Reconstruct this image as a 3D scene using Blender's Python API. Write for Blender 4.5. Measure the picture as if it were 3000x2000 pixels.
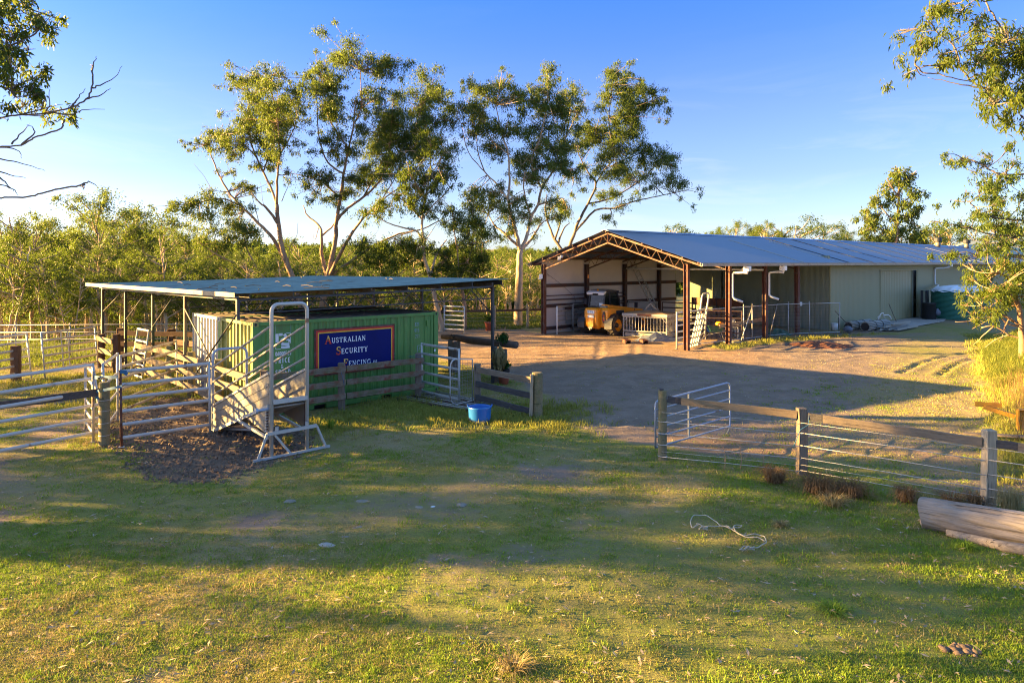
import bpy, bmesh, math, random
import numpy as np
from mathutils import Vector, Matrix, Quaternion

for _o in list(bpy.data.objects):
    bpy.data.objects.remove(_o)
SC = bpy.context.scene
COL = SC.collection
R = math.radians
rnd = random.Random(11)
nrng = np.random.default_rng(7)

# ------------------------------------------------------------------ camera
CAM_H, FPX, HOR = 4.17, 2030.0, 768.0      # eye height in metres; focal length and horizon row in photo pixels
cd = bpy.data.cameras.new('camera')
cam = bpy.data.objects.new('camera', cd)
COL.objects.link(cam)
cam.location = (0, 0, CAM_H)
cam.rotation_euler = (R(90), 0, 0)
cd.sensor_width = 36.0
cd.lens = 36.0 * FPX / 3000.0
cd.shift_y = -(1000.0 - HOR) / 3000.0
cd.clip_start = 0.1
cd.clip_end = 6000
SC.camera = cam

# ------------------------------------------------------------------ sky, sun, exposure
SUN_EL = 12.8
SUN_TO = Vector((-0.995, 0.09)).normalized()          # where the sun stands, seen from above
SUN_DIR = Vector((SUN_TO.x * math.cos(R(SUN_EL)), SUN_TO.y * math.cos(R(SUN_EL)), math.sin(R(SUN_EL))))
world = bpy.data.worlds.new('World')
SC.world = world
world.use_nodes = True
wt = world.node_tree
wt.nodes.clear()
wo = wt.nodes.new('ShaderNodeOutputWorld')
bg = wt.nodes.new('ShaderNodeBackground')
sky = wt.nodes.new('ShaderNodeTexSky')
sky.sky_type = 'NISHITA'
sky.sun_disc = False
sky.sun_elevation = R(SUN_EL)
sky.sun_rotation = math.atan2(SUN_TO.x, SUN_TO.y)
sky.altitude = 0
sky.air_density = 1.0
sky.dust_density = 1.0
sky.ozone_density = 1.5
bg.inputs['Strength'].default_value = 0.05
# deep winter-evening blue: the sky's colour is graded by elevation all the way round
tc = wt.nodes.new('ShaderNodeTexCoord')
sep = wt.nodes.new('ShaderNodeSeparateXYZ')
wt.links.new(tc.outputs['Generated'], sep.inputs[0])
ramp = wt.nodes.new('ShaderNodeValToRGB')
cr = ramp.color_ramp
cr.elements[0].position = 0.0; cr.elements[0].color = (0.66, 0.80, 1.35, 1)
cr.elements[1].position = 1.0; cr.elements[1].color = (1, 1, 1, 1)
for p_, c_ in ((0.06, (0.48, 0.56, 0.90, 1)), (0.12, (0.40, 0.45, 0.77, 1)), (0.21, (0.355, 0.42, 0.75, 1)), (0.30, (0.245, 0.385, 0.80, 1)), (0.36, (0.19, 0.38, 0.86, 1)), (0.50, (0.52, 0.70, 1.0, 1)), (0.75, (0.95, 0.98, 1.0, 1))):
    e_ = cr.elements.new(p_); e_.color = c_
wt.links.new(sep.outputs['Z'], ramp.inputs[0])
mx = wt.nodes.new('ShaderNodeMix'); mx.data_type = 'RGBA'; mx.blend_type = 'MULTIPLY'
mx.inputs[0].default_value = 1.0
wt.links.new(sky.outputs[0], mx.inputs[6])
wt.links.new(ramp.outputs[0], mx.inputs[7])
# thin streaks of high cloud
mp = wt.nodes.new('ShaderNodeMapping')
mp.inputs['Scale'].default_value = (1.6, 1.6, 9.0)
mp.inputs['Rotation'].default_value = (R(4), R(-5), R(20))
wt.links.new(tc.outputs['Generated'], mp.inputs[0])
cn = wt.nodes.new('ShaderNodeTexNoise')
cn.inputs['Scale'].default_value = 2.4; cn.inputs['Detail'].default_value = 9; cn.inputs['Roughness'].default_value = 0.62
cn.inputs['Distortion'].default_value = 0.6
wt.links.new(mp.outputs[0], cn.inputs[0])
c1 = wt.nodes.new('ShaderNodeMapRange'); c1.inputs[1].default_value = 0.50; c1.inputs[2].default_value = 0.80
wt.links.new(cn.outputs[0], c1.inputs[0])
c2 = wt.nodes.new('ShaderNodeMapRange'); c2.inputs[1].default_value = 0.26; c2.inputs[2].default_value = 0.02
c2.inputs[3].default_value = 0.02; c2.inputs[4].default_value = 0.75
wt.links.new(sep.outputs['Z'], c2.inputs[0])
c3 = wt.nodes.new('ShaderNodeMath'); c3.operation = 'MULTIPLY'
wt.links.new(c1.outputs[0], c3.inputs[0]); wt.links.new(c2.outputs[0], c3.inputs[1])
cm = wt.nodes.new('ShaderNodeMix'); cm.data_type = 'RGBA'
wt.links.new(c3.outputs[0], cm.inputs[0])
wt.links.new(mx.outputs[2], cm.inputs[6])
cm.inputs[7].default_value = (2.1, 2.2, 2.35, 1)
wt.links.new(cm.outputs[2], bg.inputs['Color'])
wt.links.new(bg.outputs[0], wo.inputs[0])

sl = bpy.data.lights.new('sun', 'SUN')
sl.energy = 4.7
sl.angle = R(0.5)
sl.color = (1.0, 0.61, 0.19)
so = bpy.data.objects.new('sun', sl)
COL.objects.link(so)
so.location = (-30, 20, 30)
so.rotation_euler = (-SUN_DIR).to_track_quat('-Z', 'Y').to_euler()

SC.view_settings.view_transform = 'Standard'
SC.view_settings.look = 'None'
SC.view_settings.exposure = 3.3
SC.view_settings.gamma = 1
SC.view_settings.use_curve_mapping = False
SC.render.engine = 'CYCLES'
SC.cycles.use_denoising = True
SC.cycles.denoising_prefilter = 'NONE'
SC.cycles.denoising_input_passes = 'RGB_ALBEDO_NORMAL'
SC.cycles.filter_width = 1.1
SC.cycles.max_bounces = 6
SC.cycles.diffuse_bounces = 3
SC.cycles.glossy_bounces = 3
SC.cycles.transmission_bounces = 4
SC.cycles.transparent_max_bounces = 6
SC.cycles.sample_clamp_indirect = 6.0

# ------------------------------------------------------------------ helpers
def G(px, py, z=0.0):
    """the point at height z seen at a photo pixel"""
    d = (CAM_H - z) * FPX / (py - HOR)
    return Vector(((px - 1500.0) / FPX * d, d, z))

def A(px, py, d):
    """the point at distance d seen at a photo pixel"""
    return Vector(((px - 1500.0) / FPX * d, d, CAM_H - (py - HOR) / FPX * d))

WLOC = {}

class MB:
    def __init__(s):
        s.v = []; s.f = []
    def add(s, vs, fs):
        n = len(s.v)
        s.v.extend([tuple(v) for v in vs])
        s.f.extend([tuple(i + n for i in f) for f in fs])
        return s
    def box(s, c, size, rot=None):
        hx, hy, hz = size[0] / 2, size[1] / 2, size[2] / 2
        vs = [Vector((x * hx, y * hy, z * hz)) for z in (-1, 1) for y in (-1, 1) for x in (-1, 1)]
        if rot is not None:
            vs = [rot @ v for v in vs]
        c = Vector(c)
        return s.add([v + c for v in vs], [(0, 2, 3, 1), (4, 5, 7, 6), (0, 1, 5, 4), (2, 6, 7, 3), (0, 4, 6, 2), (1, 3, 7, 5)])
    def beam(s, p0, p1, w, h, up=(0, 0, 1), off=(0, 0)):
        """a bar from p0 to p1: w across, h along 'up'"""
        p0 = Vector(p0); p1 = Vector(p1)
        x = (p1 - p0); L = x.length; x.normalize()
        u = Vector(up)
        if abs(x.dot(u)) > 0.98:
            u = Vector((0, 1, 0)) if abs(x.y) < 0.9 else Vector((1, 0, 0))
        y = u.cross(x).normalized(); z = x.cross(y).normalized()
        m = Matrix((x, y, z)).transposed()
        return s.box((p0 + p1) / 2 + y * off[0] + z * off[1], (L, w, h), m)
    def tube(s, pts, r, n=8, cap=True):
        pts = [Vector(p) for p in pts]
        k = len(pts)
        rs = r if isinstance(r, (list, tuple)) else [r] * k
        t0 = (pts[1] - pts[0]).normalized()
        ref = Vector((0, 0, 1)) if abs(t0.z) < 0.9 else Vector((1, 0, 0))
        u = t0.cross(ref).normalized()
        vs = []; fs = []
        for i, p in enumerate(pts):
            if i == 0: t = pts[1] - pts[0]
            elif i == k - 1: t = pts[i] - pts[i - 1]
            else: t = (pts[i + 1] - pts[i]).normalized() + (pts[i] - pts[i - 1]).normalized()
            if t.length < 1e-9: t = t0
            t.normalize()
            u = (u - t * u.dot(t))
            if u.length < 1e-6: u = t.orthogonal()
            u.normalize()
            w = t.cross(u)
            for j in range(n):
                a = 2 * math.pi * j / n
                vs.append(p + (u * math.cos(a) + w * math.sin(a)) * rs[i])
        for i in range(k - 1):
            for j in range(n):
                a = i * n + j; b = i * n + (j + 1) % n
                fs.append((a, b, b + n, a + n))
        if cap:
            fs.append(tuple(range(n - 1, -1, -1)))
            fs.append(tuple(range((k - 1) * n, k * n)))
        return s.add(vs, fs)
    def lathe(s, c, prof, n=20, axis='Z', cap=True):
        """prof: list of (radius, height) from one end to the other"""
        c = Vector(c); vs = []; fs = []
        for (r, h) in prof:
            for j in range(n):
                a = 2 * math.pi * j / n
                if axis == 'Z': vs.append(c + Vector((r * math.cos(a), r * math.sin(a), h)))
                elif axis == 'X': vs.append(c + Vector((h, r * math.cos(a), r * math.sin(a))))
                else: vs.append(c + Vector((r * math.sin(a), h, r * math.cos(a))))
        k = len(prof)
        for i in range(k - 1):
            for j in range(n):
                a = i * n + j; b = i * n + (j + 1) % n
                fs.append((a, b, b + n, a + n))
        if cap:
            if prof[0][0] > 1e-4: fs.append(tuple(range(n - 1, -1, -1)))
            if prof[-1][0] > 1e-4: fs.append(tuple(range((k - 1) * n, k * n)))
        return s.add(vs, fs)
    def prism(s, outline, vec):
        """closed outline (list of 3D points) pushed along vec"""
        o = [Vector(p) for p in outline]; vec = Vector(vec); n = len(o)
        fs = [tuple(range(n - 1, -1, -1)), tuple(range(n, 2 * n))]
        fs += [(i, (i + 1) % n, n + (i + 1) % n, n + i) for i in range(n)]
        return s.add(o + [p + vec for p in o], fs)
    def sheet(s, grid):
        """grid of points [row][col] as quads"""
        r = len(grid); c = len(grid[0])
        return s.add([p for row in grid for p in row],
                     [(i * c + j, i * c + j + 1, (i + 1) * c + j + 1, (i + 1) * c + j) for i in range(r - 1) for j in range(c - 1)])

def tag(o, label=None, cat=None, group=None, kind=None):
    if label: o['label'] = label
    if cat: o['category'] = cat
    if group: o['group'] = group
    if kind: o['kind'] = kind
    return o

def thing(name, loc, label, cat, group=None, rotz=0.0, kind=None):
    o = bpy.data.objects.new(name, None)
    o.empty_display_size = 0.2
    COL.objects.link(o)
    o.location = Vector(loc)
    o.rotation_euler = (0, 0, rotz)
    WLOC[o.name] = Vector(loc)
    return tag(o, label, cat, group, kind)

def link(name, me, mat, parent=None):
    o = bpy.data.objects.new(name, me)
    COL.objects.link(o)
    if mat is not None and not me.materials:
        me.materials.append(mat)
    if parent is not None:
        o.parent = parent
    return o

def mesh_of(name, v, f, smooth=False):
    me = bpy.data.meshes.new(name)
    me.from_pydata(v, [], f)
    if smooth:
        me.polygons.foreach_set('use_smooth', [True] * len(me.polygons))
    me.update()
    return me

def obj(name, mb, mat, parent=None, loc=None, smooth=False, bevel=0.0, fix=True):
    """world-space mesh -> object; its origin is the parent's origin (or loc)"""
    if parent is not None: org = WLOC[parent.name]
    else: org = Vector(loc) if loc is not None else Vector(mb.v[0])
    me = mesh_of(name, [(x - org.x, y - org.y, z - org.z) for x, y, z in mb.v], mb.f, smooth)
    if fix:
        bm = bmesh.new(); bm.from_mesh(me)
        bmesh.ops.recalc_face_normals(bm, faces=bm.faces)
        bm.to_mesh(me); bm.free()
    o = link(name, me, mat, parent)
    if parent is None: o.location = org
    WLOC[o.name] = org
    if bevel > 0:
        m = o.modifiers.new('edge', 'BEVEL'); m.width = bevel; m.segments = 1; m.limit_method = 'ANGLE'
    return o

def local(name, mb, mat, parent, smooth=False, loc=(0, 0, 0), bevel=0.0):
    """mesh already in its parent's local space"""
    me = mesh_of(name, mb.v, mb.f, smooth)
    bm = bmesh.new(); bm.from_mesh(me)
    bmesh.ops.recalc_face_normals(bm, faces=bm.faces)
    bm.to_mesh(me); bm.free()
    o = link(name, me, mat, parent)
    o.location = loc
    WLOC[o.name] = (WLOC[parent.name] if parent is not None else Vector((0, 0, 0))) + Vector(loc)
    if bevel > 0:
        m = o.modifiers.new('edge', 'BEVEL'); m.width = bevel; m.segments = 1; m.limit_method = 'ANGLE'
    return o

def plank(name, p0, p1, w, h, mat, parent, seed=0, rough=0.004, up=(0, 0, 1), sag=0.0):
    """a sawn board: its own mesh along its own X axis so the grain follows it"""
    p0 = Vector(p0); p1 = Vector(p1)
    x = p1 - p0; L = x.length; x.normalize()
    u = Vector(up)
    if abs(x.dot(u)) > 0.98: u = Vector((0, 1, 0))
    y = u.cross(x).normalized(); z = x.cross(y).normalized()
    rr = random.Random(seed * 7919 + int(L * 1000))
    n = 6
    vs = []; fs = []
    for i in range(n + 1):
        t = i / n
        jy = rr.uniform(-rough, rough); jz = rr.uniform(-rough, rough) - sag * 4 * t * (1 - t)
        for (a, b) in ((-1, -1), (1, -1), (1, 1), (-1, 1)):
            vs.append((L * t + (rr.uniform(-rough, rough) if i in (0, n) else 0), a * w / 2 + jy + rr.uniform(-rough, rough) * .5, b * h / 2 + jz + rr.uniform(-rough, rough) * .5))
    for i in range(n):
        for j in range(4):
            a = i * 4 + j; b = i * 4 + (j + 1) % 4
            fs.append((a, b, b + 4, a + 4))
    fs += [(3, 2, 1, 0), (n * 4, n * 4 + 1, n * 4 + 2, n * 4 + 3)]
    o = link(name, mesh_of(name, vs, fs), mat, parent)
    m = Matrix((x, y, z)).transposed().to_4x4()
    org = WLOC[parent.name] if parent is not None else Vector((0, 0, 0))
    m.translation = p0 - org
    o.matrix_local = m
    b = o.modifiers.new('edge', 'BEVEL'); b.width = min(w, h) * 0.08; b.segments = 1; b.limit_method = 'ANGLE'
    return o

def bar(name, pts, r, mat, parent, n=8, smooth=True):
    return obj(name, MB().tube(pts, r, n), mat, parent, smooth=smooth, fix=False)

def arc(c, r, a0, a1, n, ex, ey):
    c = Vector(c); ex = Vector(ex); ey = Vector(ey)
    return [c + ex * r * math.cos(a0 + (a1 - a0) * i / n) + ey * r * math.sin(a0 + (a1 - a0) * i / n) for i in range(n + 1)]

# lattice noise for terrain and masks
_tab = np.random.default_rng(3).random((256, 256))
def vnoise(x, y, s=1.0, off=0):
    x = np.asarray(x, float) / s + off * 17.3; y = np.asarray(y, float) / s + off * 9.7
    xi = np.floor(x).astype(int); yi = np.floor(y).astype(int)
    fx = x - xi; fy = y - yi
    fx = fx * fx * (3 - 2 * fx); fy = fy * fy * (3 - 2 * fy)
    g = lambda a, b: _tab[a % 256, b % 256]
    return (g(xi, yi) * (1 - fx) + g(xi + 1, yi) * fx) * (1 - fy) + (g(xi, yi + 1) * (1 - fx) + g(xi + 1, yi + 1) * fx) * fy
def fbm(x, y, s, o=4, off=0):
    t = 0; a = 0.5; n = 0
    for i in range(o):
        t = t + a * vnoise(x, y, s / 2 ** i, off + i); n += a; a *= 0.5
    return t / n
def sstep(a, b, x):
    t = np.clip((np.asarray(x, float) - a) / (b - a), 0, 1)
    return t * t * (3 - 2 * t)
def sdist(x, y, poly):
    """signed distance to a closed outline, negative inside"""
    x = np.asarray(x, float); y = np.asarray(y, float)
    d = np.full(x.shape, 1e18); ins = np.zeros(x.shape, bool)
    n = len(poly)
    for i in range(n):
        ax, ay = poly[i]; bx, by = poly[(i + 1) % n]
        ex, ey = bx - ax, by - ay
        t = np.clip(((x - ax) * ex + (y - ay) * ey) / (ex * ex + ey * ey), 0, 1)
        d = np.minimum(d, (x - ax - t * ex) ** 2 + (y - ay - t * ey) ** 2)
        c = ((ay > y) != (by > y))
        with np.errstate(divide='ignore', invalid='ignore'):
            ins ^= c & (x < (bx - ax) * (y - ay) / ((by - ay) if by != ay else 1e-9) + ax)
    return np.where(ins, -1, 1) * np.sqrt(d)
def segdist(x, y, pts):
    d = np.full(np.shape(x), 1e9)
    for (ax, ay), (bx, by) in zip(pts[:-1], pts[1:]):
        ex, ey = bx - ax, by - ay
        t = np.clip(((x - ax) * ex + (y - ay) * ey) / (ex * ex + ey * ey), 0, 1)
        d = np.minimum(d, np.hypot(x - ax - t * ex, y - ay - t * ey))
    return d
# ------------------------------------------------------------------ materials
class NT:
    def __init__(s, name):
        s.m = bpy.data.materials.new(name); s.m.use_nodes = True
        s.t = s.m.node_tree; s.t.nodes.clear()
        s.out = s.t.nodes.new('ShaderNodeOutputMaterial')
    def n(s, k, **kw):
        nd = s.t.nodes.new('ShaderNode' + k)
        for a, b in kw.items(): setattr(nd, a, b)
        return nd
    def l(s, a, b): s.t.links.new(a, b)
    def coord(s, kind='Object', scale=(1, 1, 1)):
        tc = s.n('TexCoord'); mp = s.n('Mapping'); mp.inputs['Scale'].default_value = scale
        s.l(tc.outputs[kind], mp.inputs[0]); return mp.outputs[0]
    def noise(s, vec, scale, detail=4, rough=0.6, dist=0.0):
        nd = s.n('TexNoise'); nd.inputs['Scale'].default_value = scale; nd.inputs['Detail'].default_value = detail
        nd.inputs['Roughness'].default_value = rough; nd.inputs['Distortion'].default_value = dist
        if vec is not None: s.l(vec, nd.inputs[0])
        return nd.outputs[0]
    def ramp(s, fac, stops):
        nd = s.n('ValToRGB'); e = nd.color_ramp.elements
        e[0].position, e[0].color = stops[0][0], (*stops[0][1], 1)
        e[1].position, e[1].color = stops[-1][0], (*stops[-1][1], 1)
        for p, c in stops[1:-1]:
            x = e.new(p); x.color = (*c, 1)
        s.l(fac, nd.inputs[0]); return nd.outputs[0]
    def val(s, fac, a, b, lo=0.0, hi=1.0):
        nd = s.n('MapRange'); nd.inputs[1].default_value = a; nd.inputs[2].default_value = b
        nd.inputs[3].default_value = lo; nd.inputs[4].default_value = hi
        s.l(fac, nd.inputs[0]); return nd.outputs[0]
    def math(s, op, a, b=None):
        nd = s.n('Math', operation=op)
        for i, x in enumerate((a, b)):
            if x is None: continue
            if isinstance(x, (int, float)): nd.inputs[i].default_value = x
            else: s.l(x, nd.inputs[i])
        return nd.outputs[0]
    def mix(s, fac, a, b, blend='MIX'):
        nd = s.n('Mix', data_type='RGBA', blend_type=blend)
        for i, x in ((0, fac), (6, a), (7, b)):
            if isinstance(x, (int, float)): nd.inputs[i].default_value = x
            elif isinstance(x, tuple): nd.inputs[i].default_value = (*x, 1)
            else: s.l(x, nd.inputs[i])
        return nd.outputs[2]
    def bump(s, h, strength=0.3, dist=0.02, normal=None):
        nd = s.n('Bump'); nd.inputs['Strength'].default_value = strength; nd.inputs['Distance'].default_value = dist
        s.l(h, nd.inputs['Height'])
        if normal is not None: s.l(normal, nd.inputs['Normal'])
        return nd.outputs[0]
    def bsdf(s, color, rough=0.7, metal=0.0, normal=None, spec=0.5):
        b = s.n('BsdfPrincipled')
        for k, x in (('Base Color', color), ('Roughness', rough), ('Metallic', metal)):
            if isinstance(x, (int, float)): b.inputs[k].default_value = x
            elif isinstance(x, tuple): b.inputs[k].default_value = (*x, 1)
            else: s.l(x, b.inputs[k])
        b.inputs['Specular IOR Level'].default_value = spec
        if normal is not None: s.l(normal, b.inputs['Normal'])
        s.l(b.outputs[0], s.out.inputs[0]); return b

def m_plain(name, c, rough=0.6, metal=0.0, var=0.25, scale=3.0, dirt=None, dirt_amt=0.5, bump=0.1, spec=0.5, stretch=(1, 1, 1), dscale=1.5):
    t = NT(name); v = t.coord('Object', stretch)
    a = t.noise(v, scale, 5)
    b = t.noise(v, scale * 14, 3)
    f = t.math('ADD', t.math('MULTIPLY', a, 0.7), t.math('MULTIPLY', b, 0.3))
    col = t.ramp(f, [(0.3, tuple(x * (1 - var) for x in c)), (0.7, tuple(min(1, x * (1 + var)) for x in c))])
    if dirt is not None:
        d = t.noise(v, dscale, 6, 0.7, 0.4)
        col = t.mix(t.val(d, 0.62 - dirt_amt * 0.3, 0.72), col, dirt)
    rg = t.val(f, 0.2, 0.8, max(0.05, rough - 0.12), min(1, rough + 0.12))
    t.bsdf(col, rg, metal, t.bump(b, bump, 0.01) if bump else None, spec)
    return t.m

def m_wood(name, dark, light, scale=1.0, paint=None, amount=0.5, paint2=None):
    t = NT(name); v = t.coord('Object', (0.6 * scale, 9 * scale, 9 * scale))
    g = t.noise(v, 3.0, 8, 0.7, 1.5)
    v2 = t.coord('Object'); big = t.noise(v2, 1.3, 4)
    f = t.math('ADD', t.math('MULTIPLY', g, 0.65), t.math('MULTIPLY', big, 0.35))
    col = t.ramp(f, [(0.32, dark), (0.5, tuple((a + b) / 2 for a, b in zip(dark, light))), (0.68, light)])
    if paint is not None:
        p = t.noise(v2, 4.0, 6, 0.7, 0.3)
        pc = paint
        if paint2 is not None:
            pc = t.mix(t.val(t.noise(v2, 1.9, 3), 0.42, 0.58), paint, paint2)
        col = t.mix(t.val(p, 0.62 - amount * 0.35, 0.68 - amount * 0.2), col, pc)
    ck = t.noise(t.coord('Object', (0.35 * scale, 14 * scale, 14 * scale)), 2.2, 3, 0.5, 0.6)
    col = t.mix(t.val(ck, 0.36, 0.30), col, tuple(x * 0.35 for x in dark))
    t.bsdf(col, 0.85, 0, t.bump(t.math('ADD', g, t.val(ck, 0.30, 0.38)), 0.6, 0.014), 0.25)
    return t.m

def m_leaf(name, cols, trans, rough=0.42, tw=0.36):
    """leaf: each leaf its own shade; sun shines through it"""
    t = NT(name)
    g = t.n('NewGeometry')
    oi = t.n('ObjectInfo')
    k = t.math('ADD', t.math('MULTIPLY', g.outputs['Random Per Island'], 0.75), t.math('MULTIPLY', oi.outputs['Random'], 0.25))
    col = t.ramp(k, [(i / (len(cols) - 1), c) for i, c in enumerate(cols)])
    p = t.n('BsdfPrincipled'); t.l(col, p.inputs['Base Color']); p.inputs['Roughness'].default_value = rough
    p.inputs['Specular IOR Level'].default_value = 0.14
    tr = t.n('BsdfTranslucent'); t.l(t.mix(0.72, col, trans), tr.inputs[0])
    mx_ = t.n('MixShader'); mx_.inputs[0].default_value = tw
    t.l(p.outputs[0], mx_.inputs[1]); t.l(tr.outputs[0], mx_.inputs[2])
    t.l(mx_.outputs[0], t.out.inputs[0])
    return t.m

def m_bark(name, a, b, c):
    t = NT(name); v = t.coord('Object', (1, 1, 0.35))
    n1 = t.noise(v, 1.4, 5, 0.65, 0.8); n2 = t.noise(v, 12, 4)
    f = t.math('ADD', t.math('MULTIPLY', n1, 0.75), t.math('MULTIPLY', n2, 0.25))
    col = t.ramp(f, [(0.34, a), (0.5, b), (0.66, c)])
    t.bsdf(col, 0.8, 0, t.bump(n2, 0.4, 0.02), 0.3)
    return t.m

def m_rust(name, steel, rust, amount, rough=0.6, metal=0.2):
    t = NT(name); v = t.coord('Object')
    n1 = t.noise(v, 2.5, 7, 0.7, 0.5); n2 = t.noise(v, 25, 4)
    rc = t.ramp(n2, [(0.3, tuple(x * 0.55 for x in rust)), (0.7, rust)])
    col = t.mix(t.val(n1, 0.66 - amount * 0.4, 0.72 - amount * 0.35), steel, rc)
    t.bsdf(col, rough, metal, t.bump(n2, 0.25, 0.005), 0.4)
    return t.m

M = {}
M['galv'] = m_rust('galvanised_steel', (0.46, 0.46, 0.44), (0.27, 0.17, 0.11), 0.16, 0.45, 0.30)
M['galv_old'] = m_rust('dull_galvanised_steel', (0.36, 0.34, 0.30), (0.20, 0.13, 0.08), 0.25, 0.6, 0.2)
M['galv_sheet'] = m_plain('galvanised_sheet', (0.23, 0.22, 0.20), 0.5, 0.25, 0.22, 2.5, (0.33, 0.26, 0.18), 0.35, 0.05)
M['pipe_blue'] = m_rust('grey_blue_pipe', (0.32, 0.37, 0.45), (0.18, 0.13, 0.10), 0.2, 0.45, 0.3)
M['rust'] = m_rust('rusty_steel', (0.22, 0.10, 0.06), (0.34, 0.13, 0.06), 0.75, 0.75, 0.05)
M['rust_dark'] = m_rust('dark_rusty_steel', (0.07, 0.05, 0.045), (0.13, 0.06, 0.04), 0.5, 0.75, 0.05)
M['rust_red'] = m_rust('rusty_orange_steel', (0.12, 0.080, 0.062), (0.14, 0.050, 0.030), 0.65, 0.7, 0.05)
M['shelter_steel'] = m_rust('shelter_steel', (0.055, 0.058, 0.062), (0.07, 0.042, 0.03), 0.35, 0.55, 0.2)
M['wood_grey'] = m_wood('weathered_grey_timber', (0.11, 0.085, 0.062), (0.27, 0.215, 0.155))
M['wood_tan'] = m_wood('weathered_tan_timber', (0.16, 0.112, 0.066), (0.33, 0.25, 0.155))
M['wood_dark'] = m_wood('dark_damp_timber', (0.035, 0.035, 0.04), (0.11, 0.10, 0.095))
M['wood_brown'] = m_wood('dark_brown_timber', (0.06, 0.035, 0.025), (0.16, 0.09, 0.06))
M['wood_red'] = m_wood('flaking_red_timber', (0.13, 0.10, 0.07), (0.26, 0.20, 0.14), 1.0, (0.20, 0.055, 0.04), 0.45, (0.13, 0.13, 0.06))
M['wood_post'] = m_wood('lichened_round_post', (0.11, 0.095, 0.05), (0.30, 0.25, 0.14), 1.0, (0.16, 0.16, 0.07), 0.25)
M['wood_log'] = m_wood('silver_log_timber', (0.10, 0.085, 0.07), (0.36, 0.31, 0.26), 0.7)
M['wood_lit'] = m_wood('sunlit_post_timber', (0.24, 0.18, 0.11), (0.52, 0.43, 0.30))  # paler copy of post timber with sunlight put into its colour
M['bark_dark'] = m_plain('dark_log_bark', (0.09, 0.065, 0.05), 0.9, 0, 0.4, 6, bump=0.5)
M['cont_green'] = m_plain('container_green_paint', (0.075, 0.215, 0.045), 0.45, 0.0, 0.22, 1.2, (0.085, 0.075, 0.035), 0.30, 0.06, stretch=(1, 1, 0.35))
M['cont_sunlit'] = m_plain('container_sunlit_paint', (0.25, 0.26, 0.06), 0.5, 0.0, 0.2, 1.2, (0.20, 0.12, 0.06), 0.2, 0.06)  # sunlight on the green container's end, put in as yellow paint
M['cont_grey'] = m_plain('container_pale_paint', (0.36, 0.37, 0.36), 0.55, 0.0, 0.15, 1.2, (0.34, 0.30, 0.25), 0.25, 0.06)
M['cont_roof'] = m_plain('container_roof_rust', (0.055, 0.045, 0.035), 0.8, 0, 0.4, 2.0, (0.12, 0.06, 0.035), 0.4, 0.2)
M['black'] = m_plain('matt_black', (0.012, 0.012, 0.013), 0.6, 0, 0.3, 5)
M['paint_white'] = m_plain('flaking_white_stencil', (0.62, 0.66, 0.66), 0.6, 0, 0.15, 4)
M['paint_faded'] = m_plain('faded_stencil', (0.22, 0.32, 0.28), 0.6, 0, 0.2, 9)
M['sign_blue'] = m_plain('sign_blue_paint', (0.004, 0.010, 0.115), 0.6, 0, 0.2, 2, bump=0, spec=0.15)
M['sign_red'] = m_plain('sign_red_paint', (0.50, 0.012, 0.012), 0.4, 0, 0.1, 3, bump=0)
M['sign_yellow'] = m_plain('sign_yellow_paint', (0.72, 0.40, 0.02), 0.4, 0, 0.1, 3, bump=0)
M['sign_white'] = m_plain('sign_white_paint', (0.80, 0.82, 0.85), 0.4, 0, 0.03, 3, bump=0)
M['sign_shadow'] = m_plain('sign_dark_outline', (0.10, 0.015, 0.02), 0.5, 0, 0.1, 3, bump=0)
M['teal_roof'] = m_plain('weathered_teal_roof_sheet', (0.17, 0.26, 0.26), 0.42, 0.15, 0.25, 1.2, (0.075, 0.09, 0.085), 0.4, 0.05)
M['zinc_roof'] = m_plain('zincalume_roof_sheet', (0.25, 0.33, 0.46), 0.36, 0.85, 0.06, 0.6, None, 0, 0.02)
M['zinc_dark'] = m_plain('dark_roof_lap', (0.035, 0.04, 0.045), 0.5, 0.4, 0.15, 2)
M['zinc_under'] = m_plain('roof_underside', (0.10, 0.09, 0.085), 0.7, 0.2, 0.2, 2)
M['gutter'] = m_plain('aged_gutter', (0.36, 0.29, 0.21), 0.55, 0.2, 0.25, 2, (0.20, 0.09, 0.05), 0.3)
M['gutter_pale'] = m_plain('pale_gutter', (0.20, 0.18, 0.14), 0.45, 0.2, 0.15, 2)
M['wall_zinc'] = m_plain('pale_wall_sheet', (0.50, 0.46, 0.43), 0.5, 0.1, 0.10, 0.7, None, 0, 0.03)
M['wall_green'] = m_plain('pale_green_wall_sheet', (0.27, 0.265, 0.145), 0.55, 0.05, 0.08, 0.6, None, 0, 0.03)
M['wall_greendark'] = m_plain('green_wall_sheet', (0.20, 0.23, 0.17), 0.55, 0.05, 0.12, 0.8, None, 0, 0.03)
M['pvc'] = m_plain('white_pvc', (0.78, 0.77, 0.73), 0.35, 0, 0.05, 3, bump=0)
M['concrete'] = m_plain('old_concrete', (0.36, 0.34, 0.31), 0.85, 0, 0.2, 1.0, (0.16, 0.14, 0.12), 0.35, 0.2)
M['tele_yellow'] = m_plain('machine_yellow_paint', (0.78, 0.28, 0.008), 0.38, 0, 0.10, 1.5, (0.42, 0.20, 0.04), 0.2, 0.03)
M['tele_dark'] = m_plain('machine_dark_plastic', (0.022, 0.022, 0.028), 0.5, 0, 0.2, 4)
M['tele_white'] = m_plain('machine_white_roof', (0.72, 0.70, 0.68), 0.4, 0, 0.06, 3)
M['tyre'] = m_plain('muddy_tyre_rubber', (0.035, 0.030, 0.027), 0.85, 0, 0.3, 4, (0.15, 0.10, 0.06), 0.35, 0.2)
M['red_lamp'] = m_plain('red_lamp_lens', (0.45, 0.02, 0.01), 0.2, 0, 0.05, 3, bump=0)
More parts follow.
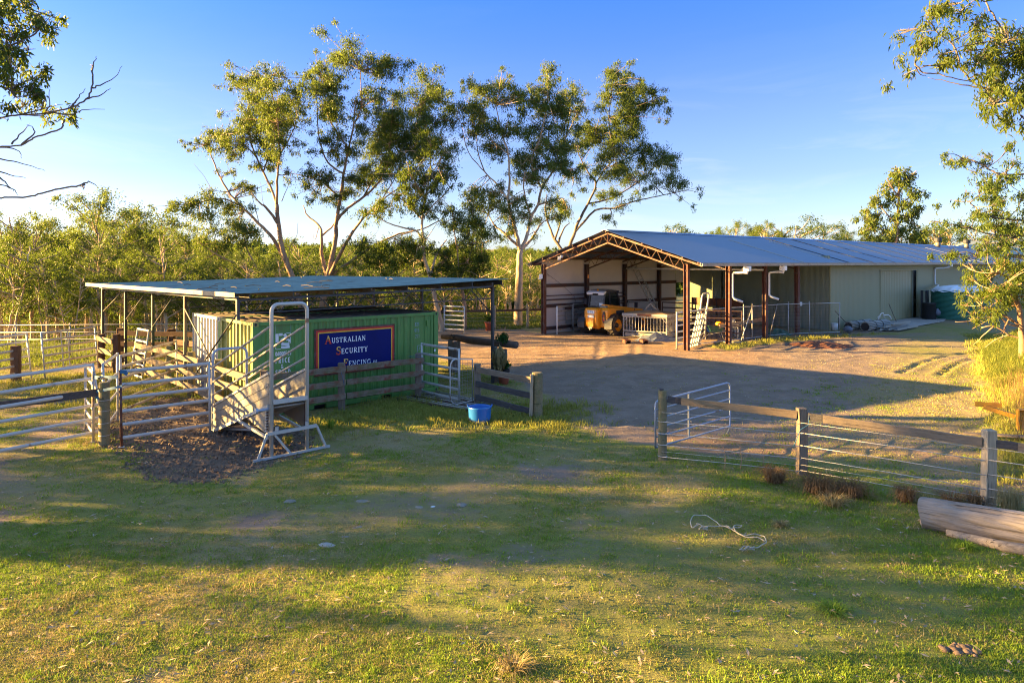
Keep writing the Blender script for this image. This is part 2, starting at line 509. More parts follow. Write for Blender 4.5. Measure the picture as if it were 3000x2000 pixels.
M['amber_lamp'] = m_plain('amber_lamp_lens', (0.60, 0.20, 0.01), 0.2, 0, 0.05, 3, bump=0)
M['blue_tub'] = m_plain('blue_tub_plastic', (0.01, 0.13, 0.45), 0.4, 0, 0.12, 4, (0.05, 0.16, 0.35), 0.2, 0.02)
M['blue_bucket'] = m_plain('bright_blue_plastic', (0.02, 0.28, 0.72), 0.4, 0, 0.08, 4, bump=0)
M['terracotta'] = m_plain('terracotta', (0.42, 0.11, 0.06), 0.7, 0, 0.12, 3)
M['tarp_blue'] = m_plain('grey_blue_tarp', (0.12, 0.14, 0.18), 0.5, 0, 0.2, 4)
M['tarp_white'] = m_plain('white_tarp', (0.72, 0.78, 0.84), 0.5, 0, 0.06, 4)
M['tarp_green'] = m_plain('dark_green_tarp', (0.02, 0.10, 0.07), 0.6, 0, 0.2, 4)
M['tank_green'] = m_plain('green_tank_steel', (0.045, 0.20, 0.14), 0.5, 0.05, 0.12, 1.2, None, 0, 0.03)
M['white_plastic'] = m_plain('old_white_plastic', (0.62, 0.64, 0.62), 0.5, 0, 0.08, 4, bump=0)
M['strap'] = m_plain('blue_strap', (0.008, 0.11, 0.24), 0.6, 0, 0.15, 6)
M['rope'] = m_plain('pale_rope', (0.42, 0.37, 0.28), 0.85, 0, 0.15, 30)
M['wire'] = m_plain('fence_wire', (0.50, 0.48, 0.45), 0.45, 0.3, 0.1, 6, bump=0)
M['wire_dull'] = m_plain('dull_wire', (0.34, 0.31, 0.28), 0.55, 0.3, 0.1, 6, bump=0)
M['board'] = m_plain('white_board', (0.30, 0.30, 0.265), 0.6, 0, 0.1, 3)
M['roller'] = m_plain('roller_door_sheet', (0.285, 0.27, 0.145), 0.5, 0.05, 0.06, 0.5, None, 0, 0.02)
M['blade'] = m_plain('old_yellow_blade_paint', (0.55, 0.27, 0.02), 0.55, 0, 0.2, 2, (0.25, 0.09, 0.03), 0.5, 0.1)
M['stone'] = m_plain('pale_stone', (0.24, 0.215, 0.17), 0.85, 0, 0.25, 6, bump=0.4)
M['soil'] = m_plain('dark_clod_soil', (0.165, 0.120, 0.086), 0.95, 0, 0.45, 5, bump=0.5, spec=0.1)
M['soil_red'] = m_plain('red_soil', (0.17, 0.075, 0.045), 0.95, 0, 0.35, 5, bump=0.5, spec=0.1)
M['house_roof'] = m_plain('pale_green_tile_roof', (0.30, 0.36, 0.31), 0.5, 0.1, 0.1, 2)
M['house_wall'] = m_plain('brick_house_wall', (0.36, 0.28, 0.22), 0.8, 0, 0.15, 2)
M['wood_light'] = m_wood('pale_feed_timber', (0.30, 0.22, 0.13), (0.55, 0.43, 0.27))
M['ply'] = m_plain('brown_feeder_roof', (0.36, 0.24, 0.14), 0.6, 0, 0.15, 2)
M['bark_pale'] = m_bark('pale_gum_bark', (0.22, 0.15, 0.095), (0.42, 0.31, 0.20), (0.60, 0.49, 0.36))
M['bark_tan'] = m_bark('tan_gum_bark', (0.12, 0.075, 0.05), (0.28, 0.185, 0.115), (0.42, 0.31, 0.21))
M['bark_grey'] = m_bark('grey_branch_bark', (0.06, 0.05, 0.045), (0.13, 0.11, 0.09), (0.24, 0.20, 0.16))
M['leaf_gum'] = m_leaf('gum_leaf', [(0.034, 0.068, 0.022), (0.070, 0.118, 0.028), (0.120, 0.165, 0.034), (0.17, 0.175, 0.046)], (0.20, 0.27, 0.020))
M['leaf_gum_dark'] = m_leaf('dark_gum_leaf', [(0.034, 0.066, 0.024), (0.070, 0.115, 0.030), (0.120, 0.155, 0.036)], (0.21, 0.28, 0.024), tw=0.4)
M['leaf_bush'] = m_leaf('bush_leaf', [(0.022, 0.050, 0.014), (0.050, 0.090, 0.019), (0.088, 0.128, 0.025), (0.12, 0.130, 0.032)], (0.16, 0.225, 0.018), tw=0.48)
M['leaf_wattle'] = m_leaf('wattle_leaf', [(0.045, 0.080, 0.018), (0.09, 0.135, 0.025), (0.15, 0.18, 0.03)], (0.24, 0.28, 0.02), tw=0.45)
M['leaf_garden'] = m_leaf('garden_plant_leaf', [(0.015, 0.06, 0.012), (0.03, 0.10, 0.02)], (0.06, 0.16, 0.02), tw=0.3)
M['grass_green'] = m_leaf('green_grass_blade', [(0.095, 0.18, 0.016), (0.16, 0.26, 0.024), (0.23, 0.32, 0.034)], (0.26, 0.36, 0.02), 0.55, 0.22)
M['grass_olive'] = m_leaf('olive_grass_blade', [(0.15, 0.175, 0.030), (0.235, 0.26, 0.044), (0.33, 0.32, 0.075)], (0.34, 0.30, 0.04), 0.6, 0.2)
M['grass_dry'] = m_leaf('dry_grass_blade', [(0.22, 0.175, 0.070), (0.33, 0.27, 0.115), (0.45, 0.37, 0.19)], (0.34, 0.23, 0.08), 0.6, 0.3)
M['grass_straw'] = m_leaf('brown_tussock_blade', [(0.10, 0.06, 0.03), (0.20, 0.125, 0.06), (0.30, 0.20, 0.10)], (0.30, 0.17, 0.06), 0.65, 0.3)
M['grass_tall'] = m_leaf('tall_yellow_grass_blade', [(0.06, 0.095, 0.018), (0.105, 0.140, 0.026), (0.15, 0.17, 0.042)], (0.18, 0.23, 0.025), 0.6, 0.4)
M['dead_leaf'] = m_leaf('fallen_leaf', [(0.12, 0.065, 0.035), (0.24, 0.15, 0.08), (0.36, 0.28, 0.18), (0.42, 0.37, 0.29), (0.26, 0.09, 0.06)], (0.25, 0.15, 0.06), 0.6, 0.15)

def m_glass():
    t = NT('tinted_cab_glass')
    b = t.bsdf((0.02, 0.025, 0.024), 0.06, 0.0, None, 0.5)
    tr = t.n('BsdfTransparent'); tr.inputs[0].default_value = (0.55, 0.60, 0.55, 1)
    mx_ = t.n('MixShader'); mx_.inputs[0].default_value = 0.45
    t.l(tr.outputs[0], mx_.inputs[1]); t.l(b.outputs[0], mx_.inputs[2]); t.l(mx_.outputs[0], t.out.inputs[0])
    return t.m
M['glass'] = m_glass()

def m_ground():
    """soil, gravel and mud under the grass; zones follow the ground cover, alpha the painted sunlit orange"""
    t = NT('yard_ground')
    at = t.n('Attribute'); at.attribute_name = 'zone'
    sp = t.n('SeparateColor'); t.l(at.outputs['Color'], sp.inputs[0])
    g = t.n('NewGeometry'); pos = g.outputs['Position']
    n0 = t.noise(pos, 0.22, 3); n1 = t.noise(pos, 1.1, 6, 0.65); n2 = t.noise(pos, 6.0, 5, 0.65); n3 = t.noise(pos, 32.0, 4, 0.7); n4 = t.noise(pos, 110.0, 2)
    det = t.math('ADD', t.math('MULTIPLY', n2, 0.5), t.math('MULTIPLY', n3, 0.5))
    # turf
    gf = t.math('ADD', t.math('MULTIPLY', sp.outputs[2], 0.75), t.math('MULTIPLY', t.math('SUBTRACT', n1, 0.5), 0.9))
    turf = t.ramp(gf, [(0.12, (0.31, 0.25, 0.125)), (0.36, (0.235, 0.225, 0.062)), (0.7, (0.145, 0.20, 0.030))])
    turf = t.mix(t.val(n3, 0.35, 0.65, 0.0, 0.5), turf, (0.10, 0.085, 0.038))
    # driveway
    df = t.math('ADD', t.math('MULTIPLY', n1, 0.6), t.math('MULTIPLY', det, 0.4))
    dr = t.ramp(df, [(0.33, (0.135, 0.104, 0.080)), (0.5, (0.20, 0.156, 0.118)), (0.66, (0.265, 0.21, 0.165))])
    dr_sunlit = t.ramp(df, [(0.33, (0.16, 0.105, 0.062)), (0.5, (0.25, 0.170, 0.105)), (0.66, (0.33, 0.235, 0.155))])  # orange tone of dirt in sun, blended in by the alpha zone
    rf_ = t.math('ADD', at.outputs['Alpha'], t.math('MULTIPLY', t.math('SUBTRACT', n1, 0.5), 0.8))
    dr = t.mix(t.val(rf_, 0.3, 0.7), dr, dr_sunlit)
    dr = t.mix(t.val(n4, 0.60, 0.72, 0, 0.55), dr, (0.36, 0.30, 0.24))
    dr = t.mix(t.val(n3, 0.62, 0.70, 0, 0.5), dr, (0.075, 0.05, 0.035))
    md = t.ramp(det, [(0.35, (0.095, 0.070, 0.052)), (0.65, (0.205, 0.150, 0.108))])
    a = t.math('ADD', sp.outputs[0], t.math('MULTIPLY', t.math('SUBTRACT', det, 0.5), 0.9))
    col = t.mix(t.val(a, 0.40, 0.62), turf, dr)
    b = t.math('ADD', sp.outputs[1], t.math('MULTIPLY', t.math('SUBTRACT', det, 0.5), 0.9))
    col = t.mix(t.val(b, 0.40, 0.60), col, md)
    h = t.math('ADD', t.math('MULTIPLY', n2, 0.6), t.math('MULTIPLY', n3, 0.4))
    nb = t.bump(h, 0.7, 0.05)
    nb = t.bump(n4, 0.35, 0.012, nb)
    t.bsdf(col, 0.95, 0, nb, 0.12)
    return t.m
M['ground'] = m_ground()
# ------------------------------------------------------------------ frames of reference
SV = Vector((0.751, 0.660, 0)).normalized()          # along the shed
SU = Vector((0.660, -0.751, 0)).normalized()         # across the shed, towards the yard
SL = Vector((1.84, 40.1, 0))                         # foot of its front left post
SW = 9.73
def S(t, s, z=0.0): return SL + SV * t + SU * s + Vector((0, 0, z))
Z = Vector((0, 0, 1))
CA = Vector((0.742, 0.670, 0)).normalized()          # along the containers
CB = Vector((-0.670, 0.742, 0)).normalized()         # across them, away from the yard
C0 = Vector((-6.90, 18.45, 0))
def K(a, b, z=0.0): return C0 + CA * a + CB * b + Vector((0, 0, z))

# ------------------------------------------------------------------ ground
DRIVE = [(-8.5, 47), (-5.2, 35), (-2.4, 29), (-0.2, 25.6), (1.0, 22.5), (0.9, 19), (2.5, 16.2), (3.3, 14.9), (5.7, 14.0), (8.1, 12.2),
         (11.5, 10.0), (15, 10), (12.6, 17.0), (15.6, 23), (19.5, 28.5), (33, 43), (39, 50), (30, 53), (24, 46.5), (19.4, 41.6), (15, 40), (16, 50), (12.5, 49.5), (2, 40.6), (-1, 46)]
SHEDGRASS = [(10.2, 32.6), (12.2, 34.6), (14.5, 36.4), (17.5, 37.8), (22, 40), (25, 42.5), (22.5, 41.2), (19, 39.6), (14.5, 38.2), (11, 36.0), (9.2, 34.4)]
MUD = [(-8.6, 15.5), (-7.6, 14.2), (-6.7, 13.2), (-5.6, 13.4), (-4.7, 15.0), (-5.0, 17.2), (-6.9, 18.3), (-8.0, 21), (-10.6, 21.5), (-10.7, 18.5), (-9.4, 16.2)]
TRACKS = [[(2.6, 17.5), (2.4, 22), (3.4, 28), (4.6, 36)], [(4.1, 17.0), (4.0, 22), (5.0, 28), (6.2, 35)], [(1.2, 24), (6, 27.5), (13, 29), (22, 35)], [(1.0, 25.8), (6, 29.2), (13, 30.7), (21, 36.5)], [(6, 15.2), (10, 15.0), (13, 16.5)], [(5.6, 16.6), (10, 16.4), (12.5, 18)]]
RUTS = [[(14.5, 25.9), (16.8, 28.6), (19.5, 31.0), (23, 33.0)], [(15.6, 25.3), (18.0, 28.2), (20.5, 30.4)]]
WORN = [(2.2, 16.6), (0.2, 14.0), (-1.0, 12.6), (-3.5, 11.6), (-7.0, 12.0), (-11, 12.8)]
def s_of(x, y): return (x - SL.x) * -SU.x + (y - SL.y) * -SU.y      # beyond the shed's far wall
def bankdist(x, y): return (x - 11.9) * 0.845 - (y - 17.6) * 0.535
def height(x, y):
    x = np.asarray(x, float); y = np.asarray(y, float)
    s = s_of(x, y)
    z = -6.0 * sstep(12, 55, s) + 10.0 * sstep(110, 300, s) + 14.0 * sstep(300, 620, s)
    far = sstep(60, 200, s)
    z = z + (fbm(x, y, 90, 3, 2) - 0.5) * 9 * far
    z = z + (fbm(x, y, 400, 2, 5) - 0.5) * 26 * sstep(200, 420, np.hypot(x, y))
    bd = bankdist(x, y) + (fbm(x, y, 3.0, 3, 9) - 0.5) * 1.2
    z = z + 1.25 * sstep(-0.2, 3.6, bd) * sstep(11.5, 16.5, y) * (1 - sstep(31, 38, y)) * (1 - sstep(30, 60, x))
    near = (1 - sstep(50, 80, np.hypot(x, y)))
    z = z + near * ((fbm(x, y, 2.2, 3, 1) - 0.5) * 0.10 + (fbm(x, y, 0.5, 2, 4) - 0.5) * 0.035)
    md = sdist(x, y, MUD)
    z = z + near * sstep(0.25, -0.5, md) * ((fbm(x, y, 0.42, 3, 6) - 0.5) * 0.20)
    for rt in RUTS:
        q = segdist(x, y, rt)
        z = z - 0.045 * np.exp(-(q / 0.11) ** 2) + 0.03 * np.exp(-((q - 0.26) / 0.12) ** 2)
    for rt in TRACKS:
        q = segdist(x, y, rt) + (fbm(x, y, 1.5, 2, 23) - 0.5) * 0.25
        z = z - near * 0.022 * np.exp(-(q / 0.16) ** 2) + near * 0.014 * np.exp(-((q - 0.3) / 0.12) ** 2)
    # keep pads level where things are built
    return z
def gz(x, y): return float(height(np.array([x]), np.array([y]))[0])

def axis_lines(lo, hi, step, far_lo, far_hi, grow=1.13):
    mid = list(np.arange(lo, hi + 1e-6, step)); st = step; a = [lo]
    while a[-1] > far_lo: st *= grow; a.append(a[-1] - st)
    st = step; b = [hi]
    while b[-1] < far_hi: st *= grow; b.append(b[-1] + st)
    return np.array(a[::-1][:-1] + mid + b[1:])
gx = axis_lines(-15.0, 19.0, 0.11, -1500, 1500)
gy = axis_lines(5.6, 30.0, 0.11, -40, 1800, 1.035)
XX, YY = np.meshgrid(gx, gy)
ZZ = height(XX, YY)
wob = (fbm(XX, YY, 1.6, 4, 3) - 0.5) * 1.8
dsd = sdist(XX, YY, DRIVE) + wob
gsd = sdist(XX, YY, SHEDGRASS) + wob * 0.6
msd = sdist(XX, YY, MUD) + wob * 0.5
drive = sstep(0.55, -0.75, dsd) * sstep(-0.5, 0.5, gsd)
patch = sstep(0.54, 0.68, fbm(XX, YY, 2.6, 4, 21))
worn = 0.50 * patch + 0.55 * np.exp(-(segdist(XX, YY, WORN) / 1.5) ** 2) + 0.35 * np.exp(-(((XX + 0.8) / 1.7) ** 2 + ((YY - 10.8) / 1.5) ** 2)) + 0.3 * np.exp(-(((XX + 10.5) / 2) ** 2 + ((YY - 13.6) / 1.2) ** 2))
corral = sstep(0.6, -0.8, sdist(XX, YY, [(-11, 16), (-8, 18), (-8.5, 26), (-14, 31), (-20, 27), (-17, 20)]) + wob)
lush = np.clip(0.12 + 0.95 * (fbm(XX, YY, 3.2, 3, 7) - 0.28) + 0.25 * sstep(12, 7, YY) * sstep(-4, 6, XX), 0, 1)
rightdry = sstep(-2.5, 3.5, bankdist(XX, YY) + 5.0) * (0.35 + 0.5 * fbm(XX, YY, 2.6, 3, 15))
red = np.clip(sstep(24, 31, YY) * sstep(15, 8, XX) + 0.9 * np.exp(-((YY - 15.6 + 0.35 * (XX - 6)) / 1.3) ** 2) * sstep(2, 5, XX), 0, 1)  # sunlight painted as orange: shed front and the streak by the fence
zone = np.stack([np.clip(np.maximum(drive * 0.95 * (1 - 0.80 * rightdry), worn * 0.75) + corral * 0.30, 0, 1),
                 np.clip(sstep(0.45, -0.55, msd) + corral * 0.18, 0, 1), lush, red], -1)
ny, nx = XX.shape
idx = np.arange(ny * nx).reshape(ny, nx)
quads = np.stack([idx[:-1, :-1], idx[:-1, 1:], idx[1:, 1:], idx[1:, :-1]], -1).reshape(-1, 4)
qc = lambda a: 0.25 * (a[:-1, :-1] + a[:-1, 1:] + a[1:, 1:] + a[1:, :-1]).reshape(-1)
is_mud = qc(zone[..., 1]) > 0.5
is_drive = (qc(drive) > 0.5) & ~is_mud
PV = np.stack([XX, YY, ZZ], -1).reshape(-1, 3)
ZC = zone.reshape(-1, 4)
def ground_piece(name, sel, label, cat):
    q = quads[sel]
    used, inv = np.unique(q, return_inverse=True)
    me = bpy.data.meshes.new(name)
    me.vertices.add(len(used)); me.vertices.foreach_set('co', PV[used].ravel())
    me.loops.add(q.size); me.loops.foreach_set('vertex_index', inv.ravel())
    me.polygons.add(len(q)); me.polygons.foreach_set('loop_start', np.arange(len(q)) * 4)
    me.polygons.foreach_set('use_smooth', np.ones(len(q), bool))
    me.update(calc_edges=True)
    at = me.color_attributes.new('zone', 'FLOAT_COLOR', 'POINT')
    at.data.foreach_set('color', ZC[used].ravel())
    o = link(name, me, M['ground'])
    return tag(o, label, cat, None, 'structure')
ground_piece('ground', ~is_drive & ~is_mud, 'rough pasture ground with worn olive turf and bare patches', 'ground')
ground_piece('driveway', is_drive, 'brown gravel and dirt driveway in front of the long shed', 'driveway')
ground_piece('mud', is_mud, 'churned dark mud around the cattle loading ramp', 'mud')

# ------------------------------------------------------------------ profiled sheet
def ribbed(p00, along, up, la, lu, pitch, amp, nrm, shape='sine', breaks=2):
    """sheet from p00, la metres along 'along' (ribs repeat this way), lu metres along 'up'"""
    p00 = Vector(p00); along = Vector(along); up = Vector(up); nrm = Vector(nrm)
    cols = []
    n = max(2, int(la / pitch))
    if shape == 'sine':
        for i in range(n * 4 + 1):
            t = i / 4 * pitch
            if t > la: break
            cols.append((t, (0, amp, 0, -amp)[i % 4]))
    else:
        for i in range(n):
            b = i * pitch
            cols += [(b, 0), (b + pitch * 0.36, 0), (b + pitch * 0.5, -amp), (b + pitch * 0.86, -amp)]
        cols.append((n * pitch, 0))
    if cols[-1][0] < la - 1e-4: cols.append((la, cols[-1][1]))
    rows = []
    for k in range(breaks):
        f = k / (breaks - 1) * lu
        rows.append([p00 + along * t + up * f + nrm * a for t, a in cols])
    return MB().sheet(rows)

# ------------------------------------------------------------------ long shed
shed = thing('farm_shed', SL, 'long steel farm shed with pale blue roof and open front bays', 'shed')
RZ, EZ, OV = 5.85, 4.13, 0.95
SLOPE = (RZ - EZ) / (SW / 2 + OV)
def roofz(s): return RZ - abs(s - SW / 2) * SLOPE
TL = 60.0
dn = (S(0, SW + OV, EZ) - S(0, SW / 2, RZ)); LEN = dn.length; dn.normalize()
nr = SV.cross(dn).normalized(); nr = nr if nr.z > 0 else -nr
obj('roof', ribbed(S(-0.25, SW / 2, RZ), SV, dn, TL, LEN, 0.19, 0.016, nr, 'sine', 6), M['zinc_roof'], shed, fix=False)
dl = (S(0, -OV, EZ) - S(0, SW / 2, RZ)).normalized()
nl = SV.cross(dl).normalized(); nl = nl if nl.z > 0 else -nl
obj('roof', ribbed(S(-0.25, SW / 2, RZ), SV, dl, TL, LEN, 0.19, 0.016, nl, 'sine', 2), M['zinc_roof'], shed, fix=False)
obj('ridge_cap', MB().prism([S(-0.3, SW / 2 - .32, RZ - .065), S(-0.3, SW / 2, RZ + .035), S(-0.3, SW / 2 + .32, RZ - .065), S(-0.3, SW / 2, RZ + .015)], SV * (TL + .1)), M['zinc_roof'], shed)
for k in range(12):
    t = 15.6 + 3.65 * k
    a = S(t, SW / 2 + .34, 0) ; a.z = roofz(SW / 2 + .34) + .03
    b = S(t, SW + OV, 0); b.z = EZ + .03
    obj('roof_batten', MB().beam(a, b, 0.20, 0.012, nr), M['zinc_dark'], shed)
# pale strips painted as sun glint along bent roof sheets
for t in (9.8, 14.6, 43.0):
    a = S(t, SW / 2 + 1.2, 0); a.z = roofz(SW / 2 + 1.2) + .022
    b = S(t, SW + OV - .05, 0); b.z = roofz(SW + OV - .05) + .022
    obj('glint_strip', MB().beam(a, b, 0.26, 0.012, nr), M['board'], shed)
gq = [(0, 0), (.15, 0), (.15, .12), (.13, .12), (.13, .02), (.02, .02), (.02, .16), (0, .16)]
obj('gutter', MB().prism([S(-.3, SW + OV - .02 + a, EZ - .15 + b) for a, b in gq], SV * TL), M['gutter'], shed)
obj('gutter', MB().prism([S(-.3, -OV + .02 - a, EZ - .15 + b) for a, b in gq], SV * TL), M['gutter'], shed)
def ibeam(p, h, mat, sc=1.0, name='post'):
    mb = MB(); w = .20 * sc; d = .22 * sc
    rot = Matrix((SV, SU, Z)).transposed()
    for off in (-d / 2, d / 2): mb.box(Vector(p) + SU * off + Z * h / 2, (w, .018, h), rot)
    mb.box(Vector(p) + Z * h / 2, (.014, d - .02, h), rot)
    return obj(name, mb, mat, shed)
ibeam(S(0, 0), 4.05, M['rust_red']); ibeam(S(0, SW), 4.08, M['rust_red'])
for t in (3.64, 7.27, 10.9): ibeam(S(t, 0.02), 4.05, M['rust_dark'])
for t in (3.64, 7.27, 10.9): ibeam(S(t, SW), 4.05, M['rust_red'])
def truss(t, mat, detail):
    tp = lambda s: S(t, s, roofz(s) - .16)
    bt = lambda s: S(t, s, roofz(s) - .66 if 0 < s < SW else roofz(s) - .55)
    mb = MB()
    mb.beam(tp(-OV + .1), tp(SW / 2), .07, .09); mb.beam(tp(SW / 2), tp(SW + OV - .1), .07, .09)
    r = obj('truss', mb, mat, shed)
    mb = MB(); mb.beam(bt(0.02), bt(SW / 2), .07, .07); mb.beam(bt(SW / 2), bt(SW - .02), .07, .07)
    obj('bottom_chord', mb, mat, r)
    if detail: obj('king_post', MB().beam(tp(SW / 2), bt(SW / 2), .08, .08), mat, r)
    allw = MB(); n = 7
    for half in (0, 1):
        for i in range(n):
            f = lambda q: (q / n * SW / 2) if not half else SW - (q / n * SW / 2)
            for a, b in ((bt(f(i + .02)), tp(f(i + .5))), (tp(f(i + .5)), bt(f(i + .98)))):
                if detail: obj('web', MB().tube([a, b], .013, 5), mat, r)
                else: allw.tube([a, b], .02, 4)
    if not detail: obj('web', allw, mat, r)
truss(0.0, M['rust_red'], True)
for t in (3.64, 7.27, 10.9): truss(t, M['rust_dark'], False)
for s in [0.1 + 1.19 * i for i in range(9)] + [-.8, SW + .75]:
    z = roofz(s) - .07
    obj('purlin', MB().beam(S(-.2, s, z), S(14.6, s, z), .06, .11), M['rust_dark'], shed)
# walls
zt = roofz(0) - .02
obj('wall', ribbed(S(-.02, -.16), SV, Z, 13.05, zt, .076, .009, -SU), M['wall_zinc'], shed, fix=False)
obj('wall', ribbed(S(13.05, -.16, 2.75), SV, Z, 1.75, zt - 2.75, .076, .009, -SU), M['wall_zinc'], shed, fix=False)
obj('wall', ribbed(S(14.8, -.16), SV, Z, TL - 15, zt, .2, .012, -SU), M['wall_zinc'], shed, fix=False)
for s0, s1, dt in ((-.16, 2.4, 0), (2.42, 6.55, .12), (6.57, SW + .15, 0)):
    obj('end_wall', ribbed(S(14.78 + dt, s0, 0.02), SU, Z, s1 - s0, 4.55 if dt == 0 else 4.9, .076, .010, -SV), M['wall_greendark'], shed, fix=False)
W1 = SW + .15
for t0, t1, z0, z1 in ((14.78, 22.45, 0, 4.08), (29.3, TL - .3, 0, 4.08), (22.45, 29.3, 3.6, 4.08)):
    obj('wall', ribbed(S(t0, W1, z0), SV, Z, t1 - t0, z1 - z0, .19, .010, SU), M['wall_green'], shed, fix=False)
obj('corner_flashing', MB().beam(S(14.78, W1 + .012, 0), S(14.78, W1 + .012, 4.08), .09, .09), M['wall_green'], shed)
obj('wall', ribbed(S(TL - .3, -.1, 0), SU, Z, SW + .2, 4.1, .3, .01, SV), M['wall_green'], shed, fix=False)
door = obj('sliding_door', ribbed(S(22.4, W1 - .13, .03), SV, Z, 6.35, 3.6, .30, .012, SU), M['roller'], shed, fix=False)
fr = MB()
fr.beam(S(22.42, W1 + .01, 0), S(22.42, W1 + .01, 3.6), .10, .05); fr.beam(S(29.3, W1 + .01, 0), S(29.3, W1 + .01, 3.6), .10, .05); fr.beam(S(22.4, W1 + .015, 3.62), S(29.35, W1 + .015, 3.62), .06, .09)
obj('door_frame', fr, M['wall_green'], shed)
obj('door_edge', MB().beam(S(28.75, W1 - .09, .05), S(28.75, W1 - .09, 3.6), .07, .07), M['wall_greendark'], shed)
for z, h, d_ in ((2.80, .20, .07), (1.62, .2, .07), (.32, .2, .07)):
    obj('girt', MB().beam(S(0.1, -.09, z), S(13, -.09, z), d_, h), M['rust_dark'], shed)
for z, r in ((2.22, .03), (1.98, .045)):
    bar('wall_rail', [S(.1, .12, z), S(7.2, .12, z)], r, M['rust_dark'], shed)
bar('cross_pipe', [S(7.1, .3, 3.76), S(7.1, SW, 3.76)], .055, M['pvc'], shed)
bar('wall_cable', [S(.3, -.05, 3.5), S(1.4, -.03, 2.9), S(2.6, -.03, 2.1), S(2.9, -.02, 1.3)], .008, M['black'], shed, 5)
# downpipes
for t in (3.75, 7.4):
    hd = S(t, SW + OV + .02, EZ - .28)
    obj('rain_head', MB().box(hd, (.26, .30, .24), Matrix((SV, SU, Z)).transposed()).lathe(hd + Z * -.2, [(.06, 0), (.11, .1)], 10), M['pvc'], shed)
    dp = bar('downpipe', [hd - Z * .1, hd - Z * .24, S(t - .02, SW + .75, 3.66), S(t - .05, SW + .26, 3.62), S(t - .06, SW + .2, 3.55), S(t - .06, SW + .2, 2.42), S(t - .02, SW + .26, 2.32), S(t + .2, SW + .62, 2.16)], .062, M['pvc'], shed, 10)
    obj('pipe_outlet', MB().tube([S(t + .2, SW + .62, 2.16), S(t + .23, SW + .66, 2.145)], .055, 10), M['black'], dp)
hd = S(34.2, SW + OV, EZ - .2)
obj('rain_head', MB().box(hd, (.26, .26, .22), Matrix((SV, SU, Z)).transposed()), M['pvc'], shed)
bar('downpipe', [hd - Z * .1, S(33.9, SW + .6, 3.72), S(33.0, SW + .3, 3.70), S(32.9, SW + .26, 3.6), S(32.9, SW + .26, 2.45), S(32.95, SW + .5, 2.36), Vector((31.4, 51.6, 2.16))], .07, M['pvc'], shed, 10)
for t in (48.6, 57.5):
    c = S(t, SW / 2 + .5, RZ - .1)
    v_ = obj('roof_vent', MB().lathe(c, [(.22, -.1), (.22, .42)], 14), M['gutter_pale'], shed, smooth=True)
    obj('vent_cowl', MB().lathe(c, [(.26, .42), (.36, .46), (.36, .78), (.28, .86), (.0, .88)], 14), M['zinc_dark'], v_)
obj('floodlight', MB().box(S(-.1, 1.35, roofz(1.35) - .42), (.16, .26, .18)).box(S(-.18, 1.6, roofz(1.6) - .40), (.12, .14, .14)), M['pvc'], shed)
obj('security_camera', MB().box(S(-.16, -.08, 3.35), (.2, .2, .26)).lathe(S(-.2, -.1, 3.15), [(0, 0), (.09, .03), (.1, .1)], 10), M['pvc'], shed)
obj('wall_light', MB().box(S(3.6, .18, 3.3), (.1, .06, .24)), M['amber_lamp'], shed)
obj('notice', MB().box(S(11.3, SW + .02, 1.75), (.34, .02, .22), Matrix((SV, SU, Z)).transposed()), M['paint_white'], shed)
tag(obj('concrete_apron', MB().prism([S(21, W1 + .05, .02), S(32, W1 + .05, .02), S(31, W1 + 1.6, .02), S(27, W1 + 2.5, .02), S(19.5, W1 + 2.6, .02), S(19, W1 + 1.5, .02)], Z * .04), M['concrete'], None, S(21, W1)),
    'pale concrete apron in front of the sliding door', 'apron', None, 'structure')

# ------------------------------------------------------------------ skillion shelter over the containers
aw = thing('open_shelter', (-7.68, 19.4, 0), 'low flat roofed open shelter with teal sheet roof over the containers', 'shelter')
FL, BLc, FR, BRc = Vector((-7.60, 19.25, 3.30)), Vector((-16.9, 27.75, 3.32)), Vector((-0.12, 24.45, 3.58)), Vector((-9.4, 32.9, 3.52))
n = 660; rows = []
for k in range(5):
    g_ = k / 4; row = []
    for i in range(n + 1):
        f = i / n
        p = FL.lerp(BLc, f).lerp(FR.lerp(BRc, f), g_)
        row.append(p + Z * ((0, .012, 0, -.012)[i % 4] - 0.035 * math.sin(math.pi * g_)))
    rows.append(row)
obj('roof_sheet', MB().sheet(rows), M['teal_roof'], aw, fix=False)
dA = (FR - FL).normalized(); dB = (BLc - FL).normalized()
for i in range(8):
    f = .035 + i * .134
    a = FL.lerp(FR, f) + dB * .03; b = BLc.lerp(BRc, f) - dB * .05
    mb = MB()
    o3 = Vector((0, 0, -.03)); hgt = .17
    mb.beam(a + o3 - Z * hgt / 2, b + o3 - Z * hgt / 2, .02, hgt)
    mb.beam(a + o3 - Z * .012 + dA * .03, b + o3 - Z * .012 + dA * .03, .07, .014)
    mb.beam(a + o3 - Z * (hgt - .012) + dA * .03, b + o3 - Z * (hgt - .012) + dA * .03, .07, .014)
    obj('purlin', mb, M['shelter_steel'], aw)
gout = -dA
obj('gutter', MB().prism([FL - dB * .06 + gout * a + Z * (b - .10) for a, b in ((0, 0), (.13, 0), (.13, .13), (.115, .13), (.115, .015), (.0, .015))], dB * ((BLc - FL).length + .15)), M['gutter_pale'], aw)
LP = [(-7.68, 19.4), (-10.4, 22.05), (-12.75, 24.6), (-14.75, 26.45), (-16.45, 27.85)]
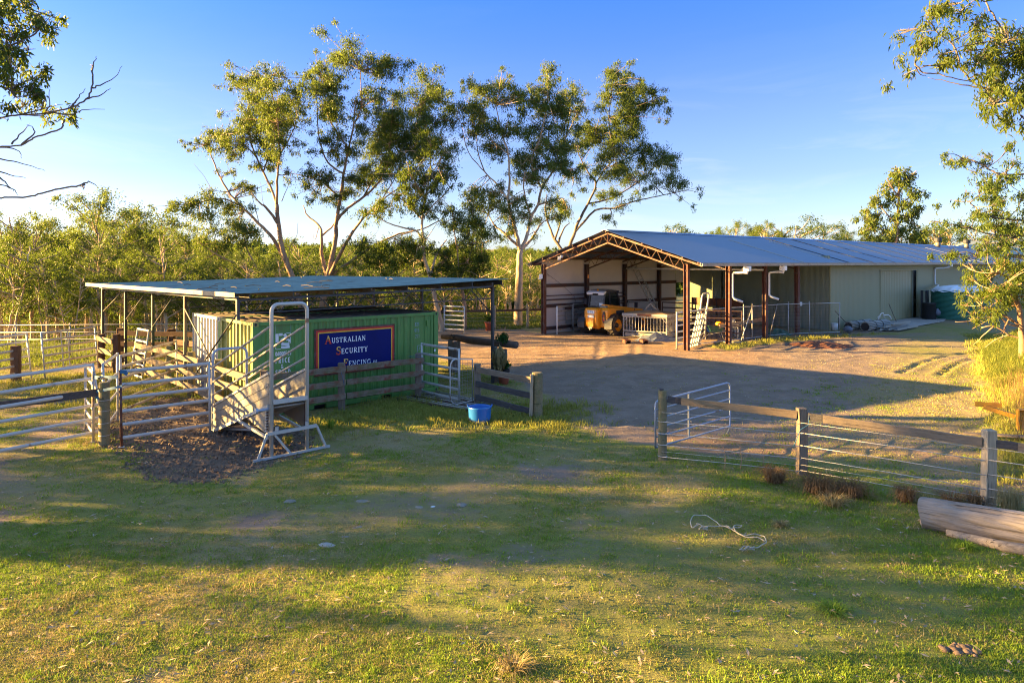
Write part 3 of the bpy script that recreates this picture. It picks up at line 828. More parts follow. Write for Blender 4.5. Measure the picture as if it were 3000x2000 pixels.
for i, (x, y) in enumerate(LP):
    p0 = Vector((x, y, 0)); p1 = Vector((x + 6.95, y + 4.45, 0))
    if i == 0: p1 = Vector((-.67, 23.95, 0))
    for p, h in ((p0, 3.12), (p1, 3.32)):
        obj('post', MB().box(p + Z * (h / 2 - .05), (.085, .085, h + .1), Matrix.Rotation(R(-42), 3, 'Z')), M['shelter_steel'], aw)
    t0, t1 = p0 + Z * 3.10, p1 + Z * 3.33
    b0, b1 = p0 + Z * 2.72, p1 + Z * 2.92
    tr_ = obj('truss', MB().beam(t0, t1, .05, .06), M['shelter_steel'], aw)
    obj('bottom_chord', MB().beam(b0, b1, .035, .035), M['shelter_steel'], tr_)
    wb = MB(); m_ = 11
    zz = []
    for j in range(m_ * 2 + 1):
        q = j / (m_ * 2)
        zz.append((t0.lerp(t1, q) if j % 2 == 0 else b0.lerp(b1, q)))
    for a, b in zip(zz[:-1], zz[1:]): wb.tube([a, b], .012, 5)
    obj('web', wb, M['shelter_steel'], tr_)
    bar('knee_brace', [p1 + Z * 2.35, p1.lerp(p0, .10) + Z * 3.2], .022, M['shelter_steel'], aw, 6)
obj('end_beam', MB().beam(Vector((-.67, 23.95, 3.36)), Vector((-9.5, 32.3, 3.36)), .08, .20), M['shelter_steel'], aw)
obj('eave_beam', MB().beam(Vector((-7.68, 19.4, 3.14)), Vector((-16.45, 27.85, 3.14)), .07, .09), M['shelter_steel'], aw)
bar('brace', [Vector((-10.4, 22.0, 2.72)), Vector((-8.55, 20.15, .95))], .025, M['shelter_steel'], aw, 6)
bar('brace', [Vector((-7.7, 19.36, 2.70)), Vector((-10.36, 21.95, .15))], .025, M['shelter_steel'], aw, 6)
bar('brace', [Vector((-16.4, 27.8, 2.2)), Vector((-15.2, 26.9, 2.95))], .02, M['shelter_steel'], aw, 6)
bar('brace', [Vector((-14.7, 26.4, 2.0)), Vector((-13.4, 25.2, 2.95))], .02, M['shelter_steel'], aw, 6)
bar('brace', [Vector((-12.7, 24.5, 1.9)), Vector((-11.3, 23.0, 2.95))], .02, M['shelter_steel'], aw, 6)
# fallen sticks on its roof
for i in range(22):
    f, g_ = rnd.uniform(.05, .8), rnd.uniform(.05, .95)
    p = FL.lerp(BLc, f).lerp(FR.lerp(BRc, f), g_) + Z * .02
    d_ = Vector((rnd.uniform(-1, 1), rnd.uniform(-1, 1), 0)).normalized() * rnd.uniform(.2, .8)
    tag(obj('fallen_stick', MB().tube([p, p + d_ * .5 + Z * .03, p + d_ + Z * .01], .012, 5), M['bark_dark'], None, p),
        'thin fallen stick lying on the teal shelter roof', 'stick', 'sticks fallen on the shelter roof')

# ------------------------------------------------------------------ lettering
def strokes(ch):
    """serif capitals as strokes: (points, width, horizontal?) in a box 1 high"""
    T, H = .16, .07
    def ell(cx, cy, rx, ry, a0, a1, n=12):
        return [(cx + rx * math.cos(R(a0 + (a1 - a0) * i / n)), cy + ry * math.sin(R(a0 + (a1 - a0) * i / n))) for i in range(n + 1)]
    se = lambda x, y, w=.30: ([(x - w / 2, y), (x + w / 2, y)], H)
    D = {
     'A': (.86, [([(.10, .03), (.43, .98)], H), ([(.42, .98), (.74, .03)], T), ([(.23, .34), (.60, .34)], H), se(.11, .035, .24), se(.75, .035, .28)]),
     'U': (.86, [([(.17, .96), (.17, .32)] + ell(.43, .32, .26, .28, 180, 360)[1:] + [(.69, .96)], .12), se(.17, .965), se(.69, .965, .24)]),
     'S': (.62, [(ell(.31, .74, .21, .22, 40, 250, 12) + ell(.31, .27, .23, .23, 90, -140, 12), .13), ([(.50, .72), (.51, .96)], H), ([(.07, .30), (.06, .04)], H)]),
     'T': (.78, [([(.39, .96), (.39, .04)], T), ([(.04, .955), (.74, .955)], .085), ([(.06, .95), (.05, .74)], H), ([(.72, .95), (.73, .74)], H), se(.39, .035)]),
     'R': (.86, [([(.20, .96), (.20, .04)], T), ([(.20, .955), (.40, .955)] + ell(.42, .73, .22, .225, 90, -90) + [(.20, .50)], .10), ([(.38, .50), (.74, .04)], .14), se(.20, .035), se(.14, .965, .18), se(.78, .035, .16)]),
     'L': (.72, [([(.20, .96), (.20, .04)], T), ([(.08, .04), (.64, .04)], .08), ([(.645, .02), (.66, .26)], H), se(.20, .965)]),
     'I': (.40, [([(.20, .96), (.20, .04)], T), se(.20, .965, .34), se(.20, .035, .34)]),
     'N': (.92, [([(.18, .96), (.18, .04)], H), ([(.17, .95), (.74, .06)], .15), ([(.74, .96), (.74, .04)], H), se(.13, .965, .22), se(.18, .035, .26), se(.74, .965, .26)]),
     'E': (.74, [([(.20, .96), (.20, .04)], T), ([(.08, .96), (.62, .96)], .08), ([(.08, .04), (.64, .04)], .08), ([(.20, .52), (.50, .52)], H), ([(.62, .97), (.63, .76)], H), ([(.645, .02), (.66, .26)], H), ([(.50, .62), (.50, .42)], H)]),
     'C': (.82, [(ell(.44, .5, .34, .44, 48, 312, 18), .13), ([(.68, .97), (.69, .68)], H)]),
     'Y': (.82, [([(.12, .96), (.41, .48)], .14), ([(.70, .96), (.41, .48)], H), ([(.41, .48), (.41, .04)], T), se(.13, .965, .26), se(.70, .965, .24), se(.41, .035)]),
     'F': (.70, [([(.20, .96), (.20, .04)], T), ([(.08, .96), (.62, .96)], .09), ([(.20, .52), (.48, .52)], H), ([(.62, .97), (.63, .74)], H), ([(.48, .64), (.48, .40)], H), se(.20, .035)]),
     'G': (.90, [(ell(.44, .5, .34, .44, 48, 350, 18), .13), ([(.74, .42), (.74, .08)], .12), se(.74, .43, .26), ([(.68, .97), (.69, .70)], H)]),
     'P': (.72, [([(.20, .96), (.20, .04)], T), ([(.20, .955), (.38, .955)] + ell(.40, .71, .22, .245, 90, -90) + [(.20, .46)], .10), se(.20, .035), se(.14, .965, .18)]),
     '/': (.40, [([(.04, .0), (.36, 1.0)], .09)]),
     ' ': (.40, []),
    }
    return D[ch]
def blockstrokes(ch):
    e = lambda cx, cy, rx, ry, a0, a1, n=10: [(cx + rx * math.cos(R(a0 + (a1 - a0) * i / n)), cy + ry * math.sin(R(a0 + (a1 - a0) * i / n))) for i in range(n + 1)]
    w = .16
    D = {
     '0': [(e(.3, .5, .22, .42, 97, 263), w), (e(.3, .5, .22, .42, 83, -83), w)],
     '6': [(e(.3, .29, .21, .22, 0, 360, 14), w), ([(.48, .94), (.26, .72), (.10, .36)], w)],
     '5': [([(.50, .92), (.14, .92), (.12, .54)], w), (e(.27, .32, .23, .24, 110, -130), w)],
     '1': [([(.30, .02), (.30, .98)], w), ([(.30, .96), (.14, .78)], .12)],
     '2': [(e(.3, .70, .22, .23, 160, -30, 8) + [(.08, .08), (.54, .08)], w)],
     '7': [([(.06, .92), (.52, .92), (.22, .02)], w)],
     '8': [(e(.3, .72, .18, .20, 0, 360, 12), .14), (e(.3, .27, .22, .22, 0, 360, 12), .15)],
     'P': [([(.12, .02), (.12, .98)], w), ([(.22, .92), (.34, .92)] + e(.34, .70, .18, .22, 90, -90) + [(.22, .48)], w)],
     'R': [([(.12, .02), (.12, .98)], w), ([(.22, .92), (.34, .92)] + e(.34, .71, .17, .21, 90, -90) + [(.22, .50)], w), ([(.30, .44), (.54, .02)], w)],
     'I': [([(.28, .02), (.28, .98)], .18)],
     'C': [(e(.36, .5, .28, .42, 60, 300, 14), w)],
     'E': [([(.12, .02), (.12, .98)], w), ([(.22, .92), (.52, .92)], w), ([(.22, .5), (.46, .5)], w), ([(.22, .08), (.54, .08)], w)],
     'S': [(e(.3, .72, .20, .20, 30, 260, 10) + e(.3, .28, .21, .21, 80, -150, 10), w)],
     'D': [([(.12, .02), (.12, .98)], w), (e(.20, .5, .34, .42, 90, -90), w)],
     'F': [([(.12, .02), (.12, .98)], w), ([(.22, .92), (.52, .92)], w), ([(.22, .5), (.46, .5)], w)],
     'A': [([(.06, .02), (.30, .98), (.54, .02)], w), ([(.18, .34), (.42, .34)], .12)],
     'L': [([(.12, .98), (.12, .08), (.52, .08)], w)],
     'O': [(e(.3, .5, .24, .42, 0, 360, 16), w)], 'T': [([(.30, .02), (.30, .92)], w), ([(.04, .92), (.56, .92)], w)],
     'N': [([(.10, .02), (.10, .98), (.50, .02), (.50, .98)], .13)],
     '&': [(e(.27, .75, .14, .18, -40, 220, 10) + [(.54, .06)], .12), (e(.26, .28, .20, .22, 130, 330, 10) + [(.56, .42)], .12)],
     ' ': [],
    }
    return .64, D[ch]
def ink(mb, o, ex, ey, nrm, pts, w, sc, wx=1.0, th=.006):
    """a brush stroke as a thin raised ribbon"""
    P = [Vector((x * wx, y)) for x, y in pts]
    L = []; Rr = []
    for i, p in enumerate(P):
        if i == 0: t = P[1] - P[0]
        elif i == len(P) - 1: t = P[i] - P[i - 1]
        else: t = (P[i + 1] - P[i]).normalized() + (P[i] - P[i - 1]).normalized()
        if t.length < 1e-6: t = Vector((1, 0))
        t.normalize(); q = Vector((-t.y, t.x)) * w / 2
        L.append(p + q); Rr.append(p - q)
    to3 = lambda p, h: o + ex * (p.x * sc) + ey * (p.y * sc) + nrm * h
    vs = [to3(p, th) for p in L] + [to3(p, th) for p in Rr] + [to3(p, 0) for p in L] + [to3(p, 0) for p in Rr]
    k = len(P); fs = []
    for i in range(k - 1):
        fs += [(i, i + 1, k + i + 1, k + i), (i, 2 * k + i, 2 * k + i + 1, i + 1), (k + i, k + i + 1, 3 * k + i + 1, 3 * k + i)]
    mb.add(vs, fs)
def write(text, o, ex, ey, nrm, h, font, parent, mat, name='letter', gap=.06, wx=1.0, joined=False, th=.006):
    x = 0; one = MB(); out = []
    for ch in text:
        w, st = font(ch)
        mb = one if joined else MB()
        # strokes stacked by hairs so that none lie in one plane
        for i, (pts, sw) in enumerate(st):
            ink(mb, o + ex * x, ex, ey, nrm, pts, sw, h, wx, th + i * .0006)
        if not joined and st: out.append(obj(name, mb, mat, parent, fix=False))
        x += (w * wx + gap) * h
    if joined: out.append(obj(name, one, mat, parent, fix=False))
    return x

# ------------------------------------------------------------------ shipping containers
CL, CW, CH = 6.06, 2.438, 2.56
def container(b0, mat_side, mat_end, mat_frame_end, label):
    c = thing('shipping_container', K(0, b0), label, 'container', 'shipping containers under the shelter')
    P = lambda a, b, z: K(a, b0 + b, z)
    # long front, long back
    def side(b, nn, flats):
        cols = []; a = .15
        while a < CL - .15:
            f = [q for q in flats if q[0] <= a + .02 < q[1]]
            if f: cols += [(a, -.036), (f[0][1] - .03, -.036)]; a = f[0][1]; continue
            cols += [(a, 0), (a + .075, 0), (a + .11, -.036), (a + .205, -.036)]; a += .24
        cols = [(min(q, CL - .15), e) for q, e in cols] + [(CL - .15, 0)]
        return MB().sheet([[P(q, b, z) + nn * e for q, e in cols] for z in (.15, CH - .09)])
    flats = [(.58, 1.20), (5.12, 5.58)]
    obj('side_panel', side(.03, -CB, flats), mat_side, c, fix=False)
    obj('side_panel', side(CW - .03, CB, []), mat_side, c, fix=False)
    for a, nn in ((.03, -CA), (CL - .03, CA)):
        cols = []; q = .14
        while q < CW - .3: cols += [(q, 0), (q + .09, 0), (q + .13, -.045), (q + .22, -.045)]; q += .262
        cols.append((CW - .14, 0))
        obj('end_panel', MB().sheet([[P(a, y, z) + nn * e for y, e in cols] for z in (.15, CH - .09)]), mat_end if a < 1 else mat_side, c, fix=False)
    rm = Matrix((CA, CB, Z)).transposed()
    for a in (.075, CL - .075):
        for b in (.075, CW - .075):
            obj('corner_post', MB().box(P(a, b, CH / 2), (.15, .15, CH - .24), rm), mat_frame_end if (a < 1 and b > 1) else mat_side, c)
            for z in (.06, CH - .06):
                cc = obj('corner_casting', MB().box(P(a, b, z), (.166, .166, .12), rm), mat_frame_end if a < 1 else mat_side, c)
                for nn, off in ((-CB, .0835), (-CA if a < 1 else CA, .0835)):
                    pc = P(a, b, z) + nn * off
                    tx = Z.cross(nn)
                    obj('lifting_hole', MB().prism([pc + tx * (.035 * math.cos(q * .785)) + Z * (.045 * math.sin(q * .785)) for q in range(8)], nn * .003), M['black'], cc)
    for b in (.04, CW - .04):
        obj('top_rail', MB().box(P(CL / 2, b, CH - .05), (CL - .34, .08, .085), rm), mat_side, c)
        br_ = MB()
        for q0, q1 in ((.165, 1.75), (2.12, 3.94), (4.31, CL - .165)):
            br_.box(P((q0 + q1) / 2, b, .075), (q1 - q0, .08, .15), rm)
        br_.box(P(CL / 2, b, .135), (CL - .34, .07, .03), rm)
        obj('bottom_rail', br_, mat_side, c)
        for q in (1.935, 4.125):
            obj('fork_pocket', MB().box(P(q, CW / 2, .06), (.36, CW - .2, .10), rm), M['black'], c)
        
    for a in (.04, CL - .04):
        obj('end_rail', MB().box(P(a, CW / 2, CH - .05), (.08, CW - .34, .085), rm), mat_frame_end if a < 1 else mat_side, c)
        obj('end_rail', MB().box(P(a, CW / 2, .075), (.08, CW - .34, .15), rm), mat_frame_end if a < 1 else mat_side, c)
    cols = []; q = .1
    while q < CL - .12: cols += [(q, 0), (q + .09, 0), (q + .12, .02), (q + .2, .02)]; q += .24
    obj('roof_panel', MB().sheet([[P(a, b, CH - .03 + e) for a, e in cols] for b in (.07, CW - .07)]), M['cont_roof'], c, fix=False)
    return c
con = container(0.0, M['cont_green'], M['cont_sunlit'], M['cont_sunlit'], 'green corrugated shipping container with a blue sign on its side')
container(CW + .02, M['cont_green'], M['cont_grey'], M['cont_grey'], 'rear shipping container with pale grey end behind the green one')
# stencils on its long side
NB = -CB
def at_px(px, py):
    """point on the container's long front seen at a photo pixel -> (a, z)"""
    k = (px - 1500.0) / FPX
    a = (k * C0.y - C0.x) / (CA.x - k * CA.y)
    return a, CAM_H - (py - HOR) / FPX * (C0.y + CA.y * a)
def onface(a, z, off=-.004): return K(a, .03 + .036, z) + NB * (.0 + off + .012)
FO = lambda a, z: K(a, .066, z) + NB * .004
a0, z0 = at_px(814, 1028)
sten = obj('stencil_logo', MB(), M['paint_white'], con) if False else None
lg = MB(); sq = .44
o_ = FO(.645, 1.78)
for pts, w in (([(.02, .98), (.02, .62)], .0),):
    pass
for pts, w in (([(.10, .98), (.10, .44)], .2), ([(.22, .92), (.46, .92)], .16), ([(.56, .93), (.66, .80), (.60, .66), (.42, .58), (.36, .46)], .2), ([(.70, .58), (.86, .56), (.92, .42)], .14),
               ([(.42, .44), (.44, .32), (.90, .28)], .18), ([(.36, .12), (.60, .10), (.92, .12)], .16), ([(.97, .98), (.97, .34)], .035), ([(.70, .985), (.97, .985)], .035), ([(.02, .40), (.02, .02)], .035), ([(.02, .015), (.34, .015)], .035)):
    ink(lg, o_, CA, Z, NB, pts, w, sq, 1.0, .004 + len(lg.v) * 1e-6)
obj('stencil_logo', lg, M['paint_white'], con, fix=False)
fb = MB(); o2 = FO(.645, 2.22)
for i, pts in enumerate(([(0, 0), (0, .24)], [(0, .24), (.44, .24)], [(.44, .24), (.44, .0)])): ink(fb, o2, CA, Z, NB, pts, .012, 1.0, 1.0, .003 + i * .0005)
obj('stencil_frame', fb, M['paint_faded'], con, fix=False)
write('06000565', FO(.645, 1.60), CA, Z, NB, .125, blockstrokes, con, M['paint_white'], 'stencil', .06, .62, True, .004)
write('PRICE', FO(.645, 1.40), CA, Z, NB, .145, blockstrokes, con, M['paint_white'], 'stencil', .10, .8, True, .004)
write('&', FO(.80, 1.25), CA, Z, NB, .12, blockstrokes, con, M['paint_white'], 'stencil', .06, 1, True, .004)
write('SPEED', FO(.645, 1.08), CA, Z, NB, .145, blockstrokes, con, M['paint_white'], 'stencil', .10, .8, True, .004)
write('821', FO(5.20, 2.14), CA, Z, NB, .12, blockstrokes, con, M['paint_faded'], 'stencil', .06, .7, True, .004)
write('015', FO(5.19, 1.95), CA, Z, NB, .12, blockstrokes, con, M['paint_faded'], 'stencil', .06, .7, True, .004)
write('271', FO(5.21, 1.76), CA, Z, NB, .12, blockstrokes, con, M['paint_faded'], 'stencil', .06, .7, True, .004)
lb = MB(); o2 = FO(5.30, 1.32)
for i, pts in enumerate(([(0, 0), (0, .2)], [(0, .2), (.14, .2)], [(.14, .2), (.14, .0)], [(.05, .05), (.09, .15)])): ink(lb, o2, CA, Z, NB, pts, .022, 1.0, 1.0, .003 + i * .0005)
obj('stencil_frame', lb, M['paint_faded'], con, fix=False)
obj('data_plate', MB().box(K(5.93, -.004, 1.32), (.06, .006, .08), Matrix((CA, CB, Z)).transposed()), M['paint_white'], con)
obj('vent_cover', MB().box(K(5.66, .0, 2.22), (.10, .04, .18), Matrix((CA, CB, Z)).transposed()), M['cont_green'], con)

# ------------------------------------------------------------------ the sign
sa0, sa1, sz0, sz1 = 1.80, 4.36, 0.97, 2.22
sg = thing('sign_board', K(sa0, 0, sz0), 'blue sign with red and yellow border reading AUSTRALIAN SECURITY FENCING', 'sign')
rm = Matrix((CA, CB, Z)).transposed()
smid = lambda off: K((sa0 + sa1) / 2, off, (sz0 + sz1) / 2)
obj('backing_board', MB().box(smid(.0), (sa1 - sa0 + .10, .02, sz1 - sz0 + .10), rm), M['rust_red'], sg)
def frame(name, inset, w, off, mat):
    x0, x1, y0, y1 = sa0 + inset, sa1 - inset, sz0 + inset, sz1 - inset
    mb = MB()
    mb.box(K((x0 + x1) / 2, off, y1 - w / 2), (x1 - x0, .012, w), rm).box(K((x0 + x1) / 2, off, y0 + w / 2), (x1 - x0, .012, w), rm)
    mb.box(K(x0 + w / 2, off, (y0 + y1) / 2), (w, .012, y1 - y0 - 2 * w), rm).box(K(x1 - w / 2, off, (y0 + y1) / 2), (w, .012, y1 - y0 - 2 * w), rm)
    return obj(name, mb, mat, sg)
frame('red_border', 0, .05, -.016, M['sign_red'])
frame('yellow_border', .05, .034, -.016, M['sign_yellow'])
obj('sign_panel', MB().box(smid(-.013), (sa1 - sa0 - .168, .008, sz1 - sz0 - .168), rm), M['sign_blue'], sg)
sw_, sh_ = sa1 - sa0, sz1 - sz0
def sgp(fx, fz, off): return K(sa0 + fx * sw_, off, sz0 + fz * sh_)
# initials are yellow over red with a dark outline
def grad():
    t = NT('sign_initial_paint'); g = t.n('TexCoord'); s_ = t.n('SeparateXYZ'); t.l(g.outputs['Generated'], s_.inputs[0])
    t.bsdf(t.ramp(s_.outputs[2], [(0.0, (.60, .02, .02)), (.38, (.62, .03, .02)), (.52, (.66, .30, .05)), (1.0, (.72, .52, .16))]), .4)
    return t.m
M['sign_initial'] = grad()
def line(fx, fz, init, rest, hi, hs, extra=None):
    ox = .0
    write(init, sgp(fx, fz, -.018) + CA * -.02 - Z * .008, CA, Z, NB, hi * 1.04, strokes, sg, M['sign_shadow'], 'letter_outline', .0, 1.0, False, .002)
    wdt = write(init, sgp(fx, fz, -.018), CA, Z, NB, hi, strokes, sg, M['sign_initial'], 'letter', .03, 1.0, False, .008)
    o = sgp(fx, fz + .012, -.018) + CA * wdt
    w2 = write(rest, o, CA, Z, NB, hs, strokes, sg, M['sign_white'], 'letter', .13, .92, False, .006)
    if extra: write(extra, o + CA * (w2 + .06) , CA, Z, NB, hs * .62, strokes, sg, M['sign_white'], 'letter', .05, .9, False, .006)
line(.105, .685, 'A', 'USTRALIAN', .235, .150)
line(.245, .415, 'S', 'ECURITY', .235, .155)
line(.33, .112, 'F', 'ENCING', .235, .150, 'P/L')
# ------------------------------------------------------------------ steel yard panels
def yard_panel(name, p0, p1, label, z0=0.2, z1=1.72, rails=6, mat='galv', up0=(0, 0), up1=(0, 0), post_mat=None, group='steel cattle yard panels', cat='panel', mids=(), zoff=(0, 0), r=.028, feet=True, flat=True):
    """p0, p1: feet of the two uprights (Vector); up0/up1: lean of the tops in x, y"""
    p0 = Vector(p0); p1 = Vector(p1)
    t = thing(name, p0, label, cat, group)
    a0 = p0 + Z * (zoff[0] - .12); a1 = p0 + Vector((up0[0], up0[1], z1 + zoff[0] + .04))
    b0 = p1 + Z * (zoff[1] - .12); b1 = p1 + Vector((up1[0], up1[1], z1 + zoff[1] + .04))
    bar('upright', [a0, a1], r * 1.1, M[post_mat or mat], t, 8)
    bar('upright', [b0, b1], r * 1.1, M[mat], t, 8)
    f = lambda q, a, b: a.lerp(b, q)
    H = z1 + .16
    dirn = (p1 - p0).normalized()
    for i in range(rails):
        z = z0 + (z1 - z0) * i / (rails - 1)
        q = (z + .12) / H
        u, v = f(q, a0, a1), f(q, b0, b1)
        if flat:
            mb = MB(); up_ = Z; side = up_.cross(dirn).normalized(); ang = [2 * math.pi * k / 10 for k in range(10)]
            sec = [side * (.021 * math.cos(a)) + up_ * (.04 * math.sin(a)) for a in ang]
            mb.prism([u + s_ for s_ in sec], v - u)
            obj('rail', mb, M[mat], t, smooth=False)
        else:
            bar('rail', [u, v], r, M[mat], t, 8)
    for m_ in mids:
        u0 = f((z0 + .12) / H, a0, a1).lerp(f((z0 + .12) / H, b0, b1), m_); u1 = f((z1 + .12) / H, a0, a1).lerp(f((z1 + .12) / H, b0, b1), m_)
        obj('stay', MB().beam(u0, u1, .035, .02), M[mat], t)
    if feet:
        for p, zz in ((p0, zoff[0]), (p1, zoff[1])):
            obj('foot', MB().box(p + Z * (zz + .01), (.12, .06, .02)), M[mat], t)
    return t
V2 = lambda x, y: Vector((x, y, 0))
da = (V2(-10.95, 14.72) - V2(-9.55, 16.25)).normalized()
yard_panel('yard_panel', V2(-9.55, 16.25), V2(-9.55, 16.25) + da * 2.9, 'nearest galvanised panel running out of the picture at the left', .22, 1.76, 6, up0=(-.30, .02), zoff=(0, -.1))
yard_panel('yard_panel', V2(-8.80, 15.62), V2(-7.36, 16.9), 'galvanised panel with a rusty orange upright between the round post and the loading ramp', .21, 1.70, 6, post_mat='rust_red', up0=(-.05, .03), up1=(-.03, 0))
yard_panel('yard_panel', V2(-10.45, 18.5), V2(-10.6, 22.0), 'dull brown grey panel standing inside the muddy pen behind the near panels', .2, 1.66, 6, 'galv_old', up1=(-.06, 0))
yard_panel('yard_panel', V2(-9.62, 16.45), V2(-10.42, 18.3), 'short panel turned away behind the nearest left panel', .25, 1.74, 4, 'galv', up0=(-.1, 0))
yard_panel('yard_panel', V2(-10.62, 17.25), V2(-9.7, 16.05), 'narrow panel seen almost end on beside the round post', .2, 1.6, 6, 'galv_old')
yard_panel('yard_panel', V2(-17.25, 24.9), V2(-17.6, 21.8), 'far panel at the left edge beside a dark timber post', .27, 1.60, 6, 'galv', up0=(-.2, 0))
yard_panel('yard_panel', V2(-16.70, 24.8), V2(-16.3, 27.3), 'far panel with two stays next to the shelter corner post', .27, 1.62, 6, 'galv', up0=(-.15, 0), up1=(-.14, 0), mids=(.34, .46))
yard_panel('leaning_gate_frame', V2(-13.85, 25.1), V2(-13.0, 24.3), 'narrow silver gate frame leaning inside the timber pen', .12, 1.75, 5, 'galv', up0=(.25, .1), up1=(.22, .1), group=None, cat='gate', feet=False)
yard_panel('yard_panel', V2(-4.05, 41.4), V2(-2.80, 40.7), 'sunlit white panel beyond the container beside a timber post', .2, 1.55, 6, 'galv')
yard_panel('yard_panel', V2(-2.82, 21.62), V2(-1.53, 20.2), 'galvanised panel standing over the steel grid at the container end', .16, 1.62, 6, 'galv', up1=(-.02, 0))
yard_panel('yard_panel', V2(7.93, 33.35), V2(9.43, 35.0), 'sunlit panel with white upright beside the front right shed post', .2, 1.74, 6, 'galv', r=.036)
yard_panel('yard_panel', V2(9.5, 35.0), V2(10.45, 37.4), 'panel turned away behind the hoop at the mesh fence end', .2, 1.72, 7, 'galv')
yard_panel('yard_panel', V2(2.6, 40.0), V2(3.6, 41.35), 'panel inside the open shed with one white sunlit upright', .25, 1.6, 6, 'galv_old', post_mat='pvc', r=.03)
yard_panel('yard_panel', V2(3.66, 41.4), V2(5.2, 43.0), 'panel behind the orange machine against the shed wall', .25, 1.65, 6, 'galv_old')
yard_panel('yard_panel', V2(6.2, 44.0), V2(7.3, 45.0), 'panel behind the machine cab inside the shed', .3, 1.62, 4, 'galv')
yard_panel('yard_panel', V2(7.6, 45.2), V2(9.3, 44.3), 'panel with four rails behind the hay feeder inside the shed', .3, 1.62, 4, 'galv')
yard_panel('yard_panel', V2(9.6, 44.2), V2(11.4, 43.0), 'dark panel behind the hay feeder near the back opening', .3, 1.62, 5, 'rust_dark')
yard_panel('yard_panel', V2(10.3, 38.2), V2(12.5, 37.7), 'dark low rail panel inside the open bay behind the mesh fence', .3, 1.5, 4, 'rust_dark')

# ------------------------------------------------------------------ timber posts, rail fences
def round_post(t, p, r, h, mat='wood_post', lean=(0, 0), name='post'):
    p = Vector(p); rr = random.Random(int(p.x * 1000))
    pts = [p + Z * -.2, p + Z * h * .4 + Vector((lean[0] * .4, lean[1] * .4, 0)), p + Vector((lean[0], lean[1], h)), p + Vector((lean[0], lean[1], h + .012))]
    return obj(name, MB().tube(pts, [r * 1.05, r, r * .97, r * .8], 14), M[mat], t, smooth=False)
t = thing('round_post', (-9.33, 15.86, 0), 'thick round timber post bound with wire between two galvanised panels', 'post')
pst = round_post(t, (-9.33, 15.86, 0), .115, 1.42)
for z in (.22, .5, .78, 1.02):
    obj('wire_loop', MB().tube(arc((-9.33, 15.86, z), .119, 0, 6.28, 16, (1, 0, .04), (0, 1, 0)), .005, 5, False), M['wire'], t)
tag(obj('cattle_yard_board', MB().beam((-9.5, 16.05, 1.17), (-11.3, 15.2, 1.02), .04, .17), M['wood_dark'], None, (-9.5, 16.05, 1.17)), 'dark board running behind the rails of the nearest left panel', 'board')
# blue straps
def strap(pts, w, label):
    mb = MB()
    for a, b in zip(pts[:-1], pts[1:]): mb.beam(a, b, .006, w)
    return tag(obj('strap', mb, M['strap'], None, pts[0]), label, 'strap', 'blue ratchet straps')
s1 = strap([A(270, 1105, 16.1), A(302, 1106, 15.75), A(346, 1104, 15.5)], .075, 'upper blue load strap lettered across the gap between two panels')
write('LOAD RESTRAINT', A(287, 1110, 15.70), Vector((.9, -.35, 0)).normalized(), Z, Vector((-.35, -.9, 0)).normalized(), .042, blockstrokes, s1, M['black'], 'lettering', .06, .75, True, .012)
strap([A(278, 1148, 16.05), A(306, 1142, 15.70), A(358, 1131, 15.45)], .06, 'lower blue strap wrapped round the round post')
strap([A(272, 1145, 16.1), A(290, 1150, 16.0), A(284, 1168, 16.0)], .09, 'blue strap bunched at the upright of the left panel')
strap([A(352, 1088, 15.55), A(371, 1090, 15.6), A(366, 1098, 15.6)], .08, 'blue strap tied over the top of the rusty upright')

# red-rail fence along the container
t = thing('rail_fence', (-2.9, 21.2, 0), 'flaking red three rail timber fence along the green container', 'fence')
P1, P2, P3 = V2(-2.88, 21.3), V2(-4.83, 19.62), V2(-6.45, 18.05)
for i, (p, h) in enumerate(((P1, 1.38), (P2, 1.33), (P3, 1.35))):
    plank('post', p - Z * .2, p + Z * h, .17, .17, M['wood_grey'], t, i + 3, .008)
off = Vector((.09, -.10, 0))
dr_ = (P1 - P3).normalized()
for i, z in enumerate((1.17, .78, .40)):
    plank('rail', P3 - dr_ * .1 + off + Z * (z + .01), P2 + dr_ * .06 + off * 1.0 + Z * z, .045, .165, M['wood_red'], t, i + 11, .006)
    plank('rail', P2 + dr_ * .09 + off * 1.0 + Z * z, P1 + dr_ * .12 + off + Z * z, .045, .16, M['wood_red'], t, i + 31, .006)
bar('baling_twine', [P1 + Vector((.1, -.1, 1.36)), P1 + Vector((-.3, -.2, 1.3)), P1 + Vector((.2, -.2, 1.28))], .006, M['strap'], t, 4)
bar('baling_twine', [P2 + Vector((0, -.16, 1.25)), P2 + Vector((.06, -.17, 1.0)), P2 + Vector((.12, -.16, .72))], .006, M['strap'], t, 4)
# pale rail fence round the container end
t = thing('rail_fence', (-6.6, 18.1, 0), 'pale grey three rail timber fence round the container end behind the ramp', 'fence')
Q = [V2(-6.72, 18.0), V2(-8.35, 19.75), V2(-9.95, 21.5), V2(-11.4, 23.1)]
for i, p in enumerate(Q[1:]): plank('post', p - Z * .2, p + Z * 1.4, .19, .19, M['wood_post'], t, i + 51, .008)
for k in range(3):
    a, b = Q[k], Q[k + 1]
    for i, z in enumerate((1.2, .78, .36)):
        plank('rail', a + V2(-.12, -.1) + Z * (z + rnd.uniform(-.03, .03)), b + V2(-.12, -.1) + Z * (z + rnd.uniform(-.03, .03)), .05, .17, M['wood_grey'], t, 61 + k * 5 + i, .006)
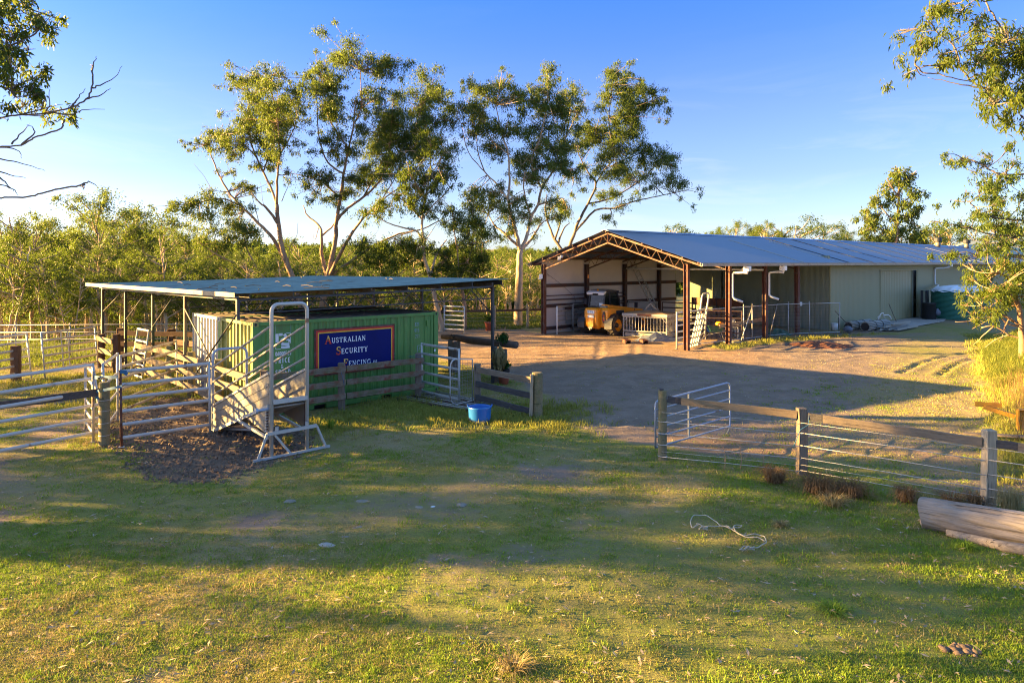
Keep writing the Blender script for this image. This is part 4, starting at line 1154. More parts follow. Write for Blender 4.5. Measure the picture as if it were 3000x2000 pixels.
# timber race at the left end of the shelter
t = thing('timber_race', (-16.4, 27.6, 0), 'striped sunlit timber stock race under the left end of the shelter', 'stock race')
Q = [V2(-16.35, 27.6), V2(-14.95, 26.2), V2(-13.6, 25.3), V2(-11.5, 23.3)]
for i, p in enumerate(Q[:3]): plank('post', p - Z * .2, p + Z * (1.32, 1.45, 1.3)[i], .20, .20, M['wood_brown'], t, i + 81, .008)
for k, mat in ((0, 'wood_tan'), (2, 'wood_tan')):
    a, b = Q[k], Q[k + 1]
    for i, z in enumerate((1.16, .72, .30)):
        plank('rail', a + V2(-.1, -.13) + Z * z, b + V2(-.1, -.13) + Z * (z + .02), .05, .19, M[mat], t, 91 + k * 5 + i, .006)
t = thing('rail_fence', (-16.2, 28.6, 0), 'dark brown timber rail fence at the back of the shelter', 'fence')
Q = [V2(-16.2, 28.7), V2(-13.9, 28.3), V2(-11.4, 27.8)]
for i, p in enumerate(Q): plank('post', p - Z * .2, p + Z * 1.45, .26, .26, M['wood_brown'], t, i + 101, .01)
for k in range(2):
    for i, z in enumerate((1.25, .82, .40)):
        plank('rail', Q[k] + Z * z + V2(0, -.16), Q[k + 1] + Z * z + V2(0, -.16), .05, .19, M['wood_brown'], t, 111 + k * 5 + i, .006)
t = thing('rail_fence', (-11.0, 25.6, 0), 'low dark rail fence behind the narrow silver gate frame', 'fence')
Q = [V2(-13.2, 26.9), V2(-10.8, 25.2)]
for i, p in enumerate(Q): plank('post', p - Z * .2, p + Z * 1.3, .2, .2, M['wood_brown'], t, i + 121, .01)
for i, z in enumerate((1.1, .7, .32)): plank('rail', Q[0] + Z * z, Q[1] + Z * z, .05, .2, M['wood_brown'], t, 125 + i, .006)
# far steel rail fence
t = thing('pipe_fence', (-19, 30.5, 0), 'steel pipe and mesh boundary fence behind the cattle pens', 'fence')
a, b = V2(-24, 30.2), V2(-10.6, 31.0)
for q in (0, .17, .34, .51, .68, .85, 1.0):
    p = a.lerp(b, q)
    bar('post', [p - Z * .1, p + Z * 1.5], .032, M['galv_old'], t)
for z in (1.42, 1.1, .78): bar('rail', [a + Z * z, b + Z * z], .024, M['galv_old'], t)
mb = MB()
for z in (.15, .3, .45, .6, .95, 1.25): mb.tube([a + Z * z, b + Z * z], .004, 4, False)
for i in range(90): p = a.lerp(b, i / 89); mb.tube([p + Z * .1, p + Z * 1.1], .004, 4, False)
tag(obj('mesh_wire', mb, M['wire_dull'], t), kind='stuff')
t = thing('timber_post', (-17.2, 24.45, 0), 'dark square timber post standing behind the far left panel', 'post')
plank('post_shaft', V2(-17.4, 24.3) - Z * .2, V2(-17.4, 24.3) + Z * 1.25, .28, .2, M['wood_brown'], t, 7, .01)

# short rail fence by the blue tub
t = thing('rail_fence', (-.98, 20.1, 0), 'short dark three rail fence beside the blue tub ending in a split pale post', 'fence')
PA, PB = V2(-1.0, 20.12), V2(.66, 18.5)
plank('post', PA - Z * .2, PA + Z * 1.22, .19, .17, M['wood_grey'], t, 131, .012)
round_post(t, PB, .15, 1.22, 'wood_post', (.02, 0))
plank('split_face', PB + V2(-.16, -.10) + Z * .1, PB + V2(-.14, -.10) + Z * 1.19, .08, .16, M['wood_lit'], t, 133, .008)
dd = (PB - PA).normalized(); nn = V2(-dd.y, dd.x) * -.1
for i, (z, z2) in enumerate(((1.07, 1.02), (.66, .60), (.28, .18))):
    plank('rail', PA + dd * .05 + nn + Z * z, PB + nn * .8 - dd * .05 + Z * z2, .05, .16, M['wood_dark'] if i else M['wood_grey'], t, 141 + i, .006)

# wire fence with timber top rail on the right
t = thing('wire_fence', (3.17, 14.6, 0), 'white wire fence with weathered timber top rail and three posts on the right', 'fence')
F1, F2, F3 = V2(3.17, 14.6), V2(5.71, 13.65), V2(8.12, 11.8)
F4 = F3 + (F3 - F2).normalized() * 3.0
r1 = round_post(t, F1, .092, 1.47, 'wood_post')
obj('split_top', MB().box(F1 + V2(-.03, -.03) + Z * 1.49, (.08, .07, .05)), M['wood_dark'], r1)
plank('post', F2 - Z * .2, F2 + Z * 1.30, .18, .16, M['wood_grey'], t, 151, .008)
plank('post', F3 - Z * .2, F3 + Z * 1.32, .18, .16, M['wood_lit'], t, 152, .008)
for k, (a, b, za, zb) in enumerate(((F1, F2, 1.29, 1.17), (F2, F3, 1.155, 1.10), (F3, F4, 1.10, 1.06))):
    d_ = (b - a); L_ = d_.length; d_.normalize(); o_ = V2(-d_.y, d_.x) * .0
    sa, sb = a + d_ * .10, b - d_ * .09
    plank('rail_stub', sa + Z * za, sa + d_ * .32 + Z * (za + (zb - za) * .4 / L_), .05, .135, M['wood_dark'], t, 155 + k, .004)
    plank('rail', sa + d_ * .30 + V2(-d_.y, d_.x) * -.045 + Z * (za + (zb - za) * .3 / L_), sb + V2(-d_.y, d_.x) * -.045 + Z * zb, .045, .15, M['wood_tan'] if k < 1 else M['wood_grey'], t, 158 + k, .006)
    side = V2(-d_.y, d_.x) * -.10
    for i, z in enumerate((1.03, .83, .585, .345, .21, .10)):
        thick = .0075 if i in (1, 2, 3, 5) else .004
        pts = [a + side + Z * (z - .0 * i), a.lerp(b, .5) + side * .6 + Z * (z - .012), b + side + Z * (z - .02)]
        bar('wire', pts, thick, M['wire'], t, 5)
for z in (.10, .345, .585, .83): obj('wire_loop', MB().tube(arc(F1 + Z * z, .097, 0, 6.28, 14, (1, 0, 0), (0, 1, 0)), .006, 5, False), M['wire'], t)
bar('baling_twine', [F2 + Vector((.10, -.1, 1.2)), F2 + Vector((.08, -.12, 1.0)), F2 + Vector((-.08, -.12, .9)), F2 + Vector((-.15, -.1, .7)), F2 + Vector((-.2, -.1, .58))], .007, M['strap'], t, 5)
bar('baling_twine', [F1 + Vector((-.09, -.05, .56)), F1 + Vector((.02, -.12, .57)), F1 + Vector((.14, -.08, .62))], .008, M['strap'], t, 5)
obj('wire_knot', MB().lathe(F2 + Vector((.18, -.16, .80)), [(0, -.02), (.022, 0), (0, .02)], 6), M['wire'], t)
# swung-open pipe gate
t = thing('pipe_gate', (3.08, 14.75, 0), 'blue grey five bar pipe gate swung open behind the round fence post', 'gate')
g0, g1 = Vector((3.06, 14.78, 0)), Vector((5.22, 16.6, 0))
gd = (g1 - g0).normalized(); zb0, zt0, zb1, zt1 = .22, 1.20, .25, 1.30
def gp(q, f): return g0.lerp(g1, q) + Z * (zb0 + (zb1 - zb0) * q + f * ((zt0 - zb0) + ((zt1 - zb1) - (zt0 - zb0)) * q))
bar('frame', [gp(0, 0), gp(0, .94), gp(.012, .985), gp(.03, 1), gp(.955, 1), gp(.985, .97), gp(1, .9), gp(1, 0), gp(0, 0)], .022, M['pipe_blue'], t, 8)
for f in (.22, .42, .62, .82): bar('rail', [gp(0, f), gp(1, f)], .018, M['pipe_blue'], t)
for q in (.42,): obj('stay', MB().beam(gp(q, 0), gp(q, 1), .035, .02), M['galv'], t)
bar('latch_chain', [gp(1, .02), gp(1, .0) + V2(-.05, -.05) - Z * .1, gp(1, 0) + V2(-.12, -.1) - Z * .17], .014, M['rope'], t, 6)

# fence beyond the yard
t = thing('wire_fence', (-1.0, 43.4, 0), 'far wire fence with timber top rail beside the tall gum trunk', 'fence')
Q = [V2(-8.0, 42.5), V2(-4.5, 42.7), V2(-1.1, 43.3), V2(1.0, 44.2), V2(2.0, 44.6)]
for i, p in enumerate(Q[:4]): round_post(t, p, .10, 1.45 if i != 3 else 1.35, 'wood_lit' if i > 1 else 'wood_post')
for k in range(4):
    plank('rail', Q[k] + Z * 1.12, Q[k + 1] + Z * 1.14, .06, .14, M['wood_brown'], t, 171 + k, .008)
    for z in (.25, .5, .72, .92): bar('wire', [Q[k] + Z * z, Q[k + 1] + Z * z], .006, M['wire_dull'], t, 4)

# log rail on stumps
t = thing('log_rail', A(1330, 1000, 26.4), 'dark bark covered log rail lying across two timber stumps', 'log')
bar('log', [A(1296, 986, 26.9), A(1335, 988, 26.4), A(1380, 997, 25.8), A(1440, 1003, 25.0), A(1512, 1010, 24.0)], [.10, .12, .14, .125, .13], M['bark_dark'], t, 10)
bar('branch_stub', [A(1330, 990, 26.4), A(1322, 978, 26.2)], [.05, .02], M['bark_dark'], t, 6)
t = thing('timber_stump', G(1330, 1087), 'tall split timber stump under the left end of the log rail', 'stump')
b_ = G(1330, 1087)
for i, (dx, w, h) in enumerate(((-.13, .16, 1.22), (.04, .17, 1.12), (.18, .13, 1.16))): plank('split_slab', b_ + V2(dx, .1 * i - .1) - Z * .1, b_ + V2(dx, .1 * i - .1) + Z * h, w, .3, M['wood_grey'], t, 181 + i, .012)
t = thing('timber_stump', V2(-.45, 24.2), 'tall split timber stump with a cactus like plant on top by the shelter post', 'stump')
b_ = V2(-.42, 24.25)
for i, (dx, w, h) in enumerate(((-.17, .15, 1.22), (.0, .18, 1.14), (.17, .15, 1.1))): plank('split_slab', b_ + V2(dx, .05 * i) - Z * .1, b_ + V2(dx, .05 * i) + Z * h, w, .36, M['wood_grey'], t, 185 + i, .012)

def leafy(name, c, rad, n, size, mat, parent=None, up=0.3, label=None, cat=None, seed=1):
    rr = np.random.default_rng(seed)
    p = rr.normal(size=(n, 3)); p /= np.linalg.norm(p, axis=1)[:, None]; p *= (rr.random(n) ** .45)[:, None] * np.array(rad)
    mb = leaf_mesh(p + np.array(c), rr, size, size * .35, down=-up)
    me = np_mesh(name, *mb)
    org = np.array(WLOC[parent.name]) if parent is not None else np.array(c)
    co = np.zeros(len(me.vertices) * 3); me.vertices.foreach_get('co', co)
    me.vertices.foreach_set('co', (co.reshape(-1, 3) - org).ravel())
    o = link(name, me, mat, parent)
    if parent is None: o.location = Vector(c); tag(o, label, cat)
    return o
def np_mesh(name, v, q):
    me = bpy.data.meshes.new(name)
    me.vertices.add(len(v)); me.vertices.foreach_set('co', np.asarray(v, np.float32).ravel())
    q = np.asarray(q); k = q.shape[1]
    me.loops.add(q.size); me.loops.foreach_set('vertex_index', q.ravel().astype(np.int32))
    me.polygons.add(len(q)); me.polygons.foreach_set('loop_start', (np.arange(len(q)) * k).astype(np.int32))
    me.update(calc_edges=True)
    return me
def leaf_mesh(c, rr, L, W, down=0.6, jit=.45):
    """lozenge leaves at points c; down: how much they hang"""
    n = len(c)
    a = rr.normal(size=(n, 3)); a[:, 2] -= down * 2.2
    a /= np.linalg.norm(a, axis=1)[:, None]
    b = rr.normal(size=(n, 3)); b -= a * (a * b).sum(1)[:, None]; b /= np.linalg.norm(b, axis=1)[:, None]
    s = (1 + jit * (rr.random(n) - .5) * 2)[:, None]
    L_ = a * L * s; W_ = b * W * s * .5
    nn = np.cross(a, b) * (L * .12) * s
    v = np.stack([c, c + L_ * .45 + W_ + nn, c + L_, c + L_ * .45 - W_ + nn], 1).reshape(-1, 3)
    return v, np.arange(n * 4).reshape(n, 4)
tp_ = thing('potted_plant', A(1474, 1000, 24.1), 'small bushy dark green plant standing on the right stump', 'plant')
leafy('foliage', tuple(A(1477, 994, 24.1)), (.14, .12, .20), 200, .11, M['leaf_garden'], tp_, 1.2, seed=5)
leafy('foliage', tuple(A(1466, 996, 24.0)), (.2, .12, .12), 80, .13, M['leaf_garden'], tp_, 1.2, seed=6)
tp_ = thing('potted_plant', V2(-.28, 23.8), 'red pot holding a dry and green plant behind the short rail fence', 'plant')
obj('pot', MB().lathe((-.28, 23.8, 0), [(.15, 0), (.20, .29), (.215, .30), (.215, .33), (.19, .33), (.18, .26)], 20), M['terracotta'], tp_, smooth=True)
obj('inner_pot', MB().lathe((-.20, 23.85, .3), [(.10, 0), (.13, .2), (.10, .2)], 16), M['black'], tp_)
leafy('foliage', (-.18, 23.85, .58), (.16, .16, .10), 110, .14, M['leaf_garden'], tp_, .8, seed=8)
leafy('dry_stems', (-.42, 23.8, .62), (.22, .18, .34), 160, .34, M['grass_dry'], tp_, 1.5, seed=9)
leafy('dark_foliage', (-.33, 23.8, .75), (.08, .08, .2), 70, .10, M['leaf_garden'], tp_, 1.2, seed=19)
pp = G(1433, 968)
tp_ = thing('potted_plant', pp, 'tall terracotta pot with yellow green plant by the far fence post', 'plant')
obj('pot', MB().lathe(pp, [(.2, 0), (.27, .45), (.3, .46), (.3, .53), (.24, .53)], 18), M['terracotta'], tp_, smooth=True)
leafy('foliage', tuple(pp + Z * .68), (.32, .3, .2), 150, .2, M['leaf_bush'], tp_, .8, seed=10)

# blue tub
tb = thing('blue_tub', V2(-.84, 18.0), 'round blue flexible tub on the grass in front of the short fence', 'tub')
c_ = V2(-.84, 18.0)
obj('bowl', MB().lathe(c_, [(.0, .02), (.25, .0), (.285, .14), (.30, .40), (.305, .43), (.29, .435), (.275, .39), (.26, .12), (.0, .06)], 28, cap=False), M['blue_tub'], tb, smooth=True)
for sx in (-1, 1): bar('handle', [c_ + Vector((sx * .29, -.09, .41)), c_ + Vector((sx * .32, -.04, .47)), c_ + Vector((sx * .32, .04, .47)), c_ + Vector((sx * .29, .09, .41))], .016, M['blue_tub'], tb, 7)

# cattle grid
ga, gb_, gc, gd_ = V2(-3.5, 20.9), V2(-1.30, 19.25), V2(-.45, 20.1), V2(-2.4, 22.0)
t = thing('cattle_grid', ga, 'low steel cattle grid of parallel bars lying on the grass beside the panel', 'grid')
for i in range(9):
    q = i / 8; a, b = ga.lerp(gd_, q), gb_.lerp(gc, q)
    zz = .07
    bar('bar', [a + Z * zz, b + Z * zz], .022, M['galv_old'] if i % 3 else M['rust_dark'], t, 8)
for q in (.03, .5, .97): obj('bearer', MB().beam(ga.lerp(gb_, q) + Z * .03, gd_.lerp(gc, q) + Z * .03, .09, .07), M['rust_dark'], t)
# little mesh gate
t = thing('mesh_gate', V2(-1.17, 20.3), 'small round cornered mesh gate hanging beside the dark fence post', 'gate')
q0, q1 = V2(-1.76, 19.72), V2(-1.16, 20.28)
w_ = lambda f, z: q0.lerp(q1, f) + Z * z
bar('frame', [w_(1, .12), w_(1, 1.33), w_(.25, 1.40), w_(.1, 1.36), w_(.03, 1.28), w_(0, 1.15), w_(0, .35), w_(.04, .22), w_(.14, .13), w_(.3, .1), w_(1, .12)], .02, M['galv'], t, 8)
mb = MB()
for i in range(1, 9): mb.tube([w_(i / 9, .12), w_(i / 9, 1.35)], .003, 4, False)
for i in range(1, 12): mb.tube([w_(0.02, .12 + i * .1), w_(1, .12 + i * .1)], .003, 4, False)
tag(obj('mesh_wire', mb, M['wire_dull'], t), kind='stuff')
bar('hinge_tie', [w_(1, 1.0), w_(1.12, 1.0)], .014, M['strap'], t, 6); bar('hinge_tie', [w_(1, .2), w_(1.12, .2)], .014, M['strap'], t, 6)

# ------------------------------------------------------------------ loading ramp
Lo0, Lo1 = V2(-7.36, 17.12), V2(-6.74, 17.68)       # foot of the ramp, near and far side
Hi0, Hi1 = V2(-5.17, 14.80), V2(-4.58, 15.36)
t = thing('loading_ramp', Hi0, 'galvanised cattle loading ramp with tall hoop standing in the mud', 'loading ramp')
zf0, zf1 = .10, 1.16
rp = lambda f, sd, z: (Lo0.lerp(Hi0, f) if sd == 0 else Lo1.lerp(Hi1, f)) + Z * (zf0 + (zf1 - zf0) * f + z)
rp2 = lambda f, w, z: rp(f, 0, z).lerp(rp(f, 1, z), w)
obj('floor', MB().prism([rp2(0, 0, 0), rp2(0, 1, 0), rp2(1, 1, 0), rp2(1, 0, 0)], -Z * .045), M['galv_sheet'], t)
for i in range(13): obj('cleat', MB().beam(rp2(.04 + i * .077, .04, .02), rp2(.04 + i * .077, .96, .02), .03, .03), M['galv_sheet'], t)
for sd in (0, 1):
    side = (V2(-.4, -.4) if sd == 0 else V2(.4, .4)).normalized() * .02
    pr = [rp(0, sd, -.06) + side, rp(1, sd, -.02) + side, rp(1, sd, .62) + side, rp(0, sd, .52) + side]
    sheet_ = obj('side_sheet', MB().prism(pr, side * .15), M['galv_sheet'], t)
    for z in (.18, .36): obj('pressed_rib', MB().beam(rp(0, sd, z) + side * 1.3, rp(1, sd, z * 1.1) + side * 1.3, .02, .05), M['galv_sheet'], sheet_)
    obj('floor_rail', MB().beam(rp(-.02, sd, -.10) + side * 2, rp(1, sd, -.06) + side * 2, .045, .07), M['galv'], t)
    obj('top_angle', MB().beam(rp(0, sd, .54) + side, rp(1, sd, .645) + side, .05, .05), M['galv'], t)
    for z0, z1 in ((.80, .90), (1.12, 1.25), (1.48, 1.62)):
        bar('rail', [rp(0, sd, z0) + side, rp(1, sd, z1) + side], .028, M['galv_old'], t, 8)
    obj('gusset', MB().prism([rp(.62, sd, -.1) + side, rp(1, sd, -.08) + side, rp(1, sd, -.62) + side, rp(.93, sd, -.58) + side], side * .2), M['galv_sheet'], t)
    obj('under_brace', MB().beam(rp(.52, sd, -.12) + side * 2, rp(1, sd, -.12 - .62) + side * 2, .05, .06), M['galv'], t)
    obj('rack', MB().beam(rp(.985, sd, -.12) + side * 1.5, rp(.985, sd, -.70) + side * 1.5, .05, .025), M['rust_dark'], t)
    for i in range(9): obj('rack_tooth', MB().beam(rp(.985, sd, -.15 - i * .06) + side * 1.2, rp(.985, sd, -.15 - i * .06) + side * 4, .05, .018), M['galv'], t)
obj('sill', MB().beam(rp2(1.0, .02, .03) + V2(.07, -.07), rp2(1.0, .98, .03) + V2(.07, -.07), .07, .09), M['galv'], t)
bar('cross_tube', [rp2(.99, .02, -.10), rp2(.99, .98, -.10)], .022, M['galv_old'], t)
obj('jack_pin', MB().tube([rp(1, 0, -.12) + V2(-.2, -.2), rp(1, 0, -.12)], .03, 8).tube([rp(1, 0, -.12) + V2(-.2, -.2), rp(1, 0, -.12) + V2(-.23, -.23)], .06, 8), M['pipe_blue'], t)
# hoops
def hoop(p0, p1, h, r, mat, name):
    d_ = (p1 - p0); w = d_.length; d_.normalize(); k = .16
    pts = [p0 - Z * .02, p0 + Z * (h - k)]
    pts += [p0 + d_ * (k - k * math.cos(R(a))) + Z * (h - k + k * math.sin(R(a))) for a in (15, 30, 45, 60, 75, 90)]
    pts += [p1 - d_ * (k - k * math.sin(R(a))) + Z * (h - k + k * math.cos(R(a))) for a in (0, 15, 30, 45, 60, 75)]
    pts += [p1 + Z * (h - k), p1 - Z * .02]
    return bar(name, pts, r, mat, t, 10)
hoop(Hi0 + V2(.05, -.05), Hi1 + V2(.05, -.05), 3.27, .042, M['galv'], 'tall_hoop')
hoop(Lo0 + V2(-.05, .05), Lo1 + V2(-.05, .05), 2.0, .034, M['pipe_blue'], 'low_hoop')
wd = (Hi1 - Hi0).normalized(); hb0 = Hi0 + V2(.09, -.09) - wd * .42; hb1 = Hi1 + V2(.09, -.09) + wd * .52
obj('foot_bar', MB().beam(hb0 + Z * .03, hb1 + Z * .03, .05, .05), M['galv'], t)
ha, hb = Hi0 + V2(.11, -.11) - wd * .14 + Z * .55, Hi1 + V2(.11, -.11) + wd * .18 + Z * .55
obj('cross_bar', MB().beam(ha, hb, .05, .07), M['galv'], t)
for a, b in ((hb0 + wd * .1 + Z * .04, ha), (hb1 - wd * .1 + Z * .04, hb), (Hi0.lerp(Hi1, .05) + V2(.09, -.09) + Z * .5, Hi0.lerp(Hi1, .48) + V2(.09, -.09) + Z * .05)):
    obj('foot_brace', MB().beam(a, b, .05, .045), M['galv'], t)
for q in (.1, .94): obj('lug', MB().box(Hi0.lerp(Hi1, q) + V2(.11, -.11) + Z * .62, (.06, .05, .1)), M['galv'], t)
bar('skid', [rp2(.02, .1, -.06), rp2(.45, .5, -.36)], .03, M['galv'], t)

# ------------------------------------------------------------------ mesh fence by the shed
t = thing('mesh_fence', V2(9.34, 34.8), 'galvanised pipe and mesh fence along the open bays of the shed', 'fence')
MF = [(9.34, 34.8), (11.3, 36.2), (12.4, 37.1), (13.0, 37.5), (14.2, 38.7), (15.8, 39.6), (17.2, 40.1), (19.2, 40.6)]
mz = [1.80, 1.80, 1.80, 1.80, 1.80, 1.80, 1.80, 1.80]
for i, (x, y) in enumerate(MF):
    bar('post', [V2(x, y) - Z * .05, V2(x, y) + Z * (mz[i] + (.12 if i in (2, 3, 4, 5, 6) else .03))], .036 if i in (1, 4) else .026, M['galv'], t, 8)
mw = MB()
for (x0, y0), (x1, y1) in zip(MF[:-1], MF[1:]):
    a, b = V2(x0, y0), V2(x1, y1)
    bar('rail', [a + Z * 1.78, b + Z * 1.78], .024, M['galv'], t); bar('rail', [a + Z * .08, b + Z * .08], .024, M['galv'], t)
    k = max(2, int((b - a).length / .10))
    for j in range(1, k): p = a.lerp(b, j / k); mw.tube([p + Z * .1, p + Z * 1.76], .0035, 3, False)
    for j in range(1, 9): mw.tube([a + Z * j * .2, b + Z * j * .2], .0035, 3, False)
tag(obj('mesh_wire', mw, M['wire_dull'], t), kind='stuff')
bar('foot', [V2(11.0, 36.0) + Z * .03, V2(11.9, 35.7) + Z * .03], .045, M['galv_old'], t)
bar('stay', [V2(12.1, 36.6), V2(12.95, 37.4) + Z * 1.7], .026, M['galv'], t); bar('stay', [V2(14.3, 38.5), V2(14.9, 38.9) + Z * 1.85], .02, M['wire_dull'], t)
# leaning hoop
t = thing('leaning_hoop', V2(9.9, 35.7), 'silver hoop frame leaning up behind the panels beside the shed post', 'frame')
bar('hoop', [A(2046, 985, 35.6), A(2049, 925, 35.6), A(2057, 868, 35.6), A(2060, 861, 35.6), A(2074, 858, 35.8), A(2077, 863, 35.8), A(2070, 912, 35.8), A(2064, 985, 35.8)], .045, M['galv'], t, 8)
for i in range(4):
    a = V2(8.75 + i * .17, 34.0 + i * .22)
    tt = obj('leaning_board', MB().beam(a, a + Vector((.42, .12, 1.72 - .05 * i)), .12, .03), M['board'], None, a)
    tag(tt, ('first', 'second', 'third', 'fourth')[i] + ' pale board from the shed post leaning behind the sunlit panel', 'board', 'pale boards leaning by the shed post')

# ------------------------------------------------------------------ things in and by the shed
def ladder(p0, p1, w, n, t, mat):
    d_ = (p1 - p0).normalized(); sd = d_.cross(SU).normalized() * w / 2
    for q in (-1, 1): bar('stile', [p0 + sd * q, p1 + sd * q], .03, mat, t, 6)
    for i in range(n): p = p0.lerp(p1, (i + .5) / n); bar('rung', [p - sd, p + sd], .018, mat, t, 6)
t = thing('ladder', S(10, 1.0), 'aluminium extension ladder leaning on the inside shed wall', 'ladder')
ladder(S(10, 1.0, 0), S(7.75, .2, 4.2), .42, 16, t, M['galv_old']); ladder(S(9.9, 1.06, .1), S(8.55, .58, 2.8), .36, 9, t, M['galv'])
t = thing('rusty_barrier', S(14.2, 3), 'rusty brown steel sheet barrier standing at the back of the open bay', 'barrier')
b0_, b1_ = S(14.3, .4), S(14.3, 4.3)
for z, h in ((1.42, .5), (.72, .26), (.25, .5)): obj('sheet', MB().beam(b0_ + Z * z, b1_ + Z * z, .05, h), M['rust'], t)
for q in (0, .5, 1): obj('post', MB().box(b0_.lerp(b1_, q) + SV * -.06 + Z * .85, (.07, .07, 1.7)), M['rust_dark'], t)
# banner board on the inside wall behind the machine
t = thing('wall_banner', S(3.0, .1, 1), 'white printed board fixed low on the inside shed wall behind the machine', 'board')
obj('panel', MB().beam(S(1.75, .05, .92), S(4.0, .05, .92), .02, .82), M['board'], t)
obj('header', MB().beam(S(1.7, .055, 1.42), S(4.05, .055, 1.42), .02, .16), M['rust_dark'], t)
write('ALL', S(2.35, .075, 1.0), SV, Z, SU, .24, blockstrokes, t, M['black'], 'lettering', .08, .9, True, .006)
# blue bucket
bp = G(2083, 978)
t = thing('bucket', bp, 'bright blue handled bucket on the grass behind the mesh fence', 'bucket')
obj('body', MB().lathe(bp, [(.0, .0), (.20, 0), (.27, .42), (.25, .42), (.19, .03)], 20, cap=False), M['blue_bucket'], t, smooth=True)
bar('handle', [bp + Vector((.26, 0, .38)), bp + Vector((.36, 0, .48)), bp + Vector((.40, 0, .40)), bp + Vector((.25, 0, .2))], .022, M['blue_bucket'], t, 7)
# stacked chairs
def chair(p, k, label):
    t = thing('plastic_chair', p, label, 'chair', 'white plastic chairs stacked by the shed')
    L_ = lambda x, y, z: p + Vector((x, y, z))
    obj('seat', MB().sheet([[L_(x, y, .42 + .03 * ((x / .22) ** 2)) for x in (-.24, -.12, 0, .12, .24)] for y in (-.22, 0, .22)]), M['white_plastic'], t)
    for x in (-.23, .23):
        for y in (-.22, .2): bar('leg', [L_(x, y, .42), L_(x * 1.12, y * 1.15, 0)], [.03, .022], M['white_plastic'], t, 6)
        bar('arm', [L_(x, -.22, .42), L_(x * 1.1, -.22, .62), L_(x * 1.1, .1, .66), L_(x, .24, .7)], .022, M['white_plastic'], t, 6)
    bar('back_frame', [L_(-.24, .2, .42), L_(-.25, .27, .7), L_(-.16, .31, .86), L_(0, .32, .9), L_(.16, .31, .86), L_(.25, .27, .7), L_(.24, .2, .42)], .022, M['white_plastic'], t, 6)
    for x in (-.15, -.09, -.03, .03, .09, .15): bar('slat', [L_(x, .2, .44), L_(x * 1.05, .31, .86 - abs(x) * .2)], .012, M['white_plastic'], t, 5)
cp = V2(12.05, 38.0)
for k, w in enumerate(('lowest', 'middle', 'topmost')): chair(cp + Z * (.09 * k) + V2(.02 * k, 0), k, w + ' white plastic chair of the stack behind the mesh fence')
# wheelbarrow
t = thing('wheelbarrow', V2(11.0, 37.6), 'old dark green wheelbarrow beside the stacked chairs', 'wheelbarrow')
wb = V2(11.05, 37.5)
obj('tray', MB().add([wb + Vector(q) for q in ((-.5, -.3, .75), (.35, -.3, .7), (.35, .3, .7), (-.5, .3, .75), (-.3, -.18, .38), (.2, -.18, .38), (.2, .18, .38), (-.3, .18, .38))], [(0, 1, 5, 4), (1, 2, 6, 5), (2, 3, 7, 6), (3, 0, 4, 7), (4, 5, 6, 7)]), M['tarp_green'], t)
for y in (-.24, .24): bar('handle', [wb + Vector((-.62, 0, .2)), wb + Vector((-.1, y, .36)), wb + Vector((.8, y * 1.2, .5))], .02, M['galv_old'], t, 6); bar('leg', [wb + Vector((.2, y, .38)), wb + Vector((.35, y, .0))], .018, M['galv_old'], t, 6)
obj('wheel', MB().lathe(wb + Vector((-.62, 0, .2)), [(.12, -.04), (.2, -.04), (.2, .04), (.12, .04)], 16, 'Y'), M['tyre'], t)
t = thing('orange_bag', V2(11.3, 37.9), 'orange feed bag lying on the wheelbarrow load', 'bag')
obj('sack', MB().lathe(V2(11.25, 37.55) + Z * .72, [(0, 0), (.2, .04), (.24, .12), (.16, .22), (0, .25)], 12), M['tele_yellow'], t, smooth=True)
tag(plank('long_plank', A(2108, 956, 36.4), A(2240, 935, 38.0), .05, .17, M['wood_tan'], None, 201, .006), 'long weathered plank propped through the mesh fence', 'plank')
bb = V2(14.6, 39.4)
tag(obj('blue_tube', MB().tube([bb + V2(-.2, -.1), bb + V2(-.2, 0) + Z * 1.0], .11, 12), M['blue_bucket'], None, bb), 'bright blue tube standing behind a mesh fence post', 'tube')
def heap(name, c, rx, ry, h, mat, label, cat, seed, n=9):
    rr = random.Random(seed); rows = []
    for i in range(n):
        row = []
        for j in range(n):
            u, v = i / (n - 1) * 2 - 1, j / (n - 1) * 2 - 1
            f = max(0, 1 - (u * u + v * v) ** .8)
            row.append(Vector(c) + Vector((u * rx * (1 + rr.uniform(-.1, .1)), v * ry * (1 + rr.uniform(-.1, .1)), -.03 + h * f * rr.uniform(.55, 1.15))))
        rows.append(row)
    o = obj(name, MB().sheet(rows), mat, None, c)
    return tag(o, label, cat)
heap('green_tarp', (15.3, 39.75, 0), .8, .4, .42, M['tarp_green'], 'crumpled dark green tarpaulin heaped behind the mesh fence', 'tarpaulin', 3)
heap('tarp', A(1930, 1003, 37.0) * 1.0 - Z * A(1930, 1003, 37.0).z, 1.25, .6, .55, M['tarp_blue'], 'crumpled grey blue tarpaulin on the dirt beside the hay feeder', 'tarpaulin', 4, 8)
heap('dirt_heap', G(2408, 1012), 1.6, 1.5, .24, M['soil_red'], 'low red brown heap of dirt on the grass before the mesh fence', 'dirt heap', 5, 14)
